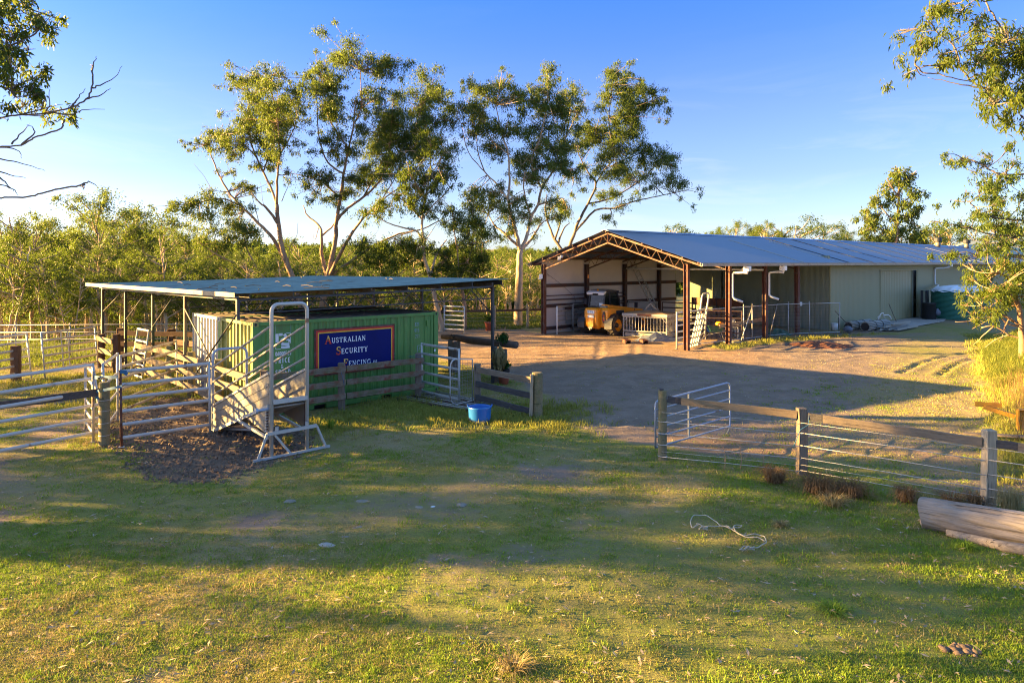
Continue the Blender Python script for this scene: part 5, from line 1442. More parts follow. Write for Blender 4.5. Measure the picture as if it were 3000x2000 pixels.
# ramp blocks on the dirt
for px, py, lab in ((1835, 1005, 'left rusty steel channel block lying on the sunlit dirt'), (1886, 1005, 'right rusty steel channel block lying on the sunlit dirt')):
    c = G(px, py); t = thing('channel_block', c, lab, 'steel block', 'rusty channel blocks on the dirt')
    rz = Matrix.Rotation(R(4), 3, 'Z')
    obj('top_plate', MB().box(c + Z * .17, (.28, .75, .03), rz), M['rust_red'], t)
    for x in (-.125, .125): obj('side_plate', MB().box(c + rz @ Vector((x, 0, .08)), (.03, .75, .16), rz), M['rust_red'], t)
    for y in (-.25, 0, .25): obj('tread', MB().box(c + rz @ Vector((0, y, .195)), (.28, .04, .02), rz), M['rust'], t)

# hay feeder
fo = V2(6.28, 39.0); fx = V2(.85, -.53).normalized(); fy = V2(.53, .85).normalized(); FW, FD, FHt = 2.5, 1.75, 1.30
t = thing('hay_feeder', fo, 'roofed steel hay feeder with upright bars in front of the orange machine', 'hay feeder')
fp = lambda x, y, z: fo + fx * x + fy * y + Z * z
rmf = Matrix((fx, fy, Z)).transposed()
for x in (0, FW):
    for y in (0, FD): obj('post', MB().box(fp(x, y, FHt / 2), (.06, .06, FHt), rmf), M['galv_old'], t)
for y, x0, x1 in ((0, 0, FW), (FD, 0, FW)):
    obj('rail', MB().box(fp((x0 + x1) / 2, y, .34), (x1 - x0 - .06, .05, .06), rmf), M['galv_old'], t)
    obj('rail', MB().box(fp((x0 + x1) / 2, y + .0, 1.12), (x1 - x0 - .06, .045, .05), rmf), M['galv_old'], t)
    for i in range(1, 14): obj('upright_bar', MB().tube([fp(FW * i / 14, y, .36), fp(FW * i / 14, y, 1.1)], .017, 6), M['galv_old'], t)
for x in (0, FW):
    obj('rail', MB().box(fp(x, FD / 2, .34), (.05, FD - .06, .06), rmf), M['galv_old'], t); obj('rail', MB().box(fp(x, FD / 2, 1.12), (.045, FD - .06, .05), rmf), M['galv_old'], t)
    for i in range(1, 9): obj('upright_bar', MB().tube([fp(x, FD * i / 9, .36), fp(x, FD * i / 9, 1.1)], .021, 6), M['galv_old'], t)
    obj('knee_brace', MB().beam(fp(x, 0, .82), fp(x + (.3 if x == 0 else -.3), 0, 1.18), .04, .03), M['galv_old'], t)
base_ = obj('base_tray', MB().box(fp(FW / 2, FD / 2, .13), (FW - .1, FD - .1, .20), rmf), M['galv_old'], t)
for z in (.08, .16, .22): obj('base_rib', MB().box(fp(FW / 2, .03, z), (FW - .14, .02, .03), rmf), M['galv_old'], base_)
e = .06
apx = fp(FW / 2, FD / 2, 1.50)
c4 = [fp(-e, -e, 1.31), fp(FW + e, -e, 1.31), fp(FW + e, FD + e, 1.31), fp(-e, FD + e, 1.31)]
obj('roof', MB().add(c4 + [fp(FW / 2 - .3, FD / 2, 1.47), fp(FW / 2 + .3, FD / 2, 1.47)], [(0, 1, 5, 4), (1, 2, 5), (2, 3, 4, 5), (3, 0, 4), (3, 2, 1, 0)]), M['ply'], t)
for a, b in ((0, 1), (1, 2), (2, 3), (3, 0)): obj('roof_fascia', MB().beam(c4[a] - Z * .07, c4[b] - Z * .07, .03, .15), M['galv_old'], t)
obj('maker_plate', MB().box(fp(FW / 2, -e - .02, 1.25), (.8, .012, .12), rmf), M['rust_red'], t)
write('FEEDER', fp(FW / 2 - .3, -e - .027, 1.215), fx, Z, -fy, .07, blockstrokes, t, M['gutter_pale'], 'lettering', .1, .9, True, .004) if False else None
bar('lifting_eye', [fp(FW / 2 - .32, FD / 2, 1.46), fp(FW / 2 - .05, FD / 2, 1.78), fp(FW / 2, FD / 2, 1.82), fp(FW / 2 + .05, FD / 2, 1.78), fp(FW / 2 + .42, FD / 2, 1.46)], .035, M['galv_old'], t, 8)

# ------------------------------------------------------------------ telehandler
hd = math.atan2(.66, .75)
T0 = V2(5.15, 40.0)
T = thing('telehandler', T0, 'orange yellow telehandler with dark cab parked in the open shed', 'telehandler', None, -hd)
TL_ = lambda: None
def wheel(x, y, r=.60, w=.46):
    wl = local('wheel', MB().lathe((0, 0, 0), [(r * .56, -w / 2), (r * .80, -w / 2), (r * .94, -w * .46), (r * .97, -w * .3), (r * .97, w * .3), (r * .94, w * .46), (r * .80, w / 2), (r * .56, w / 2)], 32, 'X', cap=False), M['tyre'], T, loc=(x, y, r))
    sgn = 1 if x > 0 else -1
    mb = MB()
    for i in range(18):
        a = 2 * math.pi * i / 18
        for side in (-1, 1):
            aa = a + (math.pi / 18 if side > 0 else 0)
            c0 = Vector((side * w * .48, r * .98 * math.cos(aa), r * .98 * math.sin(aa))); c1 = Vector((0.0, r * .99 * math.cos(aa + .22), r * .99 * math.sin(aa + .22)))
            mb.beam(c0, c1, .055, .075, (0, math.cos(aa), math.sin(aa)))
    local('tread', mb, M['tyre'], wl)
    local('rim', MB().lathe((0, 0, 0), [(.0, sgn * w * .18), (r * .20, sgn * w * .18), (r * .34, sgn * w * .10), (r * .50, sgn * w * .30), (r * .56, sgn * w * .50), (r * .60, sgn * w * .50)], 28, 'X', cap=False), M['tele_yellow'], wl, True)
    local('hub', MB().lathe((0, 0, 0), [(.0, sgn * w * .42), (r * .15, sgn * w * .42), (r * .24, sgn * w * .3), (r * .26, sgn * w * .12)], 16, 'X', cap=False), M['tele_dark'], wl, True)
for x in (-.93, .93):
    for y in (.0, 2.75): wheel(x, y)
def cut(name, outline, x0, x1, mat, parent=T, bevel=.03):
    """side outline in (y, z) pushed across x"""
    return local(name, MB().prism([Vector((x0, y, z)) for y, z in outline], Vector((x1 - x0, 0, 0))), mat, parent, bevel=bevel)
cut('chassis', [(-.55, .42), (.2, .40), (.5, .62), (2.3, .62), (2.6, .45), (3.25, .5), (3.3, .85), (2.4, .95), (-.5, .95)], -.42, .42, M['tele_dark'])
cut('engine_cover', [(-.62, .50), (-.30, .40), (.1, .55), (.1, 1.10), (.75, 1.18), (2.6, 1.05), (2.7, 1.2), (.9, 1.48), (.4, 1.56), (-.45, 1.58), (-.60, 1.40)], .20, .86, M['tele_yellow'], bevel=.05)
cut('body', [(-.60, .50), (-.30, .40), (.1, .55), (.1, 1.05), (.6, 1.12), (.6, 1.5), (-.45, 1.55), (-.58, 1.40)], -.80, .18, M['tele_yellow'], bevel=.05)
cut('counterweight', [(-.92, .95), (-.88, .60), (-.70, .38), (-.45, .38), (-.5, 1.56), (-.80, 1.58), (-.93, 1.42)], -.50, .34, M['tele_yellow'], bevel=.07)
cut('hitch', [(-1.0, .50), (-.98, .98), (-.90, 1.0), (-.86, .45)], -.26, .14, M['tele_yellow'], bevel=.03)
local('hitch_eye', MB().box((-.06, -.99, .46), (.30, .12, .12)).box((-.06, -1.02, .38), (.1, .1, .12)), M['gutter_pale'], T, bevel=.02)
pl_ = local('number_plate', MB().box((-.06, -.955, 1.10), (.42, .02, .15)), M['paint_white'], T)
pl2 = local('maker_panel', MB().box((-.06, -.945, 1.34), (.46, .02, .18)), M['paint_white'], T)
for nm, par, y, z, tx in (('lettering', pl2, -.957, 1.30, 'OOO'),):
    mb = MB(); x = -.22
    for ch in tx.replace('1', 'I').replace('2', 'O'):
        w_ch, st = blockstrokes(ch)
        for pts, sw in st: ink(mb, Vector((x, y, z)), Vector((1, 0, 0)), Z, Vector((0, -1, 0)), pts, sw, .06 if par is pl_ else .1, .9, .004)
        x += .06 if par is pl_ else .13
    local(nm, mb, M['strap'] if par is pl2 else M['black'], par)
cl_ = local('lamp_cluster', MB().prism([Vector((.52, -.635, z)) for z in ()] or [Vector((.60 + .10 * math.cos(a), -.65, 1.05 + .33 * math.sin(a))) for a in [i * math.pi / 8 for i in range(16)]], Vector((0, .06, 0))), M['tele_dark'], T)
for z, m_ in ((.90, 'red_lamp'), (1.02, 'amber_lamp'), (1.14, 'red_lamp')): local('lens', MB().lathe((.60, -.655, z), [(.0, -.012), (.05, -.01), (.055, 0)], 12, 'Y'), M[m_], cl_)
for sx in (.93, -.93):
    fy_ = [Vector((sx - .24, .74 * math.cos(a), .56 + .70 * math.sin(a))) for a in [R(q) for q in (192, 165, 140, 115, 90, 65, 40)]]
    fin = [Vector((p.x, p.y * .93, .56 + (p.z - .56) * .92)) for p in fy_][::-1]
    local('mudguard', MB().prism(fy_ + fin, Vector((.48, 0, 0))), M['tele_dark'], T)
    fy2 = [p + Vector((0, 2.75, 0)) for p in fy_]
    local('mudguard', MB().prism(fy2 + [p + Vector((0, 2.75, 0)) for p in fin], Vector((.48, 0, 0))), M['tele_dark'], T)
# cab (left side)
cx0, cx1 = -.86, .18
cabp = [(.05, 1.05), (.0, 1.60), (.10, 2.30), (.35, 2.42), (1.30, 2.42), (1.62, 2.0), (1.72, 1.15)]
for x in (cx0, cx1):
    s_ = .025 if x < 0 else -.025
    fr_ = MB()
    for a, b in zip(cabp, cabp[1:] + cabp[:1]): fr_.beam((x, a[0], a[1]), (x, b[0], b[1]), .07, .07, (1, 0, 0))
    fr_.beam((x, .62, 1.15), (x, .58, 2.40), .06, .06, (1, 0, 0))
    cf = local('cab_frame', fr_, M['tele_dark'], T)
    local('side_window', MB().prism([Vector((x + s_, y, z)) for y, z in cabp[1:]], Vector((.008, 0, 0))), M['glass'], T)
for (y, z) in (cabp[2], cabp[1], cabp[4], cabp[6]): local('cab_bar', MB().beam((cx0, y, z), (cx1, y, z), .07, .07), M['tele_dark'], T)
local('rear_window', MB().prism([Vector((cx0 + .05, .02, 1.6)), Vector((cx1 - .05, .02, 1.6)), Vector((cx1 - .05, .11, 2.28)), Vector((cx0 + .05, .11, 2.28))], Vector((0, .008, 0))), M['glass'], T)
local('windscreen', MB().prism([Vector((cx0 + .05, 1.66, 1.3)), Vector((cx1 - .05, 1.66, 1.3)), Vector((cx1 - .05, 1.58, 2.02)), Vector((cx0 + .05, 1.58, 2.02))], Vector((0, .008, 0))), M['glass'], T)
rf = local('cab_roof', MB().prism([Vector((cx0 - .06, y, z)) for y, z in ((-.02, 2.30), (-.06, 2.40), (.25, 2.50), (1.25, 2.50), (1.40, 2.42), (.3, 2.40))], Vector((cx1 - cx0 + .12, 0, 0))), M['tele_dark'], T, bevel=.02)
local('roof_visor', MB().prism([Vector((cx0 - .08, y, z)) for y, z in ((-.10, 2.28), (-.14, 2.42), (.10, 2.50), (.16, 2.45))], Vector((.40, 0, 0))).prism([Vector((cx1 - .32, y, z)) for y, z in ((-.10, 2.28), (-.14, 2.42), (.10, 2.50), (.16, 2.45))], Vector((.40, 0, 0))).prism([Vector((cx0 + .3, y, z)) for y, z in ((-.14, 2.37), (-.14, 2.42), (.10, 2.50), (.16, 2.45))], Vector((.46, 0, 0))), M['tele_white'], rf)
local('roof_rack', MB().tube([(cx0, .2, 2.56), (cx1, .2, 2.56), (cx1, 1.3, 2.56), (cx0, 1.3, 2.56), (cx0, .2, 2.56)], .015, 6), M['tele_dark'], rf)
local('beacon', MB().lathe((-.30, .1, 2.5), [(.05, 0), (.06, .1), (.0, .14)], 12), M['amber_lamp'], rf, True)
local('work_lamp', MB().box((cx1 + .06, 1.35, 2.44), (.12, .1, .12)), M['tele_dark'], rf)
st = local('seat', MB().box((-.34, .62, 1.32), (.46, .46, .12)).box((-.34, .42, 1.68), (.44, .12, .62)).box((-.34, .40, 2.04), (.26, .1, .14)), M['tele_dark'], T, bevel=.03)
local('steering_wheel', MB().tube(arc((-.34, 1.22, 1.62), .18, 0, 6.28, 18, (1, 0, 0), (0, .8, .6)), .018, 6, False).tube([(-.34, 1.22, 1.62), (-.34, 1.4, 1.2)], .03, 6), M['tele_dark'], T)
local('cab_sticker', MB().box((cx1 - .22, .03, 1.70), (.24, .012, .22)), M['paint_white'], T)
bm_ = local('boom', MB().beam((.30, -.25, 1.62), (.30, 3.9, 1.15), .26, .30), M['tele_yellow'], T, bevel=.02)
local('boom_section', MB().beam((.30, 3.8, 1.16), (.30, 4.5, 1.05), .20, .22), M['tele_dark'], bm_)
local('boom_pivot', MB().tube([(.08, -.2, 1.60), (.54, -.2, 1.60)], .09, 12), M['gutter_pale'], bm_)
local('carriage', MB().box((.30, 4.6, .75), (1.1, .10, .75)).beam((.30, 4.45, 1.1), (.30, 4.6, .5), .2, .2), M['tele_dark'], bm_)
for x in (-.05, .65): local('fork', MB().box((x, 4.68, .62), (.10, .06, .9)).box((x, 5.2, .17), (.10, 1.0, .05)), M['tele_dark'], T)
mr = local('mirror', MB().tube([(cx0 - .02, .3, 1.65), (cx0 - .30, .22, 1.75), (cx0 - .32, .2, 2.0)], .014, 6), M['tele_dark'], T)
local('mirror_glass', MB().box((cx0 - .33, .17, 1.85), (.24, .06, .32)), M['tele_dark'], mr)
mr = local('mirror', MB().tube([(.70, 2.4, 1.2), (.78, 2.5, 1.6)], .014, 6), M['tele_dark'], T)
local('mirror_glass', MB().box((.80, 2.5, 1.62), (.2, .06, .3)), M['tele_dark'], mr)
local('grille', MB().box((.872, 1.25, 1.02), (.02, .9, .22)), M['tele_dark'], T)
local('air_box', MB().box((.885, .62, 1.25), (.05, .8, .30)), M['tele_dark'], T, bevel=.03)

# ------------------------------------------------------------------ stacked materials by the sliding door
PO = V2(20.7, 41.9); pv = SV
def roll(p, L_, r, label):
    t = thing('pipe_bundle', p, label, 'bundle', 'bundles of pale steel pickets by the shed')
    n = 16; d_ = pv
    obj('picket_bundle', MB().tube([p + Z * r, p + Z * r + d_ * L_], r * .72, 18), M['board'], t)
    e1 = d_; a1 = SU; 
    for i in range(n):
        a = 2 * math.pi * i / n; c = p + Z * r + a1 * (r * .86 * math.cos(a)) + Z * (r * .86 * math.sin(a))
        bar('picket', [c + d_ * rnd.uniform(-.02, .02), c + d_ * L_], r * .16, M['board'], t, 6)
    obj('end_plug', MB().tube([p + Z * r - d_ * .03, p + Z * r - d_ * .01], r * .8, 16), M['black'], t)
    for q in (.3, .62): obj('binding', MB().tube(arc(p + Z * r + d_ * L_ * q, r * 1.05, 0, 6.28, 16, SU, Z), .014, 5, False), M['black'], t)
roll(PO + SU * -.35, 3.1, .28, 'pale bundle of pickets lying closest to the shed wall')
roll(PO + SU * .55 + SV * .2, 3.2, .30, 'pale bundle of pickets lying in front of the other bundle')
for i, (a, b, s0, z) in enumerate(((.6, 4.4, 1.15, .08), (1.2, 4.6, 1.4, .08), (1.6, 5.0, 1.75, .08), (1.0, 4.6, 1.3, .26), (1.8, 3.9, 1.5, .40))):
    tt = obj('steel_purlin', MB().beam(PO + SV * a + SU * s0 + Z * z, PO + SV * b + SU * (s0 - .2 + .1 * i) + Z * (z + .02), .22, .02).beam(PO + SV * a + SU * (s0 + .1) + Z * (z + .06), PO + SV * b + SU * (s0 - .1 + .1 * i) + Z * (z + .08), .015, .12), M['board'], None, PO + SV * a + SU * s0)
    tag(tt, ('lowest purlin nearest the bundles', 'second purlin lying flat on the ground', 'outermost purlin lying on the ground', 'purlin lying across the lower ones', 'broad top purlin slanting over the pile')[i] + ' in the pale steel stack', 'purlin', 'pale steel purlins stacked by the sliding door')
c = G(2446, 968)
t = thing('bucket', c, 'white plastic bucket standing against the shed wall corner', 'bucket')
obj('body', MB().lathe(c, [(.0, 0), (.17, 0), (.2, .46), (.18, .46), (.15, .02)], 18, cap=False), M['white_plastic'], t, smooth=True)
c = G(2487, 972)
t = thing('grass_trimmer', c, 'long handled grey tool leaning over a mower by the pipe bundles', 'garden tool')
bar('shaft', [A(2447, 911, 41.5), A(2492, 960, 41.0)], .02, M['rust_dark'], t, 6)
obj('motor', MB().lathe(A(2484, 966, 41.0), [(0, -.12), (.22, -.1), (.28, .05), (.15, .2), (0, .24)], 12), M['tarp_blue'], t, smooth=True)
bar('pole', [A(2457, 930, 41.6), A(2456, 962, 41.6)], .02, M['black'], t, 6)
t = thing('tube_frame', A(2600, 930, 43.2), 'white bent tube frame lying on top of the bundles', 'frame')
bar('tube', [A(2577, 934, 43), A(2579, 920, 43), A(2584, 917, 43.1), A(2588, 917, 43.1), A(2590, 930, 43.1)], .03, M['pvc'], t, 7)
bar('tube', [A(2577, 926, 43.1), A(2572, 928, 43.1), A(2574, 936, 43)], .03, M['pvc'], t, 7)
bar('tube', [A(2590, 923, 43.1), A(2602, 922, 43.3), A(2609, 928, 43.3), A(2611, 935, 43.3)], .03, M['pvc'], t, 7)
tag(bar('broom_handle', [A(2604, 890, 44.2), A(2626, 942, 43.8)], .016, M['rust_dark'], None, 5), 'thin brown pole leaning against the sliding door', 'pole')
# sheets and bin by the tank
for i, (px, w) in enumerate(((2703, 5), (2709, 6), (2716, 6))):
    a = A(px, 936, 51.2); tt = obj('leaning_sheet', MB().box(a + Z * 1.05, (.16, .5, 2.2), Matrix.Rotation(R(-42), 3, 'Z') @ Matrix.Rotation(R(3 * i), 3, 'X')), M['wall_greendark'] if i % 2 else M['zinc_dark'], None, a)
    tag(tt, ('left', 'middle', 'right')[i] + ' upright metal sheet leaning on the wall between door and tank', 'sheet', 'metal sheets leaning beside the tank')
c = V2(30.2, 50.2)
t = thing('bin', c, 'black drum bin standing in front of the green water tank', 'bin')
obj('drum', MB().lathe(c, [(.42, 0), (.45, .04), (.45, 1.15), (.47, 1.17), (.47, 1.22), (.0, 1.25)], 22), M['black'], t, smooth=True)
obj('bag', MB().lathe(c + Vector((.5, -.2, .3)), [(0, 0), (.2, .1), (.22, .3), (.08, .5), (0, .55)], 10), M['tarp_blue'], t, smooth=True)
c = V2(33.1, 51.2)
t = thing('water_tank', c, 'green corrugated steel water tank with pale tarp over its top', 'water tank')
prof = [(1.85 + (.018 if i % 2 else -.018), i * .045) for i in range(48)]
obj('shell', MB().lathe(c, prof, 48, cap=True), M['tank_green'], t, fix=False)
rr = random.Random(4); rows = []
for i in range(7):
    row = []
    for j in range(29):
        a = 2 * math.pi * j / 28; r_ = 1.95 * i / 6
        row.append(c + Vector((r_ * math.cos(a), r_ * math.sin(a), 2.14 + .34 * (1 - (i / 6) ** 2) + (.05 if j % 2 else -.05) * (i / 6) - (.12 if i == 6 else 0))))
    rows.append(row)
obj('tank_tarp', MB().sheet(rows), M['tarp_white'], t)
# far house
c = A(2885, 730, 95); c.z = 0
t = thing('house', c, 'distant house with pale green roof behind the long shed', 'house')
obj('wall', MB().box(c + Z * 2.6, (12, 8, 5.2)), M['house_wall'], t)
obj('roof', MB().add([c + Vector(q) for q in ((-6.8, -4.8, 5.0), (6.8, -4.8, 5.0), (6.8, 4.8, 5.0), (-6.8, 4.8, 5.0), (-2.6, 0, 7.1), (2.6, 0, 7.1))], [(0, 1, 5, 4), (1, 2, 5), (2, 3, 4, 5), (3, 0, 4), (3, 2, 1, 0)]), M['house_roof'], t)
bar('aerial', [c + Vector((-1.2, -4.8, 5.2)), c + Vector((-1.2, -4.8, 8.3))], .05, M['rust_dark'], t, 6)
for x in (-3.5, 0, 3.5): w_ = obj('window', MB().box(c + Vector((x, -4.02, 3.6)), (1.5, .06, 1.2)), M['pvc'], t); obj('pane', MB().box(c + Vector((x, -4.06, 3.6)), (1.35, .04, 1.05)), M['glass'], w_)

# ------------------------------------------------------------------ foreground bits
l0, l1 = Vector((6.48, 10.98, .22)), Vector((9.6, 8.75, .27))
t = thing('fallen_log', l0, 'big silver weathered log lying on the grass at the right edge', 'log')
dl_ = (l1 - l0).normalized(); sdl = Vector((-dl_.y, dl_.x, 0))
rr = random.Random(2); vs = []; fs = []; n = 44; k = 24
for i in range(k):
    f = i / (k - 1); c = l0.lerp(l1, f)
    for j in range(n):
        a = 2 * math.pi * j / n
        r_ = (.245 + .05 * f) * (1 + .04 * math.sin(3 * a + .6) + .02 * math.sin(7 * a + 2)) - (.03 if (j == 15 + (i // 9) and i % 11 > 2) or (j == 22 and 4 < i < 15) else 0) + rr.uniform(-.008, .008)
        e = (dl_ * (.03 * math.sin(2 * a)) if i == 0 else Vector((0, 0, 0)))
        vs.append(c + e + sdl * (r_ * math.cos(a)) + Z * (r_ * math.sin(a)))
for i in range(k - 1):
    for j in range(n): a = i * n + j; b = i * n + (j + 1) % n; fs.append((a, b, b + n, a + n))
fs.append(tuple(range(n - 1, -1, -1))); fs.append(tuple(range((k - 1) * n, k * n)))
# log mesh kept along its own axis so that the grain runs with it
lm = Matrix((dl_, Z.cross(dl_).normalized(), dl_.cross(Z.cross(dl_)).normalized())).transposed()
me = mesh_of('trunk', [tuple(lm.transposed() @ (Vector(v) - l0)) for v in vs], fs)
o = link('trunk', me, M['wood_log'], t); o.matrix_local = lm.to_4x4()
b0_ = Vector((7.1, 9.98, .07)); b1_ = Vector((7.9, 9.50, .10)); b2_ = Vector((9.0, 8.7, .10))
bar('side_limb', [Vector((6.62, 10.55, .06)), b0_, b1_], [.05, .085, .09], M['wood_log'], t, 10)
bar('cut_branch', [b1_ + Vector((-.02, -.12, .05)), b1_ + Vector((.5, -.4, .0)), b2_ + Vector((0, -.2, 0))], [.085, .09, .10], M['wood_log'], t, 12)
# rope
rp_ = [(2046, 1545), (2030, 1552), (2023, 1540), (2026, 1524), (2040, 1516), (2066, 1518), (2092, 1530), (2108, 1545), (2128, 1548), (2146, 1558), (2164, 1572), (2196, 1575), (2222, 1574), (2240, 1582), (2244, 1596), (2226, 1606), (2204, 1612), (2190, 1608), (2176, 1610), (2166, 1618), (2180, 1616), (2196, 1609)]
rp2_ = [(2040, 1542), (2058, 1546), (2080, 1549), (2112, 1546), (2140, 1556), (2152, 1548), (2172, 1545), (2170, 1552), (2150, 1552), (2158, 1566), (2176, 1578), (2204, 1582), (2232, 1586), (2240, 1594)]
t = thing('rope', G(2130, 1560), 'loose loop of pale rope lying on the foreground grass', 'rope')
def smooth_path(pts):
    out = []
    for i in range(len(pts) - 1):
        p0, p1, p2, p3 = pts[max(0, i - 1)], pts[i], pts[i + 1], pts[min(len(pts) - 1, i + 2)]
        for q in (0, .25, .5, .75):
            out.append(.5 * ((2 * p1) + (p2 - p0) * q + (2 * p0 - 5 * p1 + 4 * p2 - p3) * q * q + (3 * p1 - p0 - 3 * p2 + p3) * q ** 3))
    return out + [pts[-1]]
for q in (rp_, rp2_):
    pts = smooth_path([G(*p) for p in q])
    bar('strand', [p + Z * (gz(p.x, p.y) + .055 + .01 * math.sin(i)) for i, p in enumerate(pts)], .008, M['rope'], t, 6)
for px, py in ((2048, 1556), (2183, 1614)):
    c = G(px, py); c.z = gz(c.x, c.y) + .05
    obj('frayed_end', MB().tube([c, c + Vector((.06, .05, .02)), c + Vector((.12, -.03, .0)), c + Vector((.02, -.06, .02)), c + Vector((.14, .02, .02))], .012, 5), M['rope'], t)
# grader blade
c = Vector((11.9, 16.3, .25)); c.z = gz(11.9, 16.3) + .05
t = thing('grader_blade', c, 'old yellow steel blade lying in tall dry grass at the right edge', 'blade')
rzb = Matrix.Rotation(R(-20), 3, 'Z')
obj('face_plate', MB().add([c + rzb @ Vector(q) for q in ((.0, 0, .0), (1.4, 0, -.05), (1.4, -.02, .34), (0, -.02, .38), (0, -.1, .44), (1.4, -.1, .4), (0, .04, 0), (1.4, .04, -.05), (1.4, .04, .42), (0, .04, .46))], [(0, 1, 2, 3), (3, 2, 5, 4), (6, 9, 8, 7), (0, 6, 7, 1), (4, 5, 8, 9), (0, 3, 4, 9, 6), (1, 7, 8, 5, 2)]), M['blade'], t)
obj('side_plate', MB().box(c + rzb @ Vector((-.01, -.03, .2)), (.03, .16, .46), rzb), M['blade'], t)
obj('rear_arm', MB().beam(c + Vector((-.42, .55, .38)), c + Vector((.1, .25, .22)), .14, .10), M['blade'], t)
obj('arm_plate', MB().box(c + Vector((-.35, .5, .44)), (.55, .03, .12), rzb), M['blade'], t)
tag(plank('fallen_board', Vector((10.7, 16.4, .10 + gz(10.7, 16.4))), Vector((12.0, 14.7, .12 + gz(12.0, 14.7))), .18, .04, M['wood_grey'], None, 300, .006), 'grey board lying on the ground beside the yellow blade', 'board')
# dung, stones
c = G(2812, 1905); c.z = gz(c.x, c.y)
t = thing('dung_heap', c, 'dark flat dung heap in the grass at lower right', 'dung')
mb = MB(); rr = random.Random(8)
for i in range(26):
    a, q = rr.uniform(0, 6.28), rr.random() ** .5
    p = c + Vector((.20 * q * math.cos(a), .13 * q * math.sin(a), .012)); s_ = rr.uniform(.025, .06)
    mb.lathe(p, [(0, -.02), (s_, 0), (s_ * .7, s_ * .45), (0, s_ * .55)], 7)
tag(obj('dung_clod', mb, M['soil'], t, smooth=True), kind='stuff')
def stone(px, py, r_, flat, label, mat='stone', seed=0):
    c = G(px, py); c.z = gz(c.x, c.y); rr = random.Random(seed)
    mb = MB(); rings = 5; n = 11; vs = []; fs = []
    for i in range(rings):
        ph = (i / (rings - 1)) * math.pi / 2
        for j in range(n):
            a = 2 * math.pi * j / n; q = r_ * math.cos(ph) * (1 + .22 * math.sin(2 * a + seed) + rr.uniform(-.1, .1))
            vs.append(c + Vector((q * math.cos(a), q * .75 * math.sin(a), -.01 + r_ * flat * math.sin(ph) * rr.uniform(.85, 1.1))))
    for i in range(rings - 1):
        for j in range(n): a = i * n + j; b = i * n + (j + 1) % n; fs.append((a, b, b + n, a + n))
    fs.append(tuple(range((rings - 1) * n, rings * n)))
    return tag(obj('stone', MB().add(vs, fs), M[mat], None, c, smooth=False), label, 'stone', 'pale stones set in the grass')
stone(849, 1463, .10, .55, 'domed grey stone in the grass below the mud patch', seed=1)
stone(1062, 1466, .11, .3, 'flat buff stone right of the domed grey stone', seed=2)
stone(958, 1592, .13, .22, 'flat pale stone chip in the bare middle of the grass', 'concrete', seed=3)
stone(1228, 1484, .09, .3, 'flat stone with a bright chip beside it on the worn track', seed=4)
stone(1352, 1476, .11, .45, 'rounded buff stone furthest right on the worn track', seed=5)
stone(1268, 1482, .05, .4, 'small white chip between two stones on the worn track', 'paint_white', seed=6)
stone(1050, 1540, .09, .2, 'low stone on the worn ground left of the track', seed=7)
stone(1012, 1566, .08, .2, 'half buried stone above the flat pale stone chip', seed=8)
# ------------------------------------------------------------------ trees
def leaf_cloud(clusters, rr, L, W, dens, per=24, reach=1.15):
    """clusters: list of (x, y, z, r) -> leaf centres strung along drooping sprays, with gaps between them"""
    out = []
    for (x, y, z, r) in clusters:
        k = max(3, int(dens * r * r / per))
        d = rr.normal(size=(k, 3)); d[:, 2] = d[:, 2] * .75 + .25; d /= np.linalg.norm(d, axis=1)[:, None]
        ln = r * reach * rr.uniform(.45, 1.0, k)
        dr = rr.uniform(.15, .65, k) * r
        t = rr.uniform(.22, 1.0, (k, per))
        p = d[:, None, :] * (ln[:, None] * t)[:, :, None]
        p[:, :, 2] -= dr[:, None] * t ** 2.2
        p += rr.normal(size=p.shape) * np.array([1, 1, 1.15]) * (L * .42 + r * .05)
        out.append(p.reshape(-1, 3) + np.array([x, y, z]))
    return np.concatenate(out)

def path_radius(pts, r0, r1):
    n = len(pts); return [r0 + (r1 - r0) * (i / (n - 1)) ** .8 for i in range(n)]
def wiggle(pts, rr, amp):
    """round a limb off and let it wander a little"""
    P = smooth_path(pts)
    return [p + Vector((rr.uniform(-amp, amp), rr.uniform(-amp, amp), rr.uniform(-amp, amp) * .5)) if 0 < i < len(P) - 1 else p for i, p in enumerate(P)]

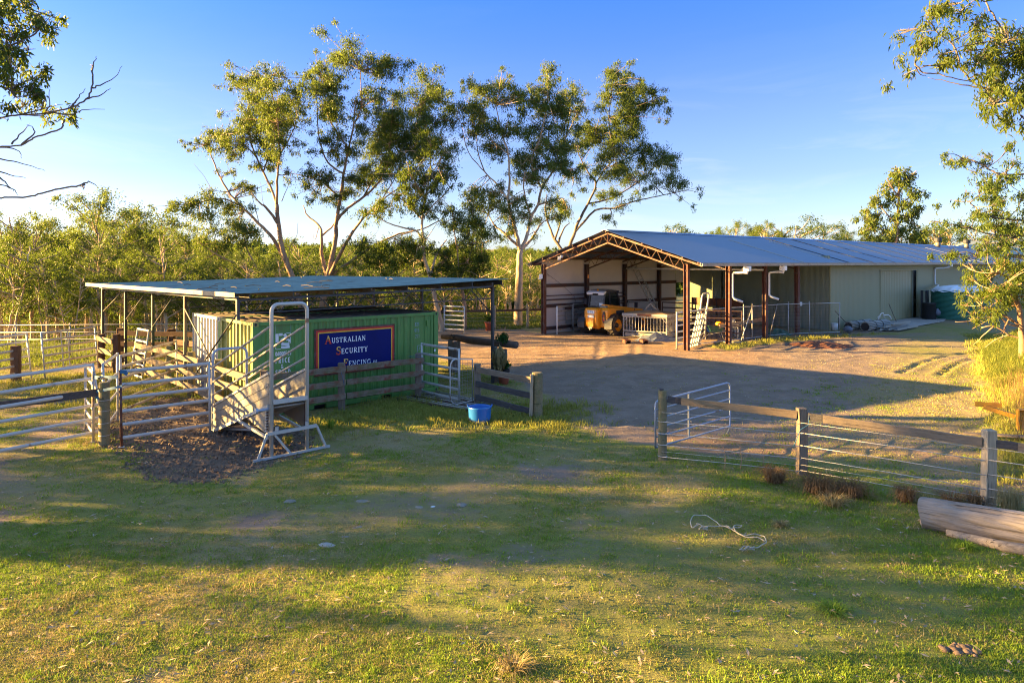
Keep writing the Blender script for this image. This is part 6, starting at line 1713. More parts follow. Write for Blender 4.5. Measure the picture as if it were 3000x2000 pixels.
def drawn_tree(name, label, X, d, trunk, limbs, clusters, r0, bark, leaf, dens=300, L=.26, W=.075, seed=1, group=None, limb_r=.55, depth=2.6, bare=(), tip=.45, cat='tree', sprays=3.6, rsc=1.4):
    """a tree read off the photograph: X turns drawing coordinates into photo pixels; d is its distance"""
    rr = random.Random(seed); nr_ = np.random.default_rng(seed)
    known = {}
    def pt(q, off): px, py = X(*q); p = A(px, py, d); p.y += off; return p
    base = pt(trunk[0], 0)
    bz = gz(base.x, base.y)
    t = thing(name, Vector((base.x, base.y, bz)), label, cat, group)
    wood = MB(); nodes = []
    offs = [0.0]
    for q in trunk: known[q] = 0.0
    tp = [pt(q, 0) for q in trunk]
    if tp[0].z > bz: tp = [Vector((tp[0].x + (tp[0].x - tp[1].x) * .1, tp[0].y, bz - .3))] + tp
    P = wiggle(tp, rr, .02); rad = path_radius(P, r0, r0 * tip)
    rad[0] *= 1.25
    wood.tube(P, rad, 12)
    for p, r in zip(P, rad): nodes.append((p, r))
    for li, lb in enumerate(limbs):
        pts = lb[0] if isinstance(lb, tuple) and isinstance(lb[0], list) else lb
        rs = lb[1] if isinstance(lb, tuple) and isinstance(lb[0], list) else None
        o0 = known.get(pts[0], None)
        start = pt(pts[0], o0 or 0)
        nr0 = min(nodes, key=lambda q: (q[0] - start).length)
        if o0 is None: o0 = nr0[0].y - d
        slope = rr.uniform(-depth, depth)
        n = len(pts); Q = []
        for i, q in enumerate(pts):
            o = o0 + slope * (i / (n - 1)); known.setdefault(q, o); Q.append(pt(q, o))
        Q[0] = Q[0].lerp(nr0[0], .6) if (Q[0] - nr0[0]).length < 1.0 else Q[0]
        P = wiggle(Q, rr, .03)
        ra = rs * r0 if rs else min(nr0[1] * .8, r0 * limb_r)
        rad = path_radius(P, ra, .025)
        wood.tube(P, rad, 8)
        for p, r in zip(P, rad): nodes.append((p, r))
    for pts in bare:
        o0 = known.get(pts[0], 0.0); slope = rr.uniform(-1, 1)
        Q = [pt(q, o0 + slope * i / (len(pts) - 1)) for i, q in enumerate(pts)]
        P = wiggle(Q, rr, .03); wood.tube(P, path_radius(P, .03, .006), 6)
    # foliage clusters, each on a twig from the nearest limb
    cl = []
    for (qx, qy, qr) in clusters:
        px, py = X(qx, qy); k = abs(X(qx + qr, qy)[0] - px) / FPX * d * rsc
        c0 = A(px, py, d)
        best = min(nodes, key=lambda n_: math.hypot(n_[0].x - c0.x, n_[0].z - c0.z) + (.4 if n_[0].z > c0.z else 0))
        off = best[0].y - d + rr.uniform(-1.1, 1.1)
        c = pt((qx, qy), off)
        cl.append((c.x, c.y, c.z, k))
        mid = best[0].lerp(c, .55) + Vector((rr.uniform(-.2, .2), rr.uniform(-.2, .2), -.15 * k))
        tw = smooth_path([best[0], mid, c])
        wood.tube(tw, path_radius(tw, min(best[1] * .7, .045), .012), 5, False)
        for _ in range(7):
            e = c + Vector((rr.uniform(-1, 1), rr.uniform(-1, 1), rr.uniform(-.3, .9))) * k * .8
            wood.tube([mid.lerp(c, rr.uniform(.1, .8)), e], [.014, .006], 4, False)
        # filling behind and in front
        if rr.random() < .6:
            cl.append((c.x + rr.uniform(-.5, .5) * k, c.y + rr.uniform(-1.6, 1.6), c.z + rr.uniform(-.4, .3) * k, k * rr.uniform(.5, .8)))
    if sprays:
        ln = [q for q in nodes if q[1] < r0 * .5]
        big = [q for q in cl if q[3] > .3]
        for _ in range(int(len(clusters) * sprays)):
            b_, r_ = rr.choice(ln); c = rr.choice(big)
            cc = Vector(c[:3]); best = min(ln, key=lambda q: (q[0] - cc).length)
            e_ = cc + Vector((rr.gauss(0, .75), rr.gauss(0, .9), rr.gauss(-.1, .6))) * c[3] * 1.35
            m_ = best[0].lerp(e_, .5) + Vector((rr.uniform(-.15, .15), rr.uniform(-.15, .15), rr.uniform(-.1, .25)))
            wood.tube(smooth_path([best[0], m_, e_]), path_radius(range(9), .030, .007), 4, False)
            cl.append((e_.x, e_.y, e_.z, c[3] * rr.uniform(.32, .68)))
    obj('trunk', wood, bark, t, smooth=True, fix=False)
    pts = leaf_cloud(cl, nr_, L, W, dens)
    v, q = leaf_mesh(pts - np.array(WLOC[t.name]), nr_, L, W, .75)
    link('crown', np_mesh('crown', v, q), leaf, t)
    return t
X1 = lambda x, y: (500 + x / 2.0905, 150 + y / 2.0905)
X2 = lambda x, y: (1250 + x / 1.96, 150 + y / 1.96)
drawn_tree('gum_tree', 'tall leaning gum with two trunks left of the group above the shelter roof', X1, 43.0,
    [(815, 1680), (800, 1560), (745, 1385), (715, 1310), (680, 1200), (660, 1060), (650, 940)],
    [[(650, 940), (610, 850), (540, 730), (490, 640), (440, 540), (420, 420), (400, 300), (385, 180)],
     [(650, 940), (665, 800), (690, 650), (700, 500), (690, 350), (650, 200)],
     [(715, 1310), (620, 1150), (520, 1050), (400, 940), (310, 850), (240, 740), (180, 620), (150, 520)],
     [(800, 1560), (580, 1385), (450, 1310), (330, 1240), (230, 1150)],
     [(580, 1385), (500, 1250), (460, 1130)],
     [(540, 730), (560, 620), (580, 480), (560, 300)], [(660, 1060), (600, 960), (580, 940), (540, 880)],
     [(490, 640), (420, 560), (330, 500)], [(690, 650), (740, 520), (750, 420), (740, 280)], [(400, 940), (300, 900), (200, 930)], [(440, 540), (480, 400), (500, 250)]],
    [(390, 130, 70), (470, 120, 60), (335, 110, 48), (560, 200, 90), (680, 170, 80), (750, 230, 60), (430, 230, 85), (600, 300, 85), (700, 370, 75), (500, 420, 75), (420, 380, 62), (640, 450, 75), (720, 430, 65), (350, 390, 52), (300, 480, 70), (190, 480, 70), (130, 520, 50), (380, 560, 62), (300, 560, 50), (560, 560, 55), (670, 560, 65), (690, 650, 55), (520, 320, 70), (460, 300, 60), (760, 300, 50), (650, 250, 70), (600, 380, 70), (560, 480, 60), (440, 470, 60),
     (250, 890, 70), (170, 940, 60), (330, 950, 62), (280, 1010, 70), (380, 1060, 62), (460, 1080, 60), (400, 1150, 70), (300, 1100, 62), (240, 1180, 60), (500, 1110, 50), (800, 570, 32), (390, 800, 32), (430, 820, 40), (200, 1010, 50), (340, 1200, 55), (520, 690, 40), (600, 640, 45), (370, 640, 38), (340, 720, 30), (480, 1180, 50), (700, 740, 35)],
    .25, M['bark_tan'], M['leaf_gum'], 860, L=.135, W=.042, seed=3, bare=[[(715, 1310), (730, 1200), (770, 1130), (780, 1050)], [(310, 850), (220, 840), (180, 760), (120, 680)], [(680, 920), (740, 820), (770, 740)], [(620, 1000), (580, 940), (560, 800)], [(520, 1050), (470, 900), (440, 850)]])
drawn_tree('gum_tree', 'broad many limbed gum with a dark dense crown in the middle of the group', X1, 44.5,
    [(915, 1690), (930, 1560), (960, 1385), (985, 1280), (1010, 1150), (1015, 1040), (1040, 900), (1060, 750), (1090, 600), (1120, 450), (1130, 300)],
    [[(1015, 1040), (1080, 960), (1170, 890), (1260, 800), (1310, 700), (1400, 580), (1480, 450), (1520, 300)],
     [(985, 1380), (1050, 1250), (1130, 1130), (1220, 1030), (1330, 940), (1450, 860)],
     [(970, 1390), (1100, 1290), (1250, 1190), (1400, 1120), (1540, 1090), (1680, 1020)],
     [(950, 1400), (915, 1230), (905, 1130), (880, 1060), (800, 1000), (760, 930)],
     [(1060, 750), (980, 700), (930, 620), (900, 500), (890, 350), (880, 230)],
     [(1120, 450), (1200, 380), (1230, 200)], [(1170, 890), (1240, 720), (1290, 560), (1300, 420)], [(1310, 700), (1360, 500), (1400, 340)], [(905, 1130), (980, 1060), (1000, 1000)],
     [(1480, 450), (1600, 420), (1700, 430)], [(1520, 300), (1580, 260), (1640, 300)], [(1090, 600), (1010, 450), (1000, 320)], [(1040, 900), (950, 820), (880, 780)], [(1330, 940), (1400, 780), (1450, 640)]],
    [(870, 170, 60), (930, 150, 52), (960, 220, 50), (1080, 110, 70), (1200, 90, 72), (1270, 130, 62), (1150, 180, 65), (1320, 190, 60), (1020, 200, 50), (1400, 160, 70), (1530, 130, 72), (1590, 210, 80), (1640, 300, 72), (1690, 400, 60), (1740, 440, 45), (1460, 230, 62), (1500, 320, 85), (1400, 300, 55), (1000, 310, 75), (1060, 290, 62), (930, 360, 62), (1030, 400, 75), (1290, 380, 90), (1400, 400, 95), (1480, 470, 95), (1240, 470, 85), (1150, 450, 55), (1330, 540, 95), (1450, 570, 85), (1550, 540, 75), (1060, 530, 62), (1000, 600, 52), (960, 540, 52), (1200, 580, 75), (1300, 660, 75), (1400, 680, 65), (1240, 720, 62), (870, 760, 62), (930, 760, 60), (990, 780, 52), (860, 840, 40), (1100, 780, 60), (1180, 800, 52), (900, 880, 40), (1000, 900, 40), (1620, 450, 52), (1350, 450, 80), (1420, 510, 80), (1500, 620, 60), (1280, 300, 60), (1110, 620, 55), (1160, 700, 55), (1340, 760, 60), (1440, 760, 50), (1080, 860, 45), (1140, 300, 50), (1560, 400, 60)],
    .27, M['bark_tan'], M['leaf_gum_dark'], 860, L=.135, W=.042, tip=.12, seed=5, depth=3.2, bare=[[(880, 1060), (850, 1150), (830, 1100)], [(1020, 1300), (1200, 1160), (1260, 1080)]])
drawn_tree('gum_tree', 'slender gum with bright pale trunk behind the shelter, right of the broad one', X1, 41.5,
    [(1655, 1660), (1630, 1560), (1590, 1385), (1555, 1280), (1545, 1150), (1540, 1030), (1560, 900), (1590, 750), (1590, 600)],
    [[(1545, 1150), (1500, 1100), (1420, 1080), (1330, 1050), (1260, 1000)], [(1540, 1030), (1470, 960), (1400, 900), (1330, 860)], [(1540, 1030), (1600, 950), (1660, 890), (1710, 830)],
     [(1555, 1280), (1480, 1280), (1440, 1310)], [(1590, 1385), (1620, 1250), (1680, 1150)], [(1560, 900), (1500, 800), (1470, 700)], [(1590, 750), (1650, 680), (1680, 600)], [(1500, 1100), (1400, 1130), (1300, 1180)]],
    [(1560, 530, 60), (1640, 530, 62), (1690, 600, 52), (1600, 630, 72), (1520, 640, 60), (1680, 700, 62), (1700, 770, 50), (1580, 760, 72), (1500, 740, 72), (1440, 800, 62), (1520, 850, 62), (1620, 850, 62), (1390, 880, 52), (1280, 960, 55), (1350, 950, 52), (1480, 930, 52), (1550, 960, 50), (1200, 1000, 40), (1300, 1200, 80), (1200, 1180, 70), (1400, 1180, 72), (1250, 1290, 80), (1350, 1300, 72), (1480, 1200, 62), (1560, 1150, 50), (1660, 930, 35), (1460, 860, 50), (1640, 770, 50)],
    .19, M['bark_pale'], M['leaf_bush'], 820, L=.135, W=.042, tip=.15, seed=8, depth=1.8)
drawn_tree('bushy_gum', 'low bushy many stemmed gum between the slender gum and the tall pale trunk', X1, 43.0,
    [(1800, 1560), (1780, 1440), (1770, 1390)],
    [[(1770, 1390), (1760, 1250), (1740, 1100), (1730, 980)], [(1770, 1390), (1830, 1250), (1850, 1100), (1840, 950)], [(1780, 1440), (1880, 1320), (1920, 1180)], [(1770, 1390), (1700, 1300), (1680, 1220)]],
    [(1830, 950, 62), (1780, 1050, 72), (1870, 1050, 72), (1930, 1130, 62), (1850, 1180, 82), (1750, 1180, 72), (1800, 1280, 82), (1900, 1260, 62), (1700, 1250, 62), (1720, 980, 50), (1760, 1340, 70), (1860, 1350, 60), (1680, 1320, 60), (1800, 1120, 60)],
    .15, M['bark_tan'], M['leaf_bush'], 820, L=.135, W=.042, seed=12, depth=1.8)
drawn_tree('gum_tree', 'tall gum with single straight pale trunk left of the open shed', X2, 45.3,
    [(524, 1578), (528, 1400), (532, 1280), (535, 1170), (540, 1140)],
    [[(535, 1150), (515, 1050), (490, 960), (470, 860), (475, 740), (470, 600), (430, 480), (400, 330)],
     [(540, 1140), (575, 1060), (600, 950), (640, 880), (665, 780), (720, 690), (760, 620), (800, 500), (830, 350), (840, 220)],
     [(470, 860), (400, 760), (330, 680), (290, 560), (270, 420)], [(530, 1120), (440, 1040), (390, 1000), (350, 930)],
     [(665, 780), (600, 640), (650, 500), (690, 300), (690, 180)], [(540, 1140), (600, 1080), (650, 1000), (680, 970)], [(600, 950), (560, 820), (560, 700)], [(470, 600), (380, 520), (330, 400)], [(760, 620), (700, 480), (740, 350)], [(800, 500), (860, 360), (910, 270)], [(720, 690), (800, 640), (850, 660)], [(640, 880), (740, 840), (800, 820)], [(330, 680), (240, 580), (200, 420)]],
    [(190, 340, 50), (260, 290, 62), (270, 230, 42), (330, 270, 62), (390, 210, 62), (450, 220, 62), (510, 250, 52), (300, 350, 62), (450, 300, 50), (540, 290, 40), (380, 440, 62), (450, 460, 62), (520, 470, 50), (350, 540, 62), (400, 520, 52), (600, 270, 40), (690, 150, 52), (700, 210, 52), (660, 240, 52), (620, 320, 52), (750, 290, 62), (850, 190, 62), (920, 230, 52), (800, 200, 42), (890, 300, 40), (760, 360, 62), (700, 330, 45), (620, 430, 62), (700, 430, 72), (780, 420, 62), (680, 510, 72), (620, 560, 62), (560, 600, 62), (540, 640, 62), (640, 650, 62), (740, 560, 72), (820, 540, 50), (700, 640, 52), (780, 640, 62), (840, 680, 52), (600, 720, 42), (330, 800, 52), (400, 810, 62), (270, 790, 50), (240, 830, 42), (300, 880, 52), (380, 880, 52), (450, 920, 52), (520, 860, 42), (560, 940, 42), (500, 980, 42), (730, 860, 52), (800, 850, 52), (760, 930, 42), (820, 900, 40), (640, 960, 42), (480, 1040, 35), (440, 560, 45), (250, 440, 40)],
    .36, M['bark_pale'], M['leaf_gum'], 860, L=.135, W=.042, seed=15, depth=3.0, limb_r=.5, bare=[[(290, 560), (240, 500), (190, 400)], [(575, 1060), (640, 1020), (690, 960)], [(540, 1160), (590, 1130), (640, 1090)]])
drawn_tree('gum_tree', 'wide spreading gum rising behind the left slope of the long shed roof', X2, 50.0,
    [(800, 1560), (795, 1400), (790, 1300), (800, 1180)],
    [[(800, 1180), (740, 1080), (710, 1000), (690, 900), (700, 800)], [(800, 1180), (830, 1090), (870, 980), (920, 880), (965, 770), (930, 720), (880, 640), (850, 560)],
     [(965, 770), (1010, 690), (1060, 620), (1030, 450), (1040, 300), (1050, 180)], [(850, 1040), (960, 920), (1060, 910), (1150, 880), (1250, 860), (1360, 840)], [(920, 880), (1050, 850), (1160, 790), (1250, 720), (1340, 620)],
     [(760, 1100), (790, 1020), (830, 980)], [(1060, 620), (1150, 480), (1200, 350), (1290, 270)], [(1010, 690), (1150, 620), (1280, 570)], [(740, 1080), (770, 960), (780, 880)], [(880, 640), (960, 520), (970, 440)]],
    [(1040, 170, 50), (1080, 150, 42), (1120, 200, 42), (1050, 240, 52), (1010, 270, 40), (1110, 260, 52), (1200, 240, 42), (1270, 250, 52), (1310, 300, 42), (1150, 300, 62), (1210, 350, 52), (1130, 340, 62), (1020, 320, 32), (1100, 400, 62), (1190, 410, 52), (960, 430, 52), (920, 450, 52), (990, 470, 62), (1080, 490, 72), (1170, 490, 62), (1040, 550, 62), (1120, 570, 62), (950, 510, 62), (900, 520, 42), (1190, 580, 52), (1280, 580, 52), (1350, 590, 52), (1400, 620, 42), (1300, 650, 52), (1390, 670, 42), (1230, 650, 52), (1100, 680, 62), (1170, 720, 52), (1000, 620, 52), (1050, 720, 52), (1240, 720, 42), (1340, 760, 52), (1370, 800, 40), (1260, 780, 42), (980, 700, 42), (1000, 830, 40), (1060, 830, 42), (1110, 890, 40), (1030, 960, 32), (870, 560, 40), (720, 880, 40), (770, 880, 40), (1160, 400, 55)],
    .40, M['bark_grey'], M['leaf_gum_dark'], 860, L=.135, W=.042, seed=19, depth=3.0)
# tall dense tree behind the shed and its row
X3 = lambda x, y: (2450 + x / 1.6505, y / 1.6505)
drawn_tree('gum_tree', 'tall dense cone shaped gum standing behind the far end of the shed roof', X3, 92.0,
    [(290, 1300), (290, 1170), (300, 1000), (305, 850), (300, 810)],
    [[(295, 1080), (240, 1020), (200, 960)], [(300, 1000), (370, 940), (410, 930)], [(300, 950), (250, 880), (240, 860)], [(290, 1130), (200, 1100), (150, 1040)], [(300, 1040), (360, 1040), (410, 1000)], [(300, 900), (340, 860), (365, 830)]],
    [(300, 815, 26), (330, 830, 30), (285, 850, 34), (350, 860, 30), (270, 885, 38), (320, 890, 44), (365, 850, 22), (240, 920, 40), (290, 940, 48), (350, 930, 44), (400, 940, 34), (205, 960, 34), (250, 980, 44), (320, 990, 48), (390, 980, 42), (420, 1000, 24), (190, 980, 30), (160, 1020, 34), (220, 1040, 46), (290, 1050, 48), (360, 1050, 48), (405, 1030, 30), (150, 1060, 34), (180, 1090, 42), (240, 1110, 46), (320, 1110, 48), (390, 1090, 44), (140, 1120, 36), (210, 1150, 44), (290, 1160, 44), (370, 1150, 50), (430, 1130, 40), (160, 1160, 40), (440, 1170, 40)],
    .36, M['bark_tan'], M['leaf_gum'], 150, L=.42, W=.14, tip=.15, seed=23, depth=2.0, sprays=.4, rsc=1.0)

# ------------------------------------------------------------------ trees at the picture's edges
XL = lambda x, y: (x / 1.7417, y / 1.7417)
drawn_tree('edge_tree', 'dark leaved tree reaching bare twiggy branches in from the left edge', XL, 21.0,
    [(-330, 1900), (-320, 1500), (-300, 1200), (-280, 900), (-250, 650), (-220, 400), (-180, 150), (-150, -100)],
    [([(-260, 720), (-120, 640), (0, 595), (80, 580), (200, 570), (330, 535), (400, 490), (425, 430), (415, 340)], .075), ([(-280, 860), (-100, 790), (0, 755), (130, 745), (200, 710), (280, 690), (350, 665), (375, 625)], .06),
     ([(-285, 1000), (-150, 980), (-20, 1010), (60, 1010), (160, 1008), (250, 990), (350, 970), (450, 955), (480, 950)], .065), ([(-220, 400), (-80, 330), (40, 260), (140, 220)], .11), ([(-180, 150), (-60, 100), (60, 40), (180, 10)], .10), ([(-230, 500), (-90, 470), (60, 460), (150, 520)], .10), ([(-150, -60), (20, -80), (150, -60)], .1)],
    [(30, 20, 60), (110, 30, 55), (190, 20, 55), (230, 70, 40), (160, 90, 60), (70, 110, 60), (10, 90, 60), (210, 130, 40), (40, 180, 60), (10, 250, 60), (80, 270, 55), (150, 300, 55), (200, 290, 40), (60, 350, 60), (130, 370, 55), (190, 380, 45), (20, 420, 60), (100, 440, 55), (170, 440, 40), (50, 500, 60), (120, 530, 45), (20, 560, 50), (190, 480, 35), (-60, 60, 90), (-80, 200, 90), (-60, 350, 90), (-60, 480, 80), (-160, 300, 110), (-160, 100, 110), (-150, 520, 90), (80, -40, 80), (-40, -60, 90), (-300, 350, 130), (-320, 120, 130), (-240, 560, 100), (-420, 260, 120)],
    .36, M['bark_grey'], M['leaf_gum_dark'], 560, L=.17, W=.055, seed=31, depth=1.2, sprays=.8, rsc=1.1,
    bare=[[(425, 430), (460, 400), (505, 360), (530, 290)], [(400, 490), (460, 460), (495, 420)], [(415, 340), (380, 295), (330, 270)], [(415, 340), (400, 280), (385, 235)], [(330, 535), (360, 480), (385, 430)], [(200, 570), (250, 540), (285, 465)], [(80, 580), (160, 540), (240, 505)], [(240, 570), (360, 588), (420, 565), (540, 560)], [(130, 745), (190, 690), (185, 655), (150, 640)], [(60, 735), (60, 660), (40, 600)], [(0, 755), (70, 760), (75, 800)], [(-40, 800), (20, 815), (100, 835), (170, 860)], [(-20, 870), (40, 890), (110, 905)], [(-10, 900), (40, 940), (80, 980)], [(-40, 930), (60, 960), (110, 1000)], [(-20, 620), (40, 610), (100, 630)], [(450, 955), (500, 935), (540, 960)], [(450, 955), (520, 970), (560, 990)], [(210, 560), (240, 520), (270, 500)]])
XR = X3
drawn_tree('edge_tree', 'gum branch with hanging orange green leaves reaching in at the upper right', XR, 22.0,
    [(1280, 1800), (1270, 1400), (1240, 1000), (1200, 700), (1150, 500), (1120, 300), (1090, 100)],
    [([(1150, 500), (1020, 480), (908, 482), (800, 460), (720, 430), (660, 400), (600, 330), (570, 250), (540, 200)], .15), ([(1120, 300), (980, 260), (880, 260), (840, 200), (800, 110), (760, 40), (740, -20)], .15), ([(660, 400), (560, 375), (500, 350), (440, 345), (410, 290)], .06), ([(600, 330), (520, 310), (460, 300)], .05), ([(740, -10), (640, 0), (560, 20)], .08), ([(1120, 300), (1000, 180), (900, 160)], .13), ([(720, 430), (700, 520), (690, 540)], .05), ([(540, 200), (480, 170), (420, 110)], .05)],
    [(400, 80, 42), (450, 60, 40), (380, 120, 35), (430, 140, 36), (470, 180, 42), (400, 210, 42), (350, 260, 34), (430, 230, 36), (500, 50, 30), (540, 30, 38), (600, 20, 40), (660, 30, 34), (680, 90, 40), (640, 130, 36), (700, 130, 36), (570, 240, 26), (600, 260, 24), (470, 300, 26), (540, 300, 22), (620, 310, 26), (850, 190, 50), (800, 220, 55), (760, 240, 52), (870, 240, 55), (830, 280, 60), (780, 300, 50), (740, 270, 42), (880, 310, 50), (760, 340, 42), (850, 350, 50), (800, 390, 42), (880, 400, 45), (700, 520, 42), (740, 500, 38), (790, 540, 42), (840, 560, 45), (880, 520, 42), (690, 540, 28), (860, 600, 45), (890, 640, 42), (920, 200, 60), (940, 320, 70), (920, 560, 60), (1000, 400, 90), (1020, 220, 90), (980, 90, 80), (880, 90, 35), (720, 200, 28), (650, 380, 22)],
    .22, M['bark_grey'], M['leaf_wattle'], 560, L=.20, W=.042, seed=37, depth=1.2, sprays=.7, rsc=1.1, bare=[[(720, 430), (650, 410), (560, 380), (490, 355)], [(410, 290), (430, 340), (470, 355)], [(840, 200), (800, 180), (650, 200), (690, 220)]])
drawn_tree('edge_tree', 'fine leaved dark tree at the right edge in front of the far shed end', XR, 30.0,
    [(1150, 1650), (1140, 1400), (1100, 1150), (1050, 900), (1020, 750)],
    [([(1080, 1050), (1000, 1060), (908, 1065), (820, 1055), (740, 1040), (700, 1000), (670, 970)], .2), ([(1050, 900), (980, 840), (900, 840), (830, 830), (790, 800), (740, 760), (690, 745)], .2), ([(1100, 1150), (1000, 1130), (900, 1140), (780, 1130), (700, 1100)], .17), ([(1120, 1260), (1000, 1240), (890, 1235), (780, 1225), (700, 1240)], .16), ([(900, 1140), (850, 1190), (890, 1235)], .2)],
    [(680, 760, 36), (720, 740, 40), (770, 740, 36), (820, 760, 40), (740, 830, 48), (800, 850, 52), (860, 790, 42), (760, 890, 52), (830, 900, 55), (880, 860, 45), (690, 910, 36), (660, 930, 30), (680, 960, 30), (800, 950, 55), (860, 950, 55), (740, 990, 46), (700, 1020, 40), (640, 1040, 34), (600, 1060, 30), (780, 1030, 52), (850, 1020, 55), (660, 1080, 40), (720, 1090, 45), (790, 1090, 50), (860, 1100, 55), (700, 1160, 42), (770, 1170, 48), (840, 1180, 48), (640, 1200, 36), (600, 1220, 34), (700, 1220, 42), (760, 1210, 40), (880, 1170, 50), (950, 900, 80), (950, 1050, 80), (950, 1180, 80), (880, 700, 40), (850, 720, 36), (620, 1250, 28), (590, 1240, 26)],
    .26, M['bark_grey'], M['leaf_gum'], 620, L=.15, W=.042, seed=41, depth=1.4, sprays=.6, rsc=1.1)
drawn_tree('wattle_bush', 'sunlit yellow green wattle bush with tangled bare lower twigs at the right edge', XR, 25.5,
    [(905, 1760), (900, 1640), (895, 1580), (880, 1480), (862, 1420)],
    [([(895, 1580), (850, 1540), (800, 1520), (760, 1540), (700, 1545)], .30), ([(880, 1480), (800, 1400), (740, 1390), (680, 1400)], .28), ([(862, 1420), (820, 1350), (760, 1320), (700, 1320)], .28), ([(862, 1420), (880, 1320), (870, 1260)], .3), ([(895, 1580), (830, 1560), (780, 1500), (720, 1480)], .22), ([(900, 1640), (850, 1620), (790, 1580), (740, 1590)], .22)],
    [(690, 1300, 36), (740, 1270, 42), (800, 1270, 48), (860, 1280, 48), (680, 1350, 36), (730, 1330, 46), (800, 1330, 50), (860, 1340, 50), (660, 1400, 30), (700, 1400, 40), (760, 1390, 42), (830, 1400, 50), (880, 1400, 50), (720, 1440, 36), (780, 1450, 36), (690, 1480, 34), (740, 1490, 36), (700, 1520, 34), (660, 1545, 26), (880, 1460, 40), (930, 1300, 60), (940, 1420, 60), (760, 1510, 28)],
    .15, M['bark_tan'], M['leaf_wattle'], 1300, L=.16, W=.034, seed=43, depth=1.0, sprays=.8, rsc=1.15,
    bare=[[(895, 1580), (830, 1530), (790, 1535), (700, 1560), (650, 1565)], [(800, 1520), (770, 1560), (730, 1600)], [(850, 1540), (800, 1580), (760, 1620), (720, 1640)], [(830, 1560), (780, 1600), (700, 1610)], [(800, 1400), (740, 1420), (690, 1440), (640, 1430)], [(760, 1320), (720, 1350), (680, 1390)], [(790, 1580), (750, 1640), (730, 1680)], [(850, 1620), (800, 1650), (770, 1690)]])

# ------------------------------------------------------------------ bush trees: kinds shared by many
def bush_kind(seed, H, spread, trunk_h, ncl, leaf, bark, dens=36, L=.42, W=.15, lean=0.0, stems=1, r0=None):
    rr = random.Random(seed); nr_ = np.random.default_rng(seed)
    wood = MB(); cl = []
    for sidx in range(stems):
        ang0 = rr.uniform(0, 6.28)
        bx = Vector((math.cos(ang0), math.sin(ang0), 0)) * (.25 * (stems > 1))
        ln = Vector((math.cos(ang0), math.sin(ang0), 0)) * (lean + .12 * (stems > 1))
        top = bx + ln * H + Vector((rr.uniform(-.05, .05) * H, rr.uniform(-.05, .05) * H, H * .93))
        tk = [bx - Z * .3, bx + ln * H * .2 + Z * trunk_h * .6, bx + ln * H * .45 + Vector((rr.uniform(-.3, .3), rr.uniform(-.3, .3), max(trunk_h, H * .45))), bx.lerp(top, .78) + Vector((rr.uniform(-.4, .4), rr.uniform(-.4, .4), 0)), top]
        P = wiggle(tk, rr, .05); rb = (r0 or H * .019) / (stems ** .4)
        rad = path_radius(P, rb, .03); wood.tube(P, rad, 7)
        k = ncl // stems
        for i in range(k):
            f = trunk_h / H + (1 - trunk_h / H) * (i + rr.random()) / k
            g_ = (f - trunk_h / H) / (1 - trunk_h / H)
            j = min(len(P) - 1, int(f * .92 * (len(P) - 1))); b = P[j]
            a = rr.uniform(0, 6.28) + i * 2.4
            env = spread * (0.35 + 1.0 * math.sin(math.pi * min(1, .16 + .80 * g_)) ** .8) * rr.uniform(.35, 1.0)
            c = Vector((b.x + env * math.cos(a), b.y + env * math.sin(a), H * f + rr.uniform(-.02, .05) * H))
            mid = b.lerp(c, .5) + Z * rr.uniform(-.3, .2)
            tw = [b, mid, c]; wood.tube(tw, [min(rad[j] * .65, .09), .04, .015], 5, False)
            cl.append((c.x, c.y, c.z, spread * rr.uniform(.26, .44)))
    pts = leaf_cloud(cl, nr_, L, W, dens)
    v, q = leaf_mesh(pts, nr_, L, W, .6)
    me_t = mesh_of('bush_trunk', wood.v, wood.f, True); me_t.materials.append(bark)
    me_c = np_mesh('bush_crown', v, q); me_c.materials.append(leaf)
    return me_t, me_c, H
KINDS = {
 'tall': [bush_kind(101 + i, 10.0, 2.5, 5.0, 28, M['leaf_gum'], M['bark_pale'], 430, .14, .05, .05 * (i % 3)) for i in range(4)],
 'round': [bush_kind(201 + i, 7.0, 2.2, 2.4, 26, M['leaf_bush'], M['bark_pale'], 400, .14, .05, .05, 2) for i in range(3)],
 'shrub': [bush_kind(301 + i, 3.4, 1.7, .4, 18, M['leaf_bush'], M['bark_tan'], 480, .12, .045, .05, 3) for i in range(3)],
 'dark': [bush_kind(401 + i, 9.0, 2.5, 2.6, 28, M['leaf_gum_dark'], M['bark_pale'], 400, .15, .052, .05) for i in range(3)],
}
NAMES = {'tall': ('bush_gum', 'tree'), 'round': ('bush_tree', 'tree'), 'shrub': ('shrub', 'shrub'), 'dark': ('dark_gum', 'tree')}
def plant(kind, x, y, h, label, group, seed, wide=1.0, sink=0.0):
    me_t, me_c, H = KINDS[kind][seed % len(KINDS[kind])]
    t = thing(NAMES[kind][0], (x, y, gz(x, y) - sink), label, NAMES[kind][1], group, seed * 1.37)
    s = h / H
    t.scale = (s * wide, s * wide, s)
    for nm, me in (('trunk', me_t), ('crown', me_c)):
        link(nm, me, None, t)
    return t
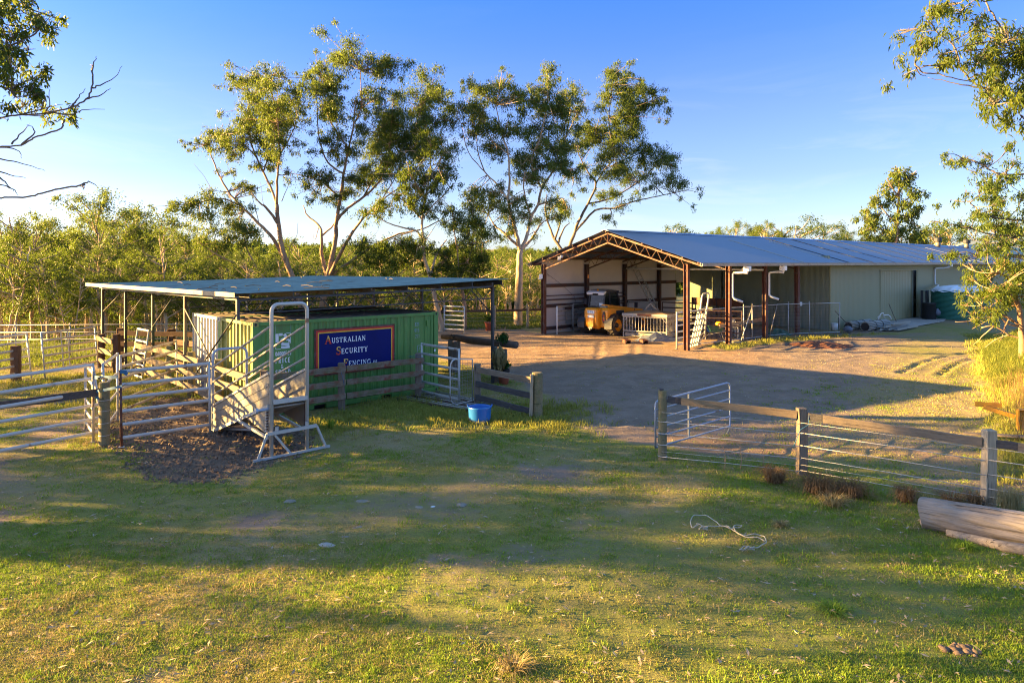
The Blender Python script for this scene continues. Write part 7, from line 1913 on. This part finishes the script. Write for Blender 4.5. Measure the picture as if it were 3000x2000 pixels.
# those with a place of their own on the skyline at left
for i, (px, topy, d, kind, wide, lab) in enumerate((
    (42, 606, 44, 'dark', 1.0, 'dark gum on the far left skyline beneath the bare branches'),
    (95, 650, 50, 'tall', 1.0, 'smaller gum just right of the far left dark gum'),
    (175, 690, 55, 'tall', .9, 'small isolated crown in the low gap of the left skyline'),
    (300, 572, 47, 'tall', 1.15, 'tallest pale trunked gum of the left bush above the shelter end'),
    (385, 618, 50, 'dark', 1.0, 'spreading gum joined to the right of the tallest left gum'),
    (478, 642, 52, 'dark', 1.1, 'broad dark gum halfway between the tallest left gum and the leaning gum'),
    (545, 668, 56, 'tall', .9, 'gum at the foot of the leaning two trunked gum'),
    (20, 700, 36, 'round', 1.0, 'bushy yellow green tree at the left picture edge'),
    (130, 760, 37, 'round', 1.0, 'bushy sunlit tree right of the one at the left picture edge'),
    (205, 800, 36, 'round', .9, 'sunlit bush standing behind the far left panels'),
    (300, 745, 42, 'round', 1.0, 'bushy tree right behind the left end of the shelter roof'),
    (390, 770, 40, 'round', 1.0, 'bushy tree seen under the shelter roof behind the pens'),
    (470, 790, 39, 'round', .9, 'bush seen between the two middle shelter posts'),
    (560, 770, 41, 'round', 1.0, 'bush seen above the grey end of the rear container'),
    (1075, 742, 60, 'round', 1.0, 'round bush seen over the middle of the shelter roof'),
    (1180, 752, 62, 'round', 1.0, 'low round bush left of the slender gum trunk'),
    (1420, 770, 56, 'dark', .8, 'dark gum in the gap between the shelter end and the pale trunk'),
    (1480, 800, 54, 'round', .7, 'olive bush directly left of the tall pale trunk'),
    (1575, 775, 60, 'tall', .8, 'white stemmed gum between the pale trunk and the shed corner'),
    (1560, 860, 52, 'shrub', 1.0, 'shrub at the shed corner behind the far wire fence'))):
    x = (px - 1500) / FPX * d; z = CAM_H - (topy - HOR) / FPX * d
    plant(kind, x, d, z - gz(x, d), lab, None, i, wide)
# the bush behind the yards
n_made = 0
rr = random.Random(77)
spots = []
for k in range(4000):
    d = rr.uniform(37, 118); px = rr.uniform(-260, 1660)
    x = (px - 1500) / FPX * d
    s = s_of(x, d)
    if s < 9 + (3 if px > 1200 else 0): continue
    lim = 2.3 + d * .018
    if any((x - a) ** 2 + (d - b) ** 2 < lim * lim for a, b, *_ in spots): continue
    spots.append((x, d, px))
    if len(spots) > 235: break
for i, (x, d, px) in enumerate(spots):
    kind = rr.choice(['tall', 'tall', 'round', 'dark', 'shrub']) if d > 48 else rr.choice(['tall', 'tall', 'tall', 'dark', 'dark', 'shrub'])
    base = gz(x, d)
    cap = CAM_H - ((752 if px > 520 else 742) - (70 if px > 520 else 120) * rr.random() ** 2.2 + 45 * rr.random() - HOR) / FPX * d - base
    h = {'tall': rr.uniform(8, 15), 'dark': rr.uniform(7, 14), 'round': rr.uniform(4.5, 8), 'shrub': rr.uniform(2.4, 4.2)}[kind]
    h = max(1.8, min(h, cap))
    lab = {'tall': 'pale trunked gum within the dense bush behind the yards', 'dark': 'dark gum within the dense bush behind the yards', 'round': 'yellow green bushy tree within the bush behind the yards', 'shrub': 'low sunlit shrub within the bush behind the yards'}[kind]
    plant(kind, x, d, h, lab, {'tall': 'pale gums in the bush', 'dark': 'dark gums in the bush', 'round': 'bushy trees in the bush', 'shrub': 'shrubs in the bush'}[kind], i, rr.uniform(.85, 1.15))
# behind the shed roof
for i, (px, topy, d, kind, wide) in enumerate(((1950, 655, 88, 'round', 1.0), (2068, 676, 95, 'dark', 1.2), (2105, 676, 95, 'tall', .8), (2150, 655, 92, 'tall', .8), (2190, 680, 92, 'tall', .8), (2240, 658, 88, 'tall', 1.0), (2300, 660, 92, 'round', 1.2), (2345, 648, 90, 'round', 1.3), (2425, 660, 90, 'dark', 1.3), (2480, 682, 94, 'tall', 1.0), (2520, 690, 92, 'round', 1.1), (2560, 690, 100, 'dark', 1.2), (2700, 665, 100, 'round', 1.3), (2740, 668, 104, 'dark', 1.2), (2790, 655, 105, 'round', 1.4), (2840, 668, 110, 'round', 1.3), (2900, 650, 112, 'dark', 1.3), (2960, 640, 110, 'tall', 1.3), (3020, 640, 108, 'round', 1.4), (2660, 680, 96, 'round', 1.0))):
    x = (px - 1500) / FPX * d; z = CAM_H - (topy - HOR) / FPX * d
    plant(kind, x, d, z - gz(x, d), 'gum showing its crown above the ridge of the long shed', 'trees showing above the shed ridge', i + 5, wide)
# trees left of the picture that shade the yard
for i, (x, y, h, kind, wide) in enumerate(((-23.5, 12.6, 12.0, 'dark', .58), (-26, 14.2, 12.5, 'dark', .58), (-30, 12.9, 14, 'dark', .55), (-32, 14.8, 14, 'dark', .6), (-13.2, 7.1, 12.0, 'dark', .66), (-21.5, 18.0, 15.5, 'dark', .62), (-30, 17.2, 16, 'dark', .6), (-25, 21.3, 4.2, 'round', 1.2), (-27.5, 24.6, 4.8, 'round', 1.2), (-24.5, 18.4, 4.0, 'round', 1.1))):
    plant(kind, x, y, h, 'tree standing just beyond the left edge of the yard', 'trees beyond the left edge', i + 2, wide)

# far wooded hills: one mass
def scatter(name, pts, scl, rot, mesh, label, cat, tilt=None, kind='stuff'):
    """one object of many copies of a mesh at points"""
    me = bpy.data.meshes.new(name + '_points')
    me.vertices.add(len(pts)); me.vertices.foreach_set('co', np.asarray(pts, np.float32).ravel())
    a = me.attributes.new('size', 'FLOAT', 'POINT'); a.data.foreach_set('value', np.asarray(scl, np.float32))
    a = me.attributes.new('turn', 'FLOAT_VECTOR', 'POINT'); a.data.foreach_set('vector', np.asarray(rot, np.float32).ravel())
    o = link(name, me, None)
    tag(o, label, cat, None, kind)
    src = bpy.data.objects.new(name + '_unit', mesh)
    ng = bpy.data.node_groups.new(name + '_scatter', 'GeometryNodeTree')
    ng.interface.new_socket('Geometry', in_out='INPUT', socket_type='NodeSocketGeometry')
    ng.interface.new_socket('Geometry', in_out='OUTPUT', socket_type='NodeSocketGeometry')
    N = ng.nodes; K_ = ng.links
    gi, go = N.new('NodeGroupInput'), N.new('NodeGroupOutput')
    io = N.new('GeometryNodeInstanceOnPoints'); oi = N.new('GeometryNodeObjectInfo'); oi.inputs[0].default_value = src
    oi.inputs['As Instance'].default_value = True
    s = N.new('GeometryNodeInputNamedAttribute'); s.data_type = 'FLOAT'; s.inputs[0].default_value = 'size'
    r = N.new('GeometryNodeInputNamedAttribute'); r.data_type = 'FLOAT_VECTOR'; r.inputs[0].default_value = 'turn'
    er = N.new('FunctionNodeEulerToRotation')
    mp_ = N.new('GeometryNodeMeshToPoints')
    K_.new(gi.outputs[0], mp_.inputs[0]); K_.new(mp_.outputs[0], io.inputs['Points'])
    K_.new(oi.outputs['Geometry'], io.inputs['Instance']); K_.new(s.outputs['Attribute'], io.inputs['Scale'])
    K_.new(r.outputs['Attribute'], er.inputs[0]); K_.new(er.outputs[0], io.inputs['Rotation'])
    K_.new(io.outputs[0], go.inputs[0])
    m = o.modifiers.new('scatter', 'NODES'); m.node_group = ng
    return o
def far_unit(seed, leaf):
    nr_ = np.random.default_rng(seed); r2 = random.Random(seed)
    cl = []
    for i in range(12):
        a = r2.uniform(0, 6.28); f = r2.random()
        e = 2.6 * math.sin(math.pi * (.2 + .75 * f)) * r2.uniform(.3, 1)
        cl.append((e * math.cos(a), e * math.sin(a), 2.0 + 6.5 * f, r2.uniform(.9, 1.5)))
    pts = leaf_cloud(cl, nr_, .8, .4, 34, per=10)
    v, q = leaf_mesh(pts, nr_, .85, .42, .4)
    me = np_mesh('far_tree', v, q); me.materials.append(leaf)
    return me
for j, leaf in enumerate(('leaf_gum', 'leaf_bush', 'leaf_gum_dark')):
    n = 2600; dd_ = 115 + 520 * nrng.random(n) ** 1.3
    px = nrng.uniform(-300, 3300, n); xs = (px - 1500) / FPX * dd_
    ok = (s_of(xs, dd_) > 45) & ((px < 1750) | (dd_ > 220))
    xs, dd_ = xs[ok], dd_[ok]; zz = height(xs, dd_)
    n = len(xs)
    scatter('far_forest', np.stack([xs, dd_, zz - .5], -1), nrng.uniform(.7, 1.25, n), np.stack([np.zeros(n), np.zeros(n), nrng.uniform(0, 6.28, n)], -1), far_unit(900 + j, M[leaf]),
            ('mid green', 'yellow green', 'dark')[j] + ' gum forest covering the far hills', 'forest')

# ------------------------------------------------------------------ grass
def tuft_mesh(seed, n, h, rad, mat, w=.006, lean=.6, curl=.3):
    r2 = np.random.default_rng(seed); V = []; F = []
    for i in range(n):
        a = r2.uniform(0, 6.28); q = rad * r2.random() ** .6
        b = np.array([q * math.cos(a), q * math.sin(a), -.01])
        la = r2.uniform(0, 6.28); ll = lean * r2.random() * h
        hh = h * r2.uniform(.45, 1.1)
        mid = b + np.array([math.cos(la) * ll * .35, math.sin(la) * ll * .35, hh * .6])
        tip = b + np.array([math.cos(la) * ll, math.sin(la) * ll, hh * (1 - curl * r2.random())])
        wa = r2.uniform(0, 6.28); ww = np.array([math.cos(wa), math.sin(wa), 0]) * w * r2.uniform(.7, 1.3)
        k = len(V); V += [b - ww * .6, b + ww * .6, mid + ww * .5, mid - ww * .5, tip]
        F += [(k, k + 1, k + 2, k + 3), (k + 3, k + 2, k + 4)]
    me = bpy.data.meshes.new('tuft'); me.from_pydata([tuple(v) for v in V], [], F); me.materials.append(mat); me.update()
    return me
def masks(x, y):
    d = sdist(x, y, DRIVE) + (fbm(x, y, 1.6, 4, 3) - .5) * 1.8
    g = sdist(x, y, SHEDGRASS) + (fbm(x, y, 1.6, 4, 3) - .5)
    m = sdist(x, y, MUD) + (fbm(x, y, 1.6, 4, 3) - .5) * .9
    return d, g, m
def footprint_free(x, y):
    """keep grass out of the containers, shed and slab"""
    a = (x - C0.x) * CA.x + (y - C0.y) * CA.y; b = (x - C0.x) * CB.x + (y - C0.y) * CB.y
    c1_ = ~((a > 0) & (a < CL) & (b > 0) & (b < 4.9))
    t_ = (x - SL.x) * SV.x + (y - SL.y) * SV.y; s_ = (x - SL.x) * SU.x + (y - SL.y) * SU.y
    return c1_ & ~((t_ > -.3) & (s_ > -.4) & (s_ < SW + .2) & (t_ < 61)) & ~((t_ > 18.5) & (t_ < 33) & (s_ > SW) & (s_ < SW + 2.9))
def sow(n, ymin, ymax, pw, seed):
    r2 = np.random.default_rng(seed)
    y = ymin + (ymax - ymin) * r2.random(n) ** pw
    x = y * r2.uniform(-.80, .80, n)
    return x, y, r2
LUSH = lambda x, y: np.clip(0.12 + 0.95 * (fbm(x, y, 3.2, 3, 7) - 0.28) + 0.25 * sstep(12, 7, y) * sstep(-4, 6, x), 0, 1)
def lay(name, n, ymin, ymax, pw, seed, mesh, keep, smin, smax, label, far_grow=0.03):
    x, y, r2 = sow(n, ymin, ymax, pw, seed)
    k = keep(x, y, r2) & footprint_free(x, y)
    x, y = x[k], y[k]; z = height(x, y)
    m = len(x)
    s = r2.uniform(smin, smax, m) * (1 + far_grow * np.clip(y - 8, 0, 30))
    return scatter(name, np.stack([x, y, z], -1), s, np.stack([r2.uniform(-.15, .15, m), r2.uniform(-.15, .15, m), r2.uniform(0, 6.28, m)], -1), mesh, label, 'grass')
def turf(x, y, r2, lo, hi, green):
    d, g, m = masks(x, y)
    on = (d > .1) | (g < -.1)
    on &= m > -.55 + .75 * r2.random(len(x))
    bare = .75 * np.exp(-(segdist(x, y, WORN) / 1.4) ** 2) + .55 * np.exp(-(((x + .8) / 1.8) ** 2 + ((y - 10.8) / 1.6) ** 2)) + .5 * np.exp(-(((x + 10.5) / 2) ** 2 + ((y - 13.6) / 1.2) ** 2))
    lu = LUSH(x, y) + (fbm(x, y, .9, 3, 13) - .5) * 1.25
    pr = np.clip((lu if green else 1 - lu) * 1.5 - .15, lo, hi) * (1 - bare)
    rd = sstep(-2.5, 3.5, bankdist(x, y) + 5.0) * (.35 + .5 * fbm(x, y, 2.6, 3, 15))
    pr = pr * (1 - .8 * sstep(.54, .68, fbm(x, y, 2.6, 4, 21)))
    pr = pr * np.where(on, 1, np.where(m > 0, .03 + .5 * rd, .03))
    return r2.random(len(x)) < pr
lay('green_grass', 52000, 6.2, 26, 1.55, 51, tuft_mesh(1, 16, .042, .075, M['grass_green'], .006, 1.5, .6), lambda x, y, r: turf(x, y, r, .03, .95, True), .7, 1.35, 'short green grass of the yard turf')
lay('olive_grass', 80000, 6.2, 30, 1.6, 52, tuft_mesh(2, 15, .036, .085, M['grass_olive'], .006, 2.0, .7), lambda x, y, r: turf(x, y, r, .25, .85, False), .7, 1.3, 'short olive brown grass of the worn turf')
lay('dry_grass', 36000, 6.2, 30, 1.6, 53, tuft_mesh(3, 9, .045, .10, M['grass_dry'], .004, 2.2, .7), lambda x, y, r: turf(x, y, r, .12, .65, False), .7, 1.4, 'dry straw lying among the turf')
lay('grass_clump', 5200, 6.3, 24, 1.3, 59, tuft_mesh(9, 22, .085, .08, M['grass_green'], .006, 1.3, .5), lambda x, y, r: turf(x, y, r, .0, .8, True), .6, 1.3, 'scattered taller green clumps in the turf')
lay('dry_clump', 4200, 6.3, 24, 1.3, 60, tuft_mesh(10, 18, .07, .10, M['grass_dry'], .006, 1.9, .6), lambda x, y, r: turf(x, y, r, .0, .8, False), .6, 1.3, 'scattered dry clumps in the turf')
# rougher grass along fences, container and bank
EDGE = [(-6.0, 16.5), (-3.6, 19.0), (-3.0, 20.4), (-2.2, 18.6), (-.2, 18.2), (1.0, 18.0), (1.2, 19.5)]
def rough(x, y, r2):
    e = np.exp(-(segdist(x, y, EDGE) / .9) ** 2)
    b = sstep(-.2, .8, bankdist(x, y)) * (y > 13) * (y < 40)
    c = np.exp(-(segdist(x, y, [(-14, 25), (-9, 19), (-16, 24)]) / 1.5) ** 2) * .4
    sh = (sdist(x, y, SHEDGRASS) < 0) * .5
    _, _, m = masks(x, y)
    return (r2.random(len(x)) < np.maximum.reduce([e, b * .9, c, sh])) & (m > 0)
lay('rough_grass', 42000, 13, 40, 1.2, 54, tuft_mesh(4, 18, .17, .12, M['grass_olive'], .007, .8, .3), rough, .7, 1.4, 'longer rough grass along the fences and bank', .012)
def tallg(x, y, r2):
    bd = bankdist(x, y)
    return (bd > .4) & (y > 21.5) & (y < 33) & (r2.random(len(x)) < .9 * sstep(.2, 1.2, bd) * sstep(21.5, 23.5, y))
def bank_lay(name, n, x0, x1, y0, y1, seed, mesh, keep, a, b, label):
    r2 = np.random.default_rng(seed); x = r2.uniform(x0, x1, n); y = r2.uniform(y0, y1, n)
    k = keep(x, y, r2); x, y = x[k], y[k]; m = len(x)
    return scatter(name, np.stack([x, y, height(x, y)], -1), r2.uniform(a, b, m), np.stack([r2.uniform(-.2, .2, m), r2.uniform(-.2, .2, m), r2.uniform(0, 6.28, m)], -1), mesh, label, 'grass')
bank_lay('tall_grass', 4200, 15.0, 27, 21, 34, 55, tuft_mesh(5, 26, .42, .20, M['grass_tall'], .008, .9, .4), tallg, .5, 1.25, 'tall bright yellow grass on the bank at right')
bank_lay('dry_stalks', 2600, 11.2, 18, 14.5, 22.5, 56, tuft_mesh(6, 9, .75, .12, M['grass_straw'], .006, .35, .2), lambda x, y, r: (bankdist(x, y) > .3) & (r.random(len(x)) < .5 * sstep(0, 1.5, bankdist(x, y))), .6, 1.2, 'tall dry stalks round the yellow blade')
# grass beyond the far fence
bank_lay('sunlit_grass', 9000, -14, 5, 43, 62, 57, tuft_mesh(7, 12, .22, .25, M['grass_tall'], .02, .9, .4), lambda x, y, r: (s_of(x, y) > 3) & (r.random(len(x)) < .6), .7, 1.5, 'sunlit yellow grass beyond the far fence')
bank_lay('sunlit_grass', 9000, -34, -14, 27, 46, 58, tuft_mesh(8, 12, .2, .25, M['grass_tall'], .016, .9, .4), lambda x, y, r: (s_of(x, y) > 3.5) & (r.random(len(x)) < .6), .7, 1.5, 'sunlit grass behind the cattle pens at left')
# tussocks along the wire fence: things
def tussock(px, py, h, r_, label, n=420, mat='grass_straw', seed=1, arch=1.0):
    c = G(px, py); c.z = gz(c.x, c.y)
    r2 = np.random.default_rng(seed); V = []; F = []
    for i in range(n):
        a = r2.uniform(0, 6.28); q = r_ * .35 * r2.random() ** .5
        b = np.array([q * math.cos(a), q * math.sin(a), -.02]); la = a + r2.uniform(-.8, .8); ll = r_ * r2.uniform(.2, 1.1) * arch; hh = h * r2.uniform(.5, 1.1)
        wa = la + 1.57; ww = np.array([math.cos(wa), math.sin(wa), 0]) * .0045
        P = [b, b + np.array([math.cos(la) * ll * .3, math.sin(la) * ll * .3, hh * .65]), b + np.array([math.cos(la) * ll * .7, math.sin(la) * ll * .7, hh * .85]), b + np.array([math.cos(la) * ll, math.sin(la) * ll, hh * r2.uniform(.3, .8)])]
        k = len(V)
        for j, p in enumerate(P): V += [p - ww * (1 - j * .25), p + ww * (1 - j * .25)]
        F += [(k + 2 * j, k + 2 * j + 1, k + 2 * j + 3, k + 2 * j + 2) for j in range(3)]
    me = bpy.data.meshes.new('tussock'); me.from_pydata([tuple(v) for v in V], [], F); me.update()
    o = link('grass_tussock', me, M[mat]); o.location = c
    return tag(o, label, 'tussock', 'brown grass tussocks along the wire fence' if mat == 'grass_straw' else None)
tussock(2270, 1410, .33, .36, 'rounded rusty brown tussock left of the middle fence post', seed=1)
tussock(2395, 1440, .40, .46, 'largest brown tussock right of the middle fence post', 620, seed=2)
tussock(2490, 1450, .34, .44, 'collapsed brown tussock spilling right from the largest one', 520, seed=3)
tussock(2440, 1475, .22, .36, 'low pale tussock in front of the largest brown one', 300, 'grass_dry', seed=4)
tussock(2655, 1466, .30, .28, 'dark tussock at the left end of the fallen log', seed=5)
tussock(2790, 1475, .26, .34, 'thin tussock behind the fallen log', 260, seed=6)
tussock(2860, 1480, .28, .30, 'tussock at the foot of the pale third fence post', 300, seed=7)
tussock(2960, 1510, .52, .34, 'upright golden tussock behind the fallen log at the right edge', 420, 'grass_dry', seed=8, arch=.5)
tussock(2288, 1540, .12, .14, 'small golden tuft beside the rope', 160, 'grass_dry', seed=9)
tussock(2830, 1610, .14, .16, 'small green tuft in front of the fallen log', 160, 'grass_green', seed=10)
tussock(2440, 1790, .12, .24, 'dark green tuft in the lower right grass', 200, 'grass_green', seed=11)
tussock(1500, 1960, .16, .26, 'pale dry tuft at the bottom edge of the picture', 160, 'grass_dry', seed=12)
tussock(970, 1255, .32, .16, 'bright green tuft beside the mud in front of the container', 170, 'grass_green', seed=13)
tussock(845, 1300, .28, .14, 'olive tuft growing under the loading ramp', 130, 'grass_olive', seed=14)
tussock(2535, 1455, .22, .10, 'small leafy green weed between the brown tussocks', 80, 'grass_green', seed=15)
for i, (px, py, h) in enumerate(((2123, 1380, .55), (2170, 1375, .5), (2235, 1365, .4))):
    c = G(px, py); pts = [c, c + Vector((.02, 0, h * .5)), c + Vector((-.03, .02, h))]
    mb = MB().tube(pts, [.008, .006, .003], 5)
    for q in (.35, .55, .75): mb.tube([c + Z * h * q, c + Vector((rnd.uniform(-.15, .15), .05, h * (q + .2)))], [.005, .002], 4)
    tag(obj('dry_weed', mb, M['bark_tan'], None, c), ('left', 'middle', 'right')[i] + ' bare dry weed stalk under the wires of the fence', 'weed', 'dry weed stalks under the fence')
# mud clods, fallen leaves, gravel
def clod_mesh(seed, mat, flat=.6):
    r2 = random.Random(seed); bm = bmesh.new(); bmesh.ops.create_icosphere(bm, subdivisions=1, radius=1.0)
    for v in bm.verts: v.co *= r2.uniform(.65, 1.15); v.co.z *= flat
    me = bpy.data.meshes.new('clod'); bm.to_mesh(me); bm.free(); me.materials.append(mat); return me
r2 = np.random.default_rng(61)
x = r2.uniform(-11.5, -4, 16000); y = r2.uniform(12.5, 23, 16000)
_, _, m_ = masks(x, y)
k = (m_ < .15) & (r2.random(len(x)) < np.where(y < 17.5, .75, .3)); x, y = x[k], y[k]; n = len(x)
scatter('mud_clods', np.stack([x, y, height(x, y) + .004], -1), .014 + .055 * r2.random(n) ** 2.2, r2.uniform(0, 6.28, (n, 3)), clod_mesh(4, M['soil']), 'churned clods of dark mud by the loading ramp', 'mud')
x, y, r2 = sow(12000, 8, 42, 1.1, 62)
d, g, m_ = masks(x, y)
k = (d < .3) & (g > 0) & footprint_free(x, y); x, y = x[k], y[k]; n = len(x)
scatter('gravel', np.stack([x, y, height(x, y)], -1), .008 + .022 * r2.random(n) ** 3, r2.uniform(0, 6.28, (n, 3)), clod_mesh(6, M['stone']), 'loose gravel and stones on the driveway', 'gravel')
def litter_mesh(seed):
    r2 = np.random.default_rng(seed)
    v, q = leaf_mesh(np.zeros((3, 3)) + r2.uniform(-.09, .09, (3, 3)) * np.array([1, 1, .05]), r2, .085, .024, 0)
    v = np.array(v); v[:, 2] = np.abs(v[:, 2]) * .35
    me = np_mesh('litter', v, q); me.materials.append(M['dead_leaf']); return me
x, y, r2 = sow(2800, 6.3, 32, 1.35, 63)
k = footprint_free(x, y); x, y = x[k], y[k]; n = len(x)
scatter('leaf_litter', np.stack([x, y, height(x, y) + .04], -1), r2.uniform(.5, 1.15, n), np.stack([r2.uniform(-.3, .3, n), r2.uniform(-.3, .3, n), r2.uniform(0, 6.28, n)], -1), litter_mesh(3), 'fallen gum leaves scattered over the yard', 'leaves')
